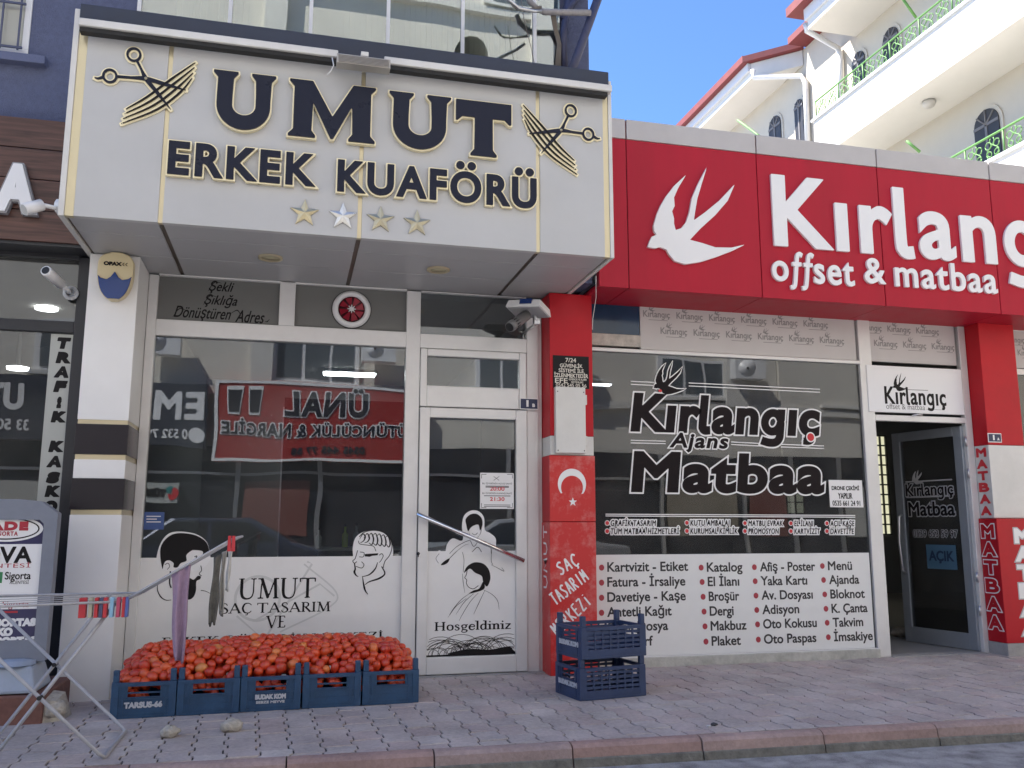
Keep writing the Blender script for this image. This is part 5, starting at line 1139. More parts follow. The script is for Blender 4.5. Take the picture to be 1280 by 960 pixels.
# ---------------------------------------------------------------- neighbour (insurance) shop
NY = -.36
wf = thing('neighbour_sign', (-3, NY, 3.05), 'brown wood plank fascia with a white block letter over the insurance shop', 'shop sign')
zw0, zw1 = 3.03, F(40, 155, -.5)[1]
mb = MB(); npl = 4
for k in range(npl):
    z0_, z1_ = zw0 + (zw1 - zw0) * k / npl, zw0 + (zw1 - zw0) * (k + 1) / npl; mb.box(-6, SX0 - .02, -.60, -.46, z0_ + .003, z1_ - .003)
mb.build('planks', M_wood, wf, bevel=.003)
mb = MB(); mb.box(-6, SX0 - .025, -.585, YW, zw0 + .01, zw1 - .01); mb.box(-6, PX0, -.58, .0, zw0 - .02, zw0 + .005); mb.build('backing', M_dark, wf)
yA = -.66; a0, a1 = F(-8, 262, yA), F(42, 260, yA); zt_ = F(15, 204, yA)[1]
for g in textcs('A', (a0[0] + .02, a1[0] - .02, a0[1] + .02, zt_ - .02)): mb = MB(); solid(mb, g, yA, .05, .006, .022); le = mb.build('letter', M_vinylw, wf); 
for g in textcs('A', (a0[0] + .02, a1[0] - .02, a0[1] + .02, zt_ - .02)): mb = MB(); solid(mb, g, yA + .012, .044, .006, .034); mb.build('letter_side', mat('grey letter return', (.3, .3, .31), .5), le)
nf = thing('insurance_shopfront', (-3, NY, ZG), 'dark framed insurance shopfront window with vertical TRAFİK KASKO strip', 'shopfront')
zb1, zb0 = F(50, 401, NY)[1], F(50, 415, NY)[1]; xj0, xj1 = F(100, 330, NY)[0], PX0 - .004
mb = MB(); mb.box(xj0, xj1, NY - .03, NY + .05, ZG, 3.0); mb.box(-6, xj0, NY - .03, NY + .05, zb0, zb1); mb.box(-6, xj0, NY - .03, NY + .05, 2.98, 3.02); mb.box(-6, xj0, NY - .03, NY + .05, ZG, .25); mb.box(-3.6, -3.5, NY - .03, NY + .05, .25, 2.98)
mb.build('frame', M_dark, nf, bevel=.004)
mb = MB(); mb.box(-6, xj0, NY + .0, NY + .008, .25, 2.98); mb.build('window_pane', G_neigh, nf)
xs_, xe_ = F(64, 420, NY)[0], F(97, 420, NY)[0]; zs1, zs0 = F(80, 418, NY)[1], .6
mb = MB(); mb.box(xs_, xe_, NY - .003, NY - .0005, zs0, zs1); stp = mb.build('vertical_strip', mat('grey white strip', (.42, .43, .40), .5), nf)
mb = MB(); yy = NY - .0042
for ch, v in zip('TRAFİK KASKO', (429, 447, 465, 483, 503, 521, None, 558, 577, 597, 614, 633)):
    if v is None: continue
    tilt = (v - 429) * -.082; uc = 80 + tilt; w_ = 7.0 if ch != 'İ' else 1.6; b_ = BX(uc - w_, v + 5.5, uc + w_, v - 5.5, yy)
    for g in textcs(ch, (b_[0], b_[1], F(uc, v + 5.5, yy)[1], F(uc, v - 5.5, yy)[1]), ref='H' if ch != 'İ' else None, shear=.12): solid(mb, g, yy, .001, .006, .010)
mb.build('lettering', M_ink, stp)
sxw = thing('insurance_interior', (-3.5, 2, ZG), 'dim insurance office interior behind the dark framed window', 'shop interior')
mb = MB(); mb.box(-6, IX0 - .06, 3.0, 3.05, ZG, 3.0); mb.box(IX0 - .12, IX0 - .06, .0, 3.0, ZG, 3.0); mb.build('wall', mat('grey office wall', (.16, .16, .155), .8), sxw); mb = MB(); mb.box(-6, IX0 - .12, NY + .06, 3.0, ZG - .02, ZG + .01); mb.build('floor', M_floorint, sxw); mb = MB(); mb.box(-6, IX0 - .12, NY + .06, 3.0, 2.97, 3.0); mb.build('ceiling', M_intlight, sxw)
for (u, v, lb) in ((58, 387, 'lit oval ceiling lamp behind the insurance shop transom'), (22, 462, 'second lit oval ceiling lamp deeper in the insurance shop')):
    x, y = G(u, v, 2.95) if v < 420 else G(u, v, 2.55); zc = 2.95 if v < 420 else 2.55
    o = thing('ceiling_light', (x, y, zc), lb, 'ceiling light'); mb = MB(); mb.lathe([(.09, 0), (.09, .02)], (x, y, zc), n=24); mb.build('diffuser', glow_mat('lit led panel', (1, .98, .94), 12), o); mb = MB(); mb.lathe([(.10, .021), (.10, .03), (.02, .05), (.01, 2.97 - zc)], (x, y, zc), n=24); mb.build('housing', M_pvcw, o)
def bullet_cam(tip, base, yt, yb_, label, r_=.034):
    a_, b_ = F(*tip, yt), F(*base, yb_); o = thing('bullet_camera', (b_[0], yb_, b_[1] - .05), label, 'camera')
    A_, B_ = Vector((a_[0], yt, a_[1])), Vector((b_[0], yb_, b_[1])); d_ = (B_ - A_).normalized()
    mb = MB(); mb.tube([A_, A_ + d_ * .02, A_ + (B_ - A_) * .62], [r_, r_ * 1.05, r_], 20); bd = mb.build('body', M_pvcw, o)
    mb = MB(); mb.tube([A_ - d_ * .003, A_ + d_ * .006], r_ * .78, 20); mb.build('lens', M_black, bd)
    mb = MB(); mb.tube([A_ + (B_ - A_) * .6, B_], .016, 12); mb.lathe([(.05, .0), (.05, -.018), (.03, -.03)], (B_.x, yb_ + .02, B_.z), 'y', 24); mb.build('mount', M_pvcw, o); return o
bullet_cam((57, 338), (88, 366), -.72, -.42, 'white bullet camera on the dark frame under the wood fascia')
a_, b_ = F(40, 258, -1.45), F(66, 252, -1.3)
sp = thing('spotlight', (b_[0], -1.3, b_[1]), 'small white spotlight on the lower corner of the barber sign', 'spotlight')
A_, B_ = Vector((F(30, 262, -1.42)[0], -1.42, F(30, 262, -1.42)[1])), Vector((F(52, 256, -1.36)[0], -1.36, F(52, 256, -1.36)[1])); C_ = Vector((SX0 + .0, -1.2, 3.07))
mb = MB(); mb.tube([A_, B_], .036, 20); bd = mb.build('head', M_pvcw, sp); mb = MB(); mb.tube([A_ + (A_ - B_) * .02, A_ - (A_ - B_) * .05], .030, 20); mb.build('lens', mat('lamp glass', (.5, .5, .48), .1), bd)
mb = MB(); mb.tube([B_, B_ + (C_ - B_) * .5, C_], .013, 10); mb.lathe([(.045, 0), (.045, -.02), (.03, -.03)], (SX0 - .0, -1.22, 3.08), 'x', 20); mb.build('arm', M_pvcw, sp)

# A-board stand on its step
stp_ = MB(); gx, gy = -1.40, -1.12
rs = random.Random(2)
stp_.box(-4.0, -1.36, -1.14, -.40, ZG - .02, .13)
o = stp_.build('doorstep', mat('worn red brown step', (.20, .095, .075), .85, noise=.35, nscale=12, bump=.5, bscale=40), None, bevel=.012); tag(centre(o), 'low reddish brown concrete step under the insurance sandwich board', 'step')
mb = MB(); mb.hexa([(-1.40, -1.13, ZG), (-1.27, -1.10, ZG), (-1.25, -.90, ZG), (-1.38, -.88, ZG), (-1.39, -1.11, .10), (-1.30, -1.09, .085), (-1.29, -.93, .11), (-1.37, -.90, .12)]); mb.ball((-1.31, -1.06, .03), .06, .08, .06, None, 9, 7, .4, random.Random(9)); o = mb.build('kerb_stone_block', M_stone); tag(centre(o), 'rough pale stone block at the end of the red brown step', 'stone')
bY = -.98
bd_ = thing('pavement_sign', (-1.75, bY, .13), 'grey framed pavement sign for insurance with navy panel', 'pavement sign')
zt = F(30, 624, bY)[1]; xr_ = F(71, 660, bY)[0]; xr2 = F(56, 790, bY)[0]; xl_ = xr_ - .80; z0_ = F(40, 800, bY)[1]
mb = MB(); out = [(xl_, .30), (xl_, zt - .09), (xl_ + .09, zt - .015), (xl_ + .2, zt), (xr_ - .22, zt), (xr_ - .10, zt - .012), (xr_, zt - .085), (xr_ - .005, .30)]; out = [np.array(out)[::-1]]
hol = np.array([(xl_ + .075, z0_), (xl_ + .075, zt - .15), (xl_ + .1, zt - .125), (xr_ - .1, zt - .125), (xr_ - .075, zt - .15), (xr_ - .075, z0_)])
hx0, hx1 = (xl_ + xr_) / 2 - .13, (xl_ + xr_) / 2 + .13
han = np.array([(hx0, zt - .065), (hx1, zt - .065), (hx1, zt - .03), (hx0, zt - .03)])
solid(mb, orient([out[0], hol, han]), bY, .09, .008)
mb.build('frame', mat('grey plastic', (.20, .22, .27), .5, noise=.1, nscale=10), bd_, bevel=.0)
mb = MB(); mb.box(xl_ + .07, xr_ - .07, bY + .02, bY + .06, z0_ - .01, zt - .12); pn = mb.build('panel', mat('navy poster', (.022, .02, .085), .3), bd_)
mb = MB(); mb.hexa([(xl_ - .02, bY - .14, .135), (xr_ - .01, bY - .14, .135), (xr_ - .01, bY + .25, .135), (xl_ - .02, bY + .25, .135), (xl_ + .02, bY - .10, .29), (xr_ - .05, bY - .10, .29), (xr_ - .05, bY + .2, .29), (xl_ + .02, bY + .2, .29)]); mb.build('base', mat('pale blue grey plastic', (.34, .40, .50), .5, noise=.1, nscale=10), bd_, bevel=.02)
mb = MB(); bcx = F(17, 815, bY - .05)[0]; mb.lathe([(.12, 0), (.115, .02), (.05, .03)], (bcx, bY - .02, .29), n=24); mb.build('filler_cap', mat('pale blue grey plastic', (.34, .40, .50), .5), bd_)
yy = bY + .019
def bxx(u0, v0, u1, v1): return BX(u0, v0, u1, v1, yy)
mb = MB(); q = F(8, 661, yy); flat(mb, ring(q[0], q[1], .205, .078), yy); q2 = bxx(-60, 763, 53, 680); mb.box(q2[0], q2[1], yy - .001, yy + .0, q2[2], q2[3]); write(mb, 'TRAFİK SİGORTASI', (F(-74, 780, yy)[0], F(46.5, 782, yy)[0], F(20, 782, yy)[1], F(20, 774, yy)[1]), yy, off=.005, track=.03, ref='H'); write(mb, 'KASKO', (F(-25, 792, yy)[0], F(14.5, 792, yy)[0], F(10, 794, yy)[1], F(10, 785.5, yy)[1]), yy, off=.005, ref='H'); write(mb, 'KONUT SİGORTASI', (F(-72, 804, yy)[0], F(46, 805, yy)[0], F(20, 806, yy)[1], F(20, 797, yy)[1]), yy, off=.005, ref='H')
pw = mb.build('white_print', M_vinylw, pn)
mb = MB(); q = F(8, 661, yy - .002); flat(mb, ring(q[0], q[1], .185, .066, .008), yy - .0012); yy -= .0022
write(mb, 'NOVA', (F(-48, 705, yy)[0], F(38, 705, yy)[0], F(20, 703, yy)[1], F(20, 684, yy)[1]), yy, off=.004, ref='H'); write(mb, 'Sigorta', (F(6, 723, yy)[0], F(38, 723, yy)[0], F(20, 724, yy)[1], F(20, 715, yy)[1]), yy, ref='H', off=.001); write(mb, 'ACENTESİ', (F(12, 727, yy)[0], F(36, 727, yy)[0], F(20, 730, yy)[1], F(20, 726, yy)[1]), yy, ref='H')
mb.build('black_print', M_ink, pn)
mb = MB(); write(mb, 'ADE', (F(-12, 660, yy)[0], F(34, 660, yy)[0], F(10, 662, yy)[1], F(10, 653, yy)[1]), yy, ref='H', off=.006, track=.1); write(mb, 'SİGORTA', (F(-10, 667, yy)[0], F(22, 667, yy)[0], F(8, 669.5, yy)[1], F(8, 664.5, yy)[1]), yy, ref='H', track=.1, off=.001); write(mb, 'ACENTESİ', (F(-40, 706, yy)[0], F(38, 706, yy)[0], F(20, 709.5, yy)[1], F(20, 704.5, yy)[1]), yy, ref='H', track=.05)
write(mb, 'Sigorta', (F(3, 757, yy)[0], F(36, 757, yy)[0], F(20, 759, yy)[1], F(20, 751, yy)[1]), yy, ref='H'); q = bxx(0, 766.5, 22, 763.5); mb.box(q[0], q[1], yy, yy + .003, q[2], q[3])
mb.build('red_print', mat('dark red print', (.40, .02, .04), .4), pn)
mb = MB(); q = bxx(-14, 729, 3.5, 715); mb.box(q[0], q[1], yy, yy + .001, q[2], q[3]); mb.build('green_print', mat('green print', (.02, .2, .07), .4), pn)

# ---------------------------------------------------------------- roof top things: dish, cables, pole at the balcony corner
yP = -.62
def P3(u, v, y): a = F(u, v, y); return (a[0], y, a[1])
pd = thing('satellite_dish', P3(624, 2, -1.0), 'white satellite dish on a bracket at the balcony corner', 'satellite dish')
c = Vector(P3(624, -12, -1.0)); mb = MB(); ax = Vector((-.35, -.8, .5)).normalized(); o1 = ax.orthogonal().normalized(); o2 = ax.cross(o1); vs, fs = [], []
for i in range(7):
    rr_ = .17 * i / 6
    for k in range(24): vs.append(c + (o1 * math.cos(k * math.pi / 12) + o2 * math.sin(k * math.pi / 12)) * rr_ + ax * (rr_ ** 2 * 1.6))
for i in range(6):
    for k in range(24): fs.append((i * 24 + k, i * 24 + (k + 1) % 24, (i + 1) * 24 + (k + 1) % 24, (i + 1) * 24 + k))
mb.add(vs, fs, True); mb.add([v - ax * .006 for v in vs], [f[::-1] for f in fs], True); mb.build('dish', M_whited, pd)
mb = MB(); mb.tube([c - ax * .01, P3(648, 10, -.9), P3(668, 14, -.8), P3(676, 14, -.75)], .014, 8); mb.build('arm', M_steel, pd)
pp_ = thing('slanted_pipe', P3(713, 95, -.56), 'dark slanted metal pole with crossbar at the balcony corner', 'pole')
mb = MB(); mb.tube([P3(711, 96, -.60), P3(722, 68, -.60), P3(736, 30, -.60), P3(754, -20, -.60)], .036, 12); mb.build('pole', mat('dark blue painted pipe', (.05, .055, .11), .5, noise=.2, nscale=20), pp_)
mb = MB(); mb.tube([P3(672, 11, -.66), P3(680, 15, -.66), P3(738, 16, -.66)], .026, 12); mb.tube([P3(672, 11, -.66), P3(662, 2, -.66), P3(658, -8, -.66)], .022, 10); mb.build('crossbar', mat('weathered grey pipe', (.30, .29, .30), .6, noise=.25, nscale=25), pp_)
mb = MB()
for k in range(7):
    o_ = k * 1.3; mb.tube([P3(689 + o_ * .6, 18, -.64), P3(692 + o_ * .5, 35, -.55), P3(697 + o_ * .5, 55, -.52), P3(693 + o_ * .9, 96, -.52)], .007, 6)
for q in (((633, -5), (641, 8), (655, 12), (677, 8)), ((634, -3), (645, 11), (660, 11), (677, 10)), ((651, -5), (655, 25), (664, 60), (668, 80))): mb.tube([P3(u, v, -.72) for u, v in q], .006 if q[0][0] != 651 else .003, 6)
o = mb.build('cable_bundle', M_cable); tag(centre(o), 'loose brown cables hanging down beside the glazed balcony', 'cables')
mb = MB(); mb.tube([P3(706, 92, -.50), P3(704, 40, -.50), P3(712, -15, -.50)], .028, 10); mb.tube([P3(704, 25, -.5), P3(709, 12, -.5), P3(726, -10, -.5)], .03, 8); o = mb.build('downpipe', mat('dark blue painted pipe', (.05, .055, .11), .5)); tag(centre(o), 'dark painted downpipe on the blue corner of the building', 'pipe')
mb = MB(); mb.tube([P3(745, 345, -.58), P3(745, 372, -.40), P3(741, 398, -.275), P3(740.5, 412, -.272)], .003, 6); o = mb.build('loose_wire', M_pvcw); tag(centre(o), 'thin loose wire hanging beside the top of the red pillar', 'wire')

# ---------------------------------------------------------------- white building behind
wb = thing('white_apartment_building', (16, 6, 0), 'white apartment building with green railed balconies and red eaves behind the printing shop', 'building')
XF, XW = 12.0, 13.25
yend = 10.74; ztop = [10.9, 7.64]; zbot = [9.85, 6.55]
zA_ = X_(939, 98, 12.2)[1]; yN, zN = X_(1010, 37, XF - .1)
mb = MB(); mb.box(XW, 24, -8, yN, -.2, zN + .25); mb.box(XW, 24, yN + .001, 34, -.2, zA_ + .46); mb.build('wall', M_cream, wb)
for zt_, zb_ in zip(ztop, zbot):
    mb = MB(); mb.box(XF, XF + .14, -8, yend, zb_, zt_ - .06); mb.box(XF + .141, XW, yend - .14, yend, zb_, zt_ - .06); mb.box(XF + .142, XW, -8, yend - .141, zb_ + .001, zb_ + .16); bl = mb.build('balcony', M_whitewall, wb)
    mb = MB(); mb.box(XF - .05, XF + .2, -8, yend + .05, zt_ - .058, zt_); mb.build('coping', mat('grey coping', (.55, .56, .58), .6), bl)
    mb = MB(); hgt = .47; zr = zt_ + .001
    mb.tube([(XF + .07, -8, zr + hgt), (XF + .07, yend, zr + hgt)], .022, 6); mb.tube([(XF + .07, -8, zr + .05), (XF + .07, yend, zr + .05)], .014, 6)
    y = yend - .02
    while y > -3:
        mb.tube([(XF + .07, y, zr), (XF + .07, y, zr + hgt)], .018, 6)
        for s in (0, 1):
            yc = y - .24 - s * .42
            for q in (1, -1):
                mb.tube([(XF + .07, yc + q * (.02 + .15 * math.sin(R(t)) * (1 - t / 500)), zr + .06 + .36 * t / 300) for t in range(0, 301, 30)], .011, 5)
                mb.tube([(XF + .07, yc + q * (.10 + .07 * math.cos(R(t))), zr + .30 + .07 * math.sin(R(t))) for t in range(0, 361, 45)], .010, 5)
                mb.tube([(XF + .07, yc + q * (.09 + .06 * math.cos(R(t))), zr + .13 + .06 * math.sin(R(t))) for t in range(0, 361, 45)], .010, 5)
        y -= .92
    mb.build('railing', M_greenrail, bl)
def archwin(y0, y1, z0, z1, x=XW):
    yc, r_ = (y0 + y1) / 2, (y1 - y0) / 2; n = 16
    def shape(e, zb_): return [(yc + (r_ + e) * math.cos(math.pi * k / n), z1 - r_ + (r_ + e) * math.sin(math.pi * k / n)) for k in range(n + 1)] + [(y0 - e, zb_), (y1 + e, zb_)]
    def pr(poly, xa, xb):
        t2 = MB(); t2.prism([(-p[0], p[1]) for p in poly], xa, xb); m2 = MB(); m2.add([(q[1], -q[0], q[2]) for q in t2.v], t2.f); return m2
    o = pr(shape(.08, z0), x - .03, x + .02).build('window', M_cream, wb)
    pr(shape(0, z0 + .05), x - .055, x + .03).build('pane', mat('dark grey window pane', (.05, .05, .055), .35, spec=.2), o)  # opaque pane in one even dark grey
    m2 = MB(); m2.box(x - .07, x - .056, yc - .03, yc + .03, z0 + .05, z1 - r_); m2.box(x - .07, x - .056, y0, y1, z1 - r_ - .03, z1 - r_ + .03)
    for t in (45, 90, 135): m2.tube([(x - .06, yc, z1 - r_), (x - .06, yc + r_ * math.cos(R(t)), z1 - r_ + r_ * math.sin(R(t)))], .02, 4)
    m2.build('frame', mat('grey brown window frame', (.16, .15, .15), .5), o)
for q in ((1067, 1083, 65), (1105, 1125, 35), (1219, 1251, 137)):
    ya, yb_ = X_(q[1], q[2] + 12, XW)[0], X_(q[0], q[2] + 12, XW)[0]; zt_ = X_((q[0] + q[1]) / 2, q[2], XW)[1]; archwin(ya, yb_, zt_ - 2.1, zt_)
    if q[0] == 1219:
        for k in (1, 2, 3): archwin(ya - 2.0 * k, yb_ - 2.0 * k, zt_ - 2.1, zt_); archwin(ya - 2.0 * k, yb_ - 2.0 * k, zt_ + 1.2, zt_ + 3.3)
yc_ = X_(978, 140, XW)[0]
for q in ((962, 977, 146), (994, 1005, 125)):
    ya, yb_ = X_(q[1], q[2], XW)[0], X_(q[0], q[2], XW)[0]; zt_ = X_((q[0] + q[1]) / 2, q[2], XW)[1]; archwin(ya, yb_, zt_ - 2.2, zt_)
# eaves
yA_, zA_ = X_(939, 98, 12.2); y_far, _ = X_(871.5, 158, 12.2)
yN, zN = X_(1010, 37, XF - .1)
mb = MB(); mb.box(12.2, XW, yA_, 34, zA_, zA_ + .22); mb.build('far_eave', M_whitewall, wb)
mb = MB(); P = [(12.2, yA_), (XW - .02, yA_ - 1.0), (XW - .02, yA_)]; mb.add([(p[0], p[1], zA_ + .0) for p in P] + [(p[0], p[1], zA_ + .45) for p in P], [(0, 1, 2), (5, 4, 3), (0, 3, 4, 1), (1, 4, 5, 2), (2, 5, 3, 0)]); mb.build('far_eave_end', M_whitewall, wb)
mb = MB(); mb.box(12.12, XW + .5, yA_ + .02, 34, zA_ + .222, zA_ + .46); mb.build('far_fascia', mat('grey white fascia', (.6, .61, .63), .6), wb)
mb = MB()
mb.box(11.95, 12.30, yA_, 34, zA_ + .462, zA_ + .66)
mb.hexa([(11.95, yA_, zA_ + .462), (XW - .1, yA_ - 1.15, zA_ + .462), (XW + .1, yA_ - .9, zA_ + .462), (12.25, yA_ + .05, zA_ + .462), (11.95, yA_, zA_ + .64), (XW - .1, yA_ - 1.15, zA_ + .64), (XW + .1, yA_ - .9, zA_ + .64), (12.25, yA_ + .05, zA_ + .64)])
mb.box(XW - .55, XW + .2, yN - .5, yA_ - 1.14, zA_ + .464, zA_ + .65)
rf = mb.build('roof_edge', M_redroof, wb)
mb = MB(); mb.add([(12.3, yA_, zA_ + .66), (12.3, 34, zA_ + .66), (18, 34, zA_ + 2.6), (18, yA_ + 4, zA_ + 2.6)], [(0, 3, 2, 1)]); mb.build('roof', M_redroof, wb)
mb = MB(); mb.box(XF - .1, XW, -8, yN, zN, zN + .25); mb.build('near_eave', M_whitewall, wb)
mb = MB(); mb.box(XF - .16, XW + .6, -8, yN + .05, zN + .252, zN + .55); mb.build('near_fascia', mat('grey white fascia', (.6, .61, .63), .6), wb)
mb = MB(); mb.box(XF - .40, XF + .1, -8, yN + .45, zN + .552, zN + .78); mb.box(XF + .101, XW + .4, yN + .1, yN + .44, zN + .553, zN + .775); mb.build('roof_edge', M_redroof, wb)
mb = MB(); mb.add([(XF - .3, -8, zN + .79), (XF - .3, yN + .4, zN + .79), (18, yN + .4, zN + 3), (18, -8, zN + 3)], [(0, 3, 2, 1), (0, 1, 2, 3)]); mb.build('roof', M_redroof, wb)
def PX3(u, v, x): a = X_(u, v, x); return (x, a[0], a[1])
mb = MB(); mb.tube([PX3(1007, 30, 11.95), PX3(1008, 38, 11.95), PX3(1047, 60, XW - .1), PX3(1050, 68, XW - .1), PX3(1051, 130, XW - .1)], .07, 10); mb.tube([PX3(941, 88, 12.1), PX3(942, 97, 12.1), PX3(1001, 95, XW - .1), PX3(1007, 103, XW - .1), PX3(1010, 190, XW - .1)], .075, 10); mb.build('downpipe', mat('white downpipe', (.66, .65, .64), .5), wb)
q = PX3(1161, 129, 12.55); mb = MB(); mb.lathe([(.02, 0), (.13, -.01), (.14, -.06), (.10, -.13), (.03, -.15)], (12.55, q[1], zbot[0]), n=20); mb.build('balcony_lamp', mat('frosted globe', (.45, .43, .4), .3), wb)
for q in ([PX3(922, 150, 11.2), PX3(945, 167, 11.2), PX3(952, 172, 11.2)], [PX3(1133, 176, 11.0), PX3(1150, 190, 11.2)], [PX3(1128, -2, 11.6), PX3(1145, 22, 12.0)]):
    cl = MB(); cl.tube(q, .03, 6); cl.build('clothes_line_arm', M_greenrail, wb)

# ---------------------------------------------------------------- other side of the street (seen mirrored in the shop glass)
YO = -13.0
def V_(u, v): a = F(u, v, -YO); return a                     # mirror image of the far facade in the y = 0 glass
ob = thing('beige_building', (0, YO - 4, 0), 'beige building across the street mirrored in the shop windows', 'building')
mb = MB(); mb.box(-40, -6, YO - 8, YO, -.2, 14.5); mb.box(-5.98, 12, YO - 8.02, YO - .0, -.2, 14.6); mb.box(12.02, 45, YO - 8, YO + .1, -.2, 13); mb.build('wall', M_beige, ob)
def owin(x0, x1, z0, z1):
    m_ = MB(); m_.box(x0 - .08, x1 + .08, YO + .0, YO + .07, z0 - .08, z1 + .08); o_ = m_.build('window', M_pvcw, ob); m_ = MB(); n = 3
    for k in range(n): m_.box(x0 + (x1 - x0) * k / n + .04, x0 + (x1 - x0) * (k + 1) / n - .04, YO + .01, YO + .085, z0, z1)
    m_.build('pane', mat('dark window pane', (.10, .12, .14), .1), o_); m_ = MB(); m_.box(x0 - .2, x1 + .2, YO, YO + .2, z0 - .16, z0 - .085); m_.build('sill', M_whited, o_)
a_, b_ = V_(345, 475), V_(445, 432)
zwa, zwb = a_[1], b_[1]; wd_ = b_[0] - a_[0]
for k in range(-5, 6):
    for fl0 in range(4): owin(a_[0] + k * 4.6, a_[0] + k * 4.6 + wd_, zwa + fl0 * 3.1, zwb + fl0 * 3.1)
zsg = V_(400, 560)[1]
mb = MB(); mb.box(-40, 45, YO + .0, YO + .12, -.2, zsg); mb.build('shop_glazing', mat('dark shop fronts across', (.03, .032, .04), .25), ob)
rq = random.Random(21); xq = -24.0
while xq < 30:
    wq = rq.uniform(1.1, 2.6); t_ = rq.random()
    mb = MB(); mb.box(xq, xq + .09, YO + .121, YO + .2, -.2, zsg); mb.box(xq + .09, xq + wq, YO + .121, YO + .18, zsg * .78, zsg * .80); mb.build('mullion', M_steel, ob)
    if t_ < .35: mb = MB(); mb.box(xq + .1, xq + wq - .05, YO + .122, YO + .16, -.05, .5 + rq.random() * .4); mb.build('stall_riser', mat('pale stall riser %d' % (int(t_ * 100) % 3), [(.45, .43, .4), (.3, .12, .1), (.35, .38, .42)][int(t_ * 100) % 3], .6), ob)
    elif t_ < .62: mb = MB(); mb.box(xq + .2, xq + wq - .15, YO + .122, YO + .14, .9, 1.9 + rq.random() * .5); mb.build('window_poster', mat('poster %d' % (int(t_ * 100) % 4), [(.42, .42, .40), (.10, .14, .19), (.26, .23, .18), (.18, .07, .06)][int(t_ * 100) % 4], .5), ob)
    elif t_ < .75:
        mb = MB(); mb.hexa([(xq, YO + .2, zsg - .25), (xq + wq, YO + .2, zsg - .25), (xq + wq, YO + 1.1, zsg - .55), (xq, YO + 1.1, zsg - .55), (xq, YO + .2, zsg - .2), (xq + wq, YO + .2, zsg - .2), (xq + wq, YO + 1.1, zsg - .5), (xq, YO + 1.1, zsg - .5)]); mb.build('awning', mat('striped awning cloth', (.5, .46, .38), .8), ob)
    xq += wq
for xq, m_ in ((-7.5, M_whitewall), (-1.0, M_whitewall), (5.2, M_whitewall), (10.5, M_whitewall), (16, M_whitewall)): mb = MB(); mb.box(xq, xq + .5, YO + .0, YO + .25, zsg + 1.2, 14.5); mb.build('pilaster', m_, ob)
for k in range(4): mb = MB(); mb.box(-40, 45, YO, YO + .16, zsg + 1.1 + k * 3.1, zsg + 1.28 + k * 3.1); mb.build('string_course', M_whitewall, ob)
for k in range(4): mb = MB(); xq = -3.2 + k * 4.6; mb.box(xq, xq + .8, YO + .2, YO + .5, zsg + 1.9, zsg + 2.45); mb.lathe([(.2, 0), (.2, .01), (.03, .02)], (xq + .28, YO + .5, zsg + 2.17), 'y', 20); mb.build('air_conditioner', M_pvcw, ob)
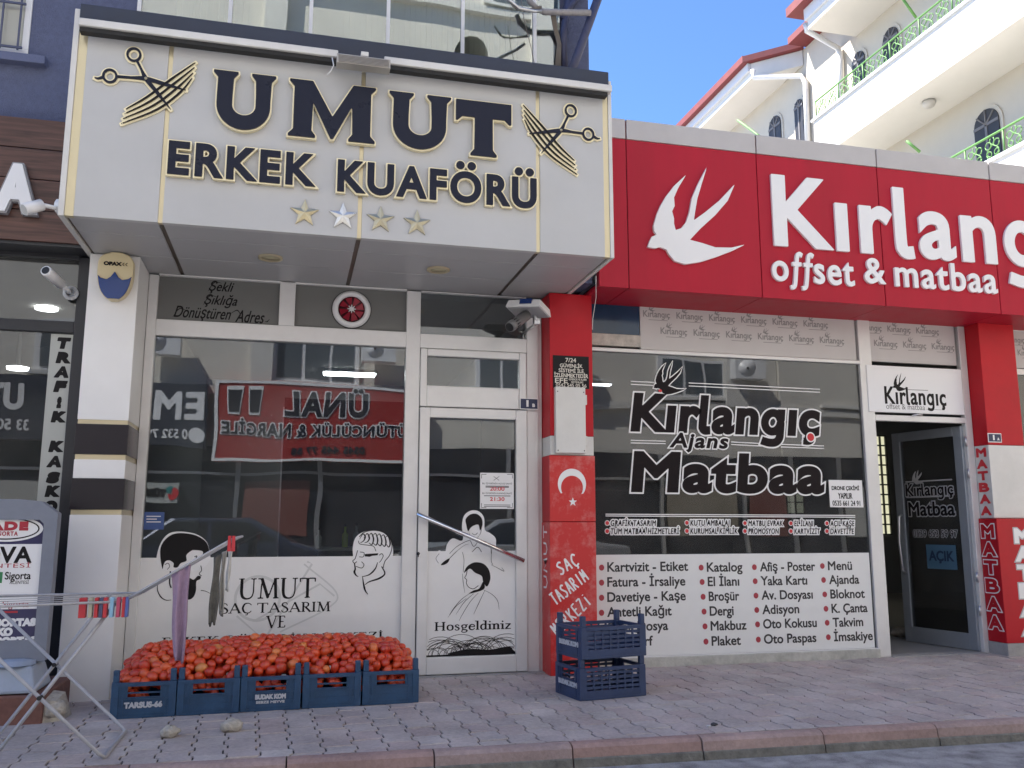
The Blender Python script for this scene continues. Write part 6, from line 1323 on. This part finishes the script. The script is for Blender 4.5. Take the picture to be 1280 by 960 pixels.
# parked car across the street
def parked_car(x, y, col, label):
    o_ = thing('parked_car', (x, y, -.145), label, 'car'); z0 = -.145; Lc, Wc = 4.1, 1.66
    prof = [(-2.05, .35), (-2.05, .62), (-1.95, .80), (-1.1, .93), (-.45, 1.38), (.75, 1.42), (1.45, 1.0), (1.95, .92), (2.05, .6), (2.03, .33), (1.72, .24), (1.62, .44), (1.42, .55), (1.2, .55), (1.0, .44), (.92, .24), (-.92, .24), (-1.0, .44), (-1.2, .55), (-1.42, .55), (-1.62, .44), (-1.72, .24)]
    mb = MB(); mb.prism([(x + a, z0 + b) for a, b in prof], y - Wc / 2, y + Wc / 2)
    mb.v = [(p[0], y + (p[1] - y) * (1 - max(0, p[2] - z0 - .9) * .35), p[2]) for p in mb.v]
    bd = mb.build('body', mat('car paint ' + label[:5], col, .25, metal=.3, coat=.6), o_, bevel=.05)
    for s_ in (-1, 1):
        yy_ = lambda h: y + s_ * (Wc / 2 * (1 - max(0, h - .9) * .35) + .004)
        for nm, q in (('side_window', [(-1.0, .96), (-.42, 1.32), (.1, 1.34), (.1, .97)]), ('side_window', [(.16, .97), (.16, 1.34), (.70, 1.34), (1.25, 1.0)])):
            mb = MB(); vs = [(x + a, yy_(b), z0 + b) for a, b in q]; mb.add(vs + [(p[0], p[1] - s_ * .01, p[2]) for p in vs], [(0, 1, 2, 3), (4, 7, 6, 5)] + [(i, (i + 1) % 4, 4 + (i + 1) % 4, 4 + i) for i in range(4)]); mb.build(nm, mat('tinted car glass', (.02, .022, .025), .06), o_)
        for xw in (-1.31, 1.31):
            mb = MB(); mb.lathe([(.29, -.09), (.31, -.06), (.31, .06), (.29, .09)], (x + xw, y + s_ * (Wc / 2 - .08), z0 + .31), 'y', 24); wh = mb.build('wheel', M_black, o_)
            mb = MB(); mb.lathe([(.19, -.095 if s_ < 0 else .091), (.19, -.091 if s_ < 0 else .095)], (x + xw, y + s_ * (Wc / 2 - .08), z0 + .31), 'y', 20); mb.build('rim', M_steel, wh)
    for q in ([(-1.08, .95), (-.47, 1.36)], [(1.42, 1.03), (.78, 1.39)]):
        sg_ = 1 if q[0][0] > 0 else -1; mb = MB(); (a, b), (c, d) = q
        vs = [(x + a + sg_ * .012, y - .66, z0 + b + .01), (x + a + sg_ * .012, y + .66, z0 + b + .01), (x + c + sg_ * .012, y + .56, z0 + d + .008), (x + c + sg_ * .012, y - .56, z0 + d + .008)]; mb.add(vs + [(p[0] - sg_ * .01, p[1], p[2] - .01) for p in vs], [(0, 1, 2, 3), (4, 7, 6, 5)] + [(i, (i + 1) % 4, 4 + (i + 1) % 4, 4 + i) for i in range(4)]); mb.build('windscreen' if sg_ < 0 else 'rear_window', mat('tinted car glass', (.02, .022, .025), .06), o_)
    for s_ in (-1, 1): mb = MB(); mb.ball((x - 1.97, y + s_ * .6, z0 + .68), .07, .15, .07); mb.build('headlight', mat('headlight glass', (.6, .6, .6), .1), o_)
parked_car(3.9, -8.7, (.30, .31, .33), 'silver grey parked car across the street mirrored in the printing shop window')
parked_car(-1.4, -8.75, (.05, .06, .09), 'dark blue parked car across the street mirrored in the shop windows')
def across_sign(name, label, x0, x1, z0, z1, col, fn):
    o_ = thing(name, ((x0 + x1) / 2, YO + .35, z0), label, 'shop sign'); o_.rotation_euler = (0, 0, math.pi); w_, h_ = x1 - x0, z1 - z0
    WORLDLOC[o_.name] = (0, 0, 0)
    m_ = MB(); m_.box(-w_ / 2, w_ / 2, 0, .2, 0, h_); p_ = m_.build('panel', col, o_)
    fn(o_, p_, w_, h_); return o_
a_, b_ = V_(268, 577), V_(521, 489)
def f1(o_, p_, w_, h_):
    m_ = MB(); m_.box(-w_ / 2, w_ / 2, -.015, 0, h_ - .06, h_); m_.box(-w_ / 2, w_ / 2, -.015, 0, 0, .06); m_.box(-w_ / 2, -w_ / 2 + .06, -.014, 0, .06, h_ - .06); m_.box(w_ / 2 - .06, w_ / 2, -.014, 0, .06, h_ - .06); m_.build('border', M_vinylw, p_)
    a1, a2 = MB(), MB(); k_ = w_ / 2
    for body, bx, o1, o2 in (('ÜNAL', (-k_ + w_ * .27, -k_ + w_ * .67, h_ * .62, h_ * .88), .05, .022), ('TÜTÜNCÜLÜK & NARGİLE', (-k_ + w_ * .02, k_ - w_ * .03, h_ * .35, h_ * .50), .032, .008), ('0545 445 77 58', (-k_ + w_ * .27, -k_ + w_ * .63, h_ * .10, h_ * .19), .0, .012)):
        for g in textcs(body, bx, ref='H', track=.06):
            if o1: solid(a1, g, -.012, .012, .02, o1)
            solid(a2, g, -.02, .012, .016, o2)
    for cx in (.79, .89):
        a1.prism([(-k_ + w_ * cx, h_ * .60), (-k_ + w_ * (cx + .055), h_ * .60), (-k_ + w_ * (cx + .065), h_ * .93), (-k_ + w_ * (cx - .015), h_ * .93)], -.012, 0); a2.prism([(-k_ + w_ * (cx + .004), h_ * .63), (-k_ + w_ * (cx + .05), h_ * .63), (-k_ + w_ * (cx + .058), h_ * .88), (-k_ + w_ * (cx - .005), h_ * .88)], -.02, -.013)
    a1.build('outline', M_vinylw, p_); a2.build('lettering', mat('dark navy paint', (.02, .02, .03), .4), p_)
across_sign('tobacco_shop_sign', 'red tobacco shop sign across the street mirrored in the barber window', a_[0], b_[0], a_[1], b_[1], mat('bright red sign sheet', (.36, .028, .026), .5), f1)
c_, d_ = V_(-40, 545), V_(266, 470)
def f2(o_, p_, w_, h_):
    m_ = MB(); k_ = w_ / 2
    e0, e1, t0, t1 = V_(260, 490)[0], V_(198, 490)[0], V_(50, 480)[0], V_(-18, 480)[0]; cx = (c_[0] + d_[0]) / 2
    write(m_, 'EM', (cx - e0, cx - e1, h_ * .45, h_ * .85), -.012, h=.03, off=.03, ref='H', track=.05); m_.build('lettering', M_vinylw, p_); m2 = MB(); write(m2, 'UTA', (cx - t0, cx - t1, h_ * .45, h_ * .85), -.012, h=.03, off=.03, ref='H', track=.05)
    write(m2, '0 532 79', (cx - V_(241, 521)[0], cx - V_(188, 521)[0], h_ * .12, h_ * .27), -.012, h=.02, off=.008, ref='H'); write(m2, '33 50 10', (cx - V_(56, 518)[0], cx - V_(0, 518)[0], h_ * .12, h_ * .27), -.012, h=.02, off=.008, ref='H')
    m2.build('lettering', M_vinylw, p_); m_ = MB()
    for c in ring(cx - V_(252, 521)[0], h_ * .19, .16, .16, None, 24): solid(m_, [c], -.012, .012, .03)
    m_.build('phone_symbol', M_vinylw, p_)
across_sign('dark_shop_sign', 'dark sign with white capitals across the street mirrored in the shop windows', c_[0], d_[0], V_(200, 560)[1], V_(200, 482)[1], mat('dark navy sign sheet', (.035, .04, .06), .4), f2)

a_, b_ = V_(176, 628), V_(226, 604)
def f3(o_, p_, w_, h_):
    m_ = MB(); write(m_, 'TÜRK', (-w_ * .18, w_ * .40, h_ * .36, h_ * .66), -.012, h=.02, off=.02, ref='T'); m_.build('lettering', M_ink, p_)
    m_ = MB(); flat(m_, [stroke(cat([(-w_ * .38, h_ * .75), (-w_ * .44, h_ * .5), (-w_ * .36, h_ * .28), (-w_ * .26, h_ * .45)], 6), [.05, .14, .12, .03])], -.012, .012); m_.build('red_swirl', M_redink, p_)
    m_ = MB(); flat(m_, [stroke(cat([(-w_ * .34, h_ * .80), (-w_ * .26, h_ * .7), (-w_ * .27, h_ * .5)], 6), [.04, .12, .03])], -.014, .012); m_.build('teal_swirl', mat('teal paint', (.02, .22, .22), .5), p_)
across_sign('phone_shop_sign', 'pale sign reading TÜRK across the street mirrored beside the white pillar', a_[0], b_[0], a_[1], b_[1], mat('pale sign sheet', (.42, .44, .42), .5), f3)
x, y = G(1126, 797); mb = MB(); mb.ball((x, y, ZG + .055), .12, .09, .055, None, 10, 7, .3, random.Random(8)); o = mb.build('door_stop_stone', M_stone); tag(centre(o), 'pale rough stone on the floor inside the open printing shop door', 'stone')

# ---------------------------------------------------------------- crates
CW, CL, CH = .362, .50, .205
def crate_parts(root, m_):
    hx, hy = CW / 2, CL / 2; mb = MB(); t = .012
    for k in range(9): mb.box(-hx + .01, hx - .01, -hy + .02 + k * .053, -hy + .052 + k * .053, .008, .018)
    mb.box(-hx + .012, hx - .012, -hy + .012, hy - .012, .004, .008)
    def side(ax, s):
        H = hx if ax == 'y' else hy
        def bar(a0, a1, d0, d1, z0, z1):
            lo, hi = (s * (hy if ax == 'y' else hx)), None
            if ax == 'y': mb.box(a0, a1, s * (hy - d0), s * (hy - d1), z0, z1)
            else: mb.box(s * (hx - d0), s * (hx - d1), a0, a1, z0, z1)
        e = .038
        bar(-H + e, H - e, .0, t, 0, .058); bar(-H + e, H - e, -.006, .016, CH - .022, CH); bar(-H + e, H - e, -.003, t, 0, .012)
        if ax == 'y':
            bar(-H + e, H - e, .003, t, .064, .118); bar(-H + e, H - e, -.001, t, .058, .064); bar(-H + e, -.092, .002, t, .118, CH - .022); bar(.092, H - e, .002, t, .118, CH - .022)
            bar(-.092, .092, .004, t, .140, .149); bar(-.092, .092, -.001, t, .116, .121)
            for a in (-.118, .118): bar(a - .006, a + .006, -.003, .003, .012, CH - .022)
            bar(-H + e, H - e, -.002, .004, .104, .110); bar(-H + e, H - e, -.002, .004, .022, .028)
        else:
            for z in (.068, .098, .128, .158): bar(-H + e, H - e, .001, t, z, z + .017)
            n = 7
            for k in range(n + 1):
                a = -H + e + .006 + (2 * H - 2 * e - .012) * k / n; bar(a - .006, a + .006, -.002, t - .002, .058, CH - .022)
    for ax in 'xy':
        for s in (1, -1): side(ax, s)
    b_ = mb.build('body', m_, root, bevel=0)
    for sx_ in (1, -1):
        for sy_ in (1, -1):
            m2 = MB(); cx, cy = sx_ * (hx - .02), sy_ * (hy - .02)
            m2.box(cx - .0215, cx + .0215, cy - .0235, cy + .0235, 0, CH + .001); m2.box(cx - .017, cx + .017, cy - .017, cy + .017, CH + .001, CH + .072)
            m2.build('corner_post', m_, root, bevel=.004)
    return b_
M_cratew = mat('grey white stencil', (.50, .52, .56), .5)
def crate(loc, rz, m_, label, group, text=None, textside=None, first=[None]):
    o = thing('plastic_crate', (0, 0, 0), label, 'crate', group); b_ = crate_parts(o, m_)
    if text:
        mb = MB()
        for t_, bx in text: write(mb, t_, bx, -.0042, off=.0025 if bx[3] - bx[2] > .02 else .001, depth=.006)
        vs = mb.v
        if textside == 'y': mb.v = [(p[0], p[1] - CL / 2, p[2]) for p in vs]
        else: mb.v = [(p[1] - CW / 2, -p[0], p[2]) for p in vs]
        mb.build('stencil', M_cratew, o)
    o.location = loc; o.rotation_euler = (0, 0, rz); return o
cxs = [-.822, -.452, -.080, .292, .664]
cys = [-1.12, -1.105, -1.09, -1.075, -1.06]
CR = []
for k, (x, y) in enumerate(zip(cxs, cys)):
    tx = None
    if k == 0: tx = [('TARSUS-66', (-.105, .105, .060, .090))]
    if k == 2: tx = [('BUDAK KOM', (-.09, .09, .072, .097)), ('SEBZE MEYVE', (-.085, .085, .046, .060))]
    lab = ['blue crate of tomatoes stencilled TARSUS-66 in front of the white pillar', 'blue tomato crate between the crate stencilled TARSUS-66 and the one stencilled BUDAK KOM', 'blue crate of tomatoes stencilled BUDAK KOM in the middle of the row', 'blue tomato crate between the BUDAK KOM crate and the crate at the door end', 'blue tomato crate at the end of the row beside the barber door'][k]
    CR.append(crate((x, y + CL / 2, ZG + .002), R(random.uniform(-1.2, 1.2)) + R(1.5), M_crate, lab, 'crates of tomatoes below the barber window', tx, 'y'))
a_, b_ = Vector((*G(727, 877), 0)), Vector((*G(806, 870), 0)); dd = (b_ - a_).normalized(); ang = math.atan2(dd.y, dd.x); nn_ = Vector((-dd.y, dd.x, 0))
cc = (a_ + b_) / 2 + nn_ * CW / 2
for k, lb in enumerate(('lower empty navy crate standing on the paving by the red pillar', 'upper empty navy crate stacked on another by the red pillar')):
    o = crate((cc.x + .006 * k, cc.y - .004 * k, ZG + .002 + k * .262), ang + R(90) + R(1.2 * k), M_crate2, lb, 'empty crates stacked by the red pillar', [('BUDAK KOM', (-.13, .13, .075, .105))], 'y')
# the narrow end with the stencil must face the barber door side
for o in [q for q in bpy.data.objects if q.get('group') == 'empty crates stacked by the red pillar']: o.rotation_euler.z -= R(180)

# ---------------------------------------------------------------- tomatoes
def tomato_mesh(seed):
    r_ = random.Random(seed); mb = MB(); a, b = .037 + r_.uniform(-.003, .004), .0295 + r_.uniform(-.002, .003); vs, fs = [], []; nu, nv = 12, 9
    for j in range(nv + 1):
        th = math.pi * j / nv; rr_ = b * math.sin(th) ** .85 * (1 + .06 * math.cos(th))
        h = a * math.cos(th) - (.004 if j == 0 else 0)
        for k in range(nu): w_ = 1 + .025 * math.sin(3 * 2 * math.pi * k / nu + seed); vs.append((rr_ * math.cos(2 * math.pi * k / nu) * w_, rr_ * math.sin(2 * math.pi * k / nu) * w_, h))
    for j in range(nv):
        for k in range(nu): fs.append((j * nu + k, (j + 1) * nu + k, (j + 1) * nu + (k + 1) % nu, j * nu + (k + 1) % nu))
    me = bpy.data.meshes.new('tomato'); me.from_pydata(vs, [], fs); me.update()
    for p in me.polygons: p.use_smooth = True
    me.materials.append(M_tom); return me
TM = [tomato_mesh(k) for k in range(6)]
HX0, HX1, HY0, HY1 = -.985, .828, -1.10, -.60
def heap(x, y):
    fx = min(1, (x - HX0) / .20 + .42, (HX1 - x) / .18 + .40); t = (y - HY0 - .055 * (x + .98) / 1.8) / (HY1 - HY0)
    prof = np.interp(t, [0, .10, .35, .7, 1.0], [.150, .205, .295, .352, .330])
    lump = .012 * math.sin(x * 6.3 + 1) * math.sin(y * 9) + .009 * math.sin(x * 11 + y * 4)
    mid = 1 + .10 * math.sin((x + .98) / 1.8 * math.pi)
    return ZG + (prof * mid + lump) * (.55 + .45 * max(0, min(1, fx)))
rt = random.Random(11); pts = []; tries = 0
while len(pts) < 300 and tries < 60000:
    tries += 1; x, y = rt.uniform(HX0 + .02, HX1 - .02), rt.uniform(HY0 + .04, HY1 - .0)
    y += .055 * (x + .98) / 1.8; z = heap(x, y) + rt.gauss(0, .004)
    dmin = .0535 if tries < 20000 else (.047 if tries < 40000 else .041)
    if all((x - p[0]) ** 2 + (y - p[1]) ** 2 + (z - p[2]) ** 2 > dmin ** 2 for p in pts): pts.append((x, y, z))
for k, p in enumerate(pts):
    o = bpy.data.objects.new('tomato', TM[k % 6]); COL.objects.link(o); o.location = p
    d_ = Vector((rt.gauss(0, 1), rt.gauss(0, 1), rt.gauss(0, .55))).normalized(); o.rotation_euler = d_.to_track_quat('Z', 'Y').to_euler()
    s = rt.uniform(.84, 1.14); o.scale = (s, s, s * rt.uniform(.92, 1.1)); tag(o, 'ripe red plum tomato heaped in the blue crates', 'tomato', 'plum tomatoes heaped in the crates')
mb = MB()
for k in range(620):
    x, y = rt.uniform(HX0 + .03, HX1 - .03), rt.uniform(HY0 + .035, HY1 - .03); y += .055 * (x + .98) / 1.8; z = heap(x, y) - rt.uniform(.040, .13)
    if z < .03: z = rt.uniform(.03, .1)
    m3 = Vector((rt.gauss(0, 1), rt.gauss(0, 1), rt.gauss(0, .6))).normalized().to_track_quat('Z', 'Y').to_matrix(); mb.ball((x, y, z), .030, .030, .038, m3, 9, 6)
o = mb.build('tomatoes_beneath', M_tomstuff); o['kind'] = 'stuff'; tag(o, 'tomatoes lying under the top layer in the crates', 'tomatoes')

# ---------------------------------------------------------------- clothes rack
ra = random.Random(4)
f1_, f2_ = Vector((*G(129, 951), ZG + .012)), Vector((*G(157, 916), ZG + .012))
yF, yB = f1_.y, f2_.y
def FP(u, v, y): a = F(u, v, y); return Vector((a[0], y, a[1]))
cr_ = thing('clothes_rack', (-1.4, (yF + yB) / 2, ZG), 'grey white folding clothes drying rack with crossed legs on the pavement', 'clothes rack')
tF0 = FP(0, 825, yF); tB0 = FP(0, 764, yB)
dF, dB = tF0 - f1_, tB0 - f2_
TF, TB = f1_ + dF * 2.1, f2_ + dB * 2.1
zt_ = FP(150, 752, yF).z
kF = (zt_ - f1_.z) / dF.z; TF = f1_ + dF * kF; TB = Vector((f2_.x + (TF.x - f1_.x), yB, zt_))
mb = MB(); mb.tube([TF, f1_ + dF * .04, f1_ + Vector((0, .02, 0)), f2_ - Vector((0, .02, 0)), f2_ + (TB - f2_) * .02, TB], .0095, 10); mb.build('leg', M_tube, cr_)
gF, gB = FP(146, 758, yF + .03), FP(138, 750, yB - .03); gF.z = gB.z = zt_
eF, eB = FP(-6, 944, yF + .03), FP(-6, 922, yB - .03)
sc1 = (ZG + .012 - gF.z) / (eF.z - gF.z); EF = gF + (eF - gF) * sc1; EB = Vector((gB.x + (EF.x - gF.x), yB - .03, ZG + .012))
mb = MB(); mb.tube([gF, EF, EF + Vector((0, .02, 0)), EB - Vector((0, .02, 0)), EB, gB], .0095, 10); mb.build('leg', M_tube, cr_)
mb = MB(); xr0 = gF.x + .02; xl0 = TF.x - .1; sk = -.28
mb.tube([(xl0, yF + sk, zt_), (xr0, yF, zt_), (xr0, yB, zt_), (xl0, yB + sk * .2, zt_), (xl0, yF + sk, zt_)], .0065, 8); mb.build('top_frame', M_tube, cr_)
mb = MB()
for k in range(1, 5): y = yF + (yB - yF) * k / 5; mb.tube([(xl0, y + sk * (1 - .8 * k / 5), zt_ + .002), (xr0, y, zt_ + .002)], .0022, 6)
mb.build('wire', M_tube, cr_)
wt = FP(300, 672, (yF + yB) / 2); wz = wt.z; wxx = FP(290, 678, yF).x
W0F, W0B, W1F, W1B = Vector((xr0 + .01, yF + .01, zt_)), Vector((xr0 + .01, yB - .01, zt_)), FP(298, 678, yF + .01), None
W1F = Vector((wt.x - .03, yF + .01, wz - .008)); W1B = Vector((wt.x - .03, yB - .01, wz - .008))
mb = MB(); mb.tube([W0F, W1F, W1F + Vector((.03, .05, .012)), W1B + Vector((.03, -.05, .012)), W1B, W0B], .0068, 10); mb.build('wing_frame', M_tube, cr_)
mb = MB()
for k in range(1, 4): t_ = k / 4; y = yF + (yB - yF) * t_; mb.tube([(W0F.x, y, W0F.z), (W1F.x + .02, y, W1F.z + .006)], .0022, 6)
mb.tube([W0F + Vector((0, .0, 0)), W0B], .007, 8); mb.build('wing_wire', M_tube, cr_)
def cross(p, q, r, t):
    d1, d2 = q - p, t - r; den = d1.x * d2.z - d1.z * d2.x; k = ((r.x - p.x) * d2.z - (r.z - p.z) * d2.x) / den; return p + d1 * k
mb = MB(); c1 = cross(f1_, TF, gF, EF); c2 = cross(f2_, TB, gB, EB)
mb.tube([(c1.x, yF - .016, c1.z), (c1.x, yF + .046, c1.z)], .011, 10); mb.build('pivot', M_black, cr_)
mb = MB(); mb.tube([(c2.x, yB - .046, c2.z), (c2.x, yB + .016, c2.z)], .011, 10); mb.build('pivot', M_black, cr_)
# pegs
for k, (u, col_, nm) in enumerate(((105, (.50, .03, .04), 'red'), (109, (.50, .03, .04), 'red'), (117, (.42, .40, .30), 'cream'), (124, (.45, .03, .04), 'red'), (130, (.06, .07, .14), 'navy'), (135, (.50, .05, .05), 'red'), (143, (.25, .45, .62), 'sky blue'), (151, (.45, .06, .12), 'crimson'), (158, (.50, .03, .04), 'red'), (161, (.08, .12, .35), 'blue'))):
    y = yF + .05; a_ = F(u, 752, y); o = MB(); w_ = .0085; yk = yF - .004
    o.hexa([(a_[0] - w_, yF - .022, zt_ - .075), (a_[0] + w_, yF - .022, zt_ - .075), (a_[0] + w_, yF - .004, zt_ - .075), (a_[0] - w_, yF - .004, zt_ - .075), (a_[0] - w_, yF - .019, zt_ + .022), (a_[0] + w_, yF - .019, zt_ + .022), (a_[0] + w_, yF - .010, zt_ + .022), (a_[0] - w_, yF - .010, zt_ + .022)])
    o.hexa([(a_[0] - w_, yF + .004, zt_ - .075), (a_[0] + w_, yF + .004, zt_ - .075), (a_[0] + w_, yF + .022, zt_ - .075), (a_[0] - w_, yF + .022, zt_ - .075), (a_[0] - w_, yF + .010, zt_ + .022), (a_[0] + w_, yF + .010, zt_ + .022), (a_[0] + w_, yF + .019, zt_ + .022), (a_[0] - w_, yF + .019, zt_ + .022)])
    ob_ = o.build('clothes_peg', mat('peg plastic ' + nm, col_, .4), None, bevel=.001)
    centre(ob_); tag(ob_, {'red': 'red plastic clothes peg clipped on the rack edge', 'cream': 'cream plastic clothes peg clipped on the rack edge', 'navy': 'navy plastic clothes peg on the rack edge', 'sky blue': 'sky blue plastic clothes peg on the rack edge', 'crimson': 'crimson plastic clothes peg on the rack edge', 'blue': 'royal blue plastic clothes peg on the rack edge'}[nm], 'clothes peg', 'red clothes pegs on the rack' if nm == 'red' else 'clothes pegs on the rack')
# hanging cloths
def cloth(name, pts_top, pts_bot, y, m_, label, folds=3, amp=.018, thick=.006, cat_='cloth', rag=.02, n=14, seed=1):
    r_ = random.Random(seed); (ul, vl), (ur, vr) = pts_top; (bl, bvl), (br, bvr) = pts_bot; vs, fs = [], []; m = 22
    for j in range(m + 1):
        t = j / m
        for i in range(n + 1):
            s = i / n; a_ = F(ul + (ur - ul) * s, vl + (vr - vl) * s, y); b_ = F(bl + (br - bl) * s, bvl + (bvr - bvl) * s + r_.uniform(-1, 1) * (3 if j == m else 0) * 0, y)
            x = a_[0] + (b_[0] - a_[0]) * t + .004 * math.sin(t * 7 + s * 3); z = a_[1] + (b_[1] - a_[1]) * t; 
            if j == m: z += rag * math.sin(i * 2.3) * .5
            vs.append((x, y + amp * math.sin(s * folds * 2 * math.pi + t * 1.2 + seed) * (.4 + .6 * t), z))
    for j in range(m):
        for i in range(n): q = j * (n + 1) + i; fs.append((q, q + n + 1, q + n + 2, q + 1))
    mb = MB(); mb.add(vs, fs, True); o = mb.build(name, m_); so_ = o.modifiers.new('thickness', 'SOLIDIFY'); so_.thickness = thick; centre(o); tag(o, label, cat_); return o
M_lilac = mat('lilac towel', (.40, .28, .39), .95, noise=.12, nscale=40, bump=.8, bscale=220)
yC = yF + .02
cloth('towel', ((214, 718), (237, 704)), ((216, 822), (229, 829)), yC, M_lilac, 'lilac towel hanging folded over the wing of the clothes rack', 1.5, .02, .012, 'towel', .012)
cloth('cloth_strip', ((267, 697), (276, 692)), ((260, 781), (268, 778)), yC + .06, mat('grimy dark cloth', (.12, .115, .10), .95, noise=.5, nscale=14), 'grimy dark cloth strip hanging from the wing of the clothes rack', 1, .01, .01, 'cloth', .03, 6, 3)
cloth('cloth_strip', ((278, 690), (283, 688)), ((275, 768), (278, 767)), yC + .1, mat('grey beige cloth', (.36, .34, .30), .95, noise=.3, nscale=14), 'narrow grey beige cloth strip beside the grimy dark one', 1, .008, .008, 'cloth', .03, 5, 5)
cloth('cloth_strip', ((285, 687), (293, 682)), ((282, 738), (284, 736)), yC + .14, mat('off white cloth', (.55, .53, .49), .95, noise=.2, nscale=14), 'short off white cloth strip near the wing tip of the rack', 1, .008, .008, 'cloth', .02, 6, 7)
for u, lb in ((287, 'red clothes peg upright on the rack wing near its tip'), (292, 'small red clothes peg nearest the tip of the rack wing')):
    a_ = F(u, 677, yC); mb = MB(); 
    for s in (-1, 1): mb.hexa([(a_[0] - .009, yC + s * .012 - .005, a_[1] - .05), (a_[0] + .009, yC + s * .012 - .005, a_[1] - .05), (a_[0] + .009, yC + s * .012 + .005, a_[1] - .05), (a_[0] - .009, yC + s * .012 + .005, a_[1] - .05), (a_[0] - .007, yC + s * .016 - .004, a_[1] + .03), (a_[0] + .007, yC + s * .016 - .004, a_[1] + .03), (a_[0] + .007, yC + s * .016 + .004, a_[1] + .03), (a_[0] - .007, yC + s * .016 + .004, a_[1] + .03)])
    o = mb.build('clothes_peg', mat('peg plastic red', (.50, .03, .04), .4)); centre(o); tag(o, lb, 'clothes peg', 'clothes pegs on the rack')

# ---------------------------------------------------------------- stones and litter
for u, v, r_, sd, lb in ((212, 921, .048, 1, 'pale rough stone lying on the paving in front of the TARSUS-66 crate'), (289, 914, .055, 2, 'larger tan stone lying on the paving in front of the BUDAK KOM crate')):
    x, y = G(u, v); rs = random.Random(sd); mb = MB(); mb.ball((x, y, ZG + r_ * .55), r_ * 1.1, r_ * .8, r_ * .68, None, 12, 8, .32, rs); mb.ball((x - r_ * .5, y + .01, ZG + r_ * .4), r_ * .6, r_ * .6, r_ * .45, None, 9, 6, .35, rs)
    o = mb.build('stone', M_stone); tag(centre(o), lb, 'stone', 'loose stones on the paving')
x, y = G(893, 907); mb = MB(); mb.ball((x, y, ZG + .008), .022, .014, .009, None, 8, 5, .5, random.Random(3)); o = mb.build('litter_scrap', mat('dark scrap', (.05, .05, .055), .6)); tag(centre(o), 'small dark scrap of litter near the kerb', 'litter')
x, y = G(886, 909); mb = MB(); mb.ball((x, y, ZG + .006), .016, .010, .006, None, 8, 5, .5, random.Random(6)); o = mb.build('litter_scrap', mat('white scrap', (.6, .6, .6), .6)); tag(centre(o), 'small white scrap of paper near the kerb', 'litter')
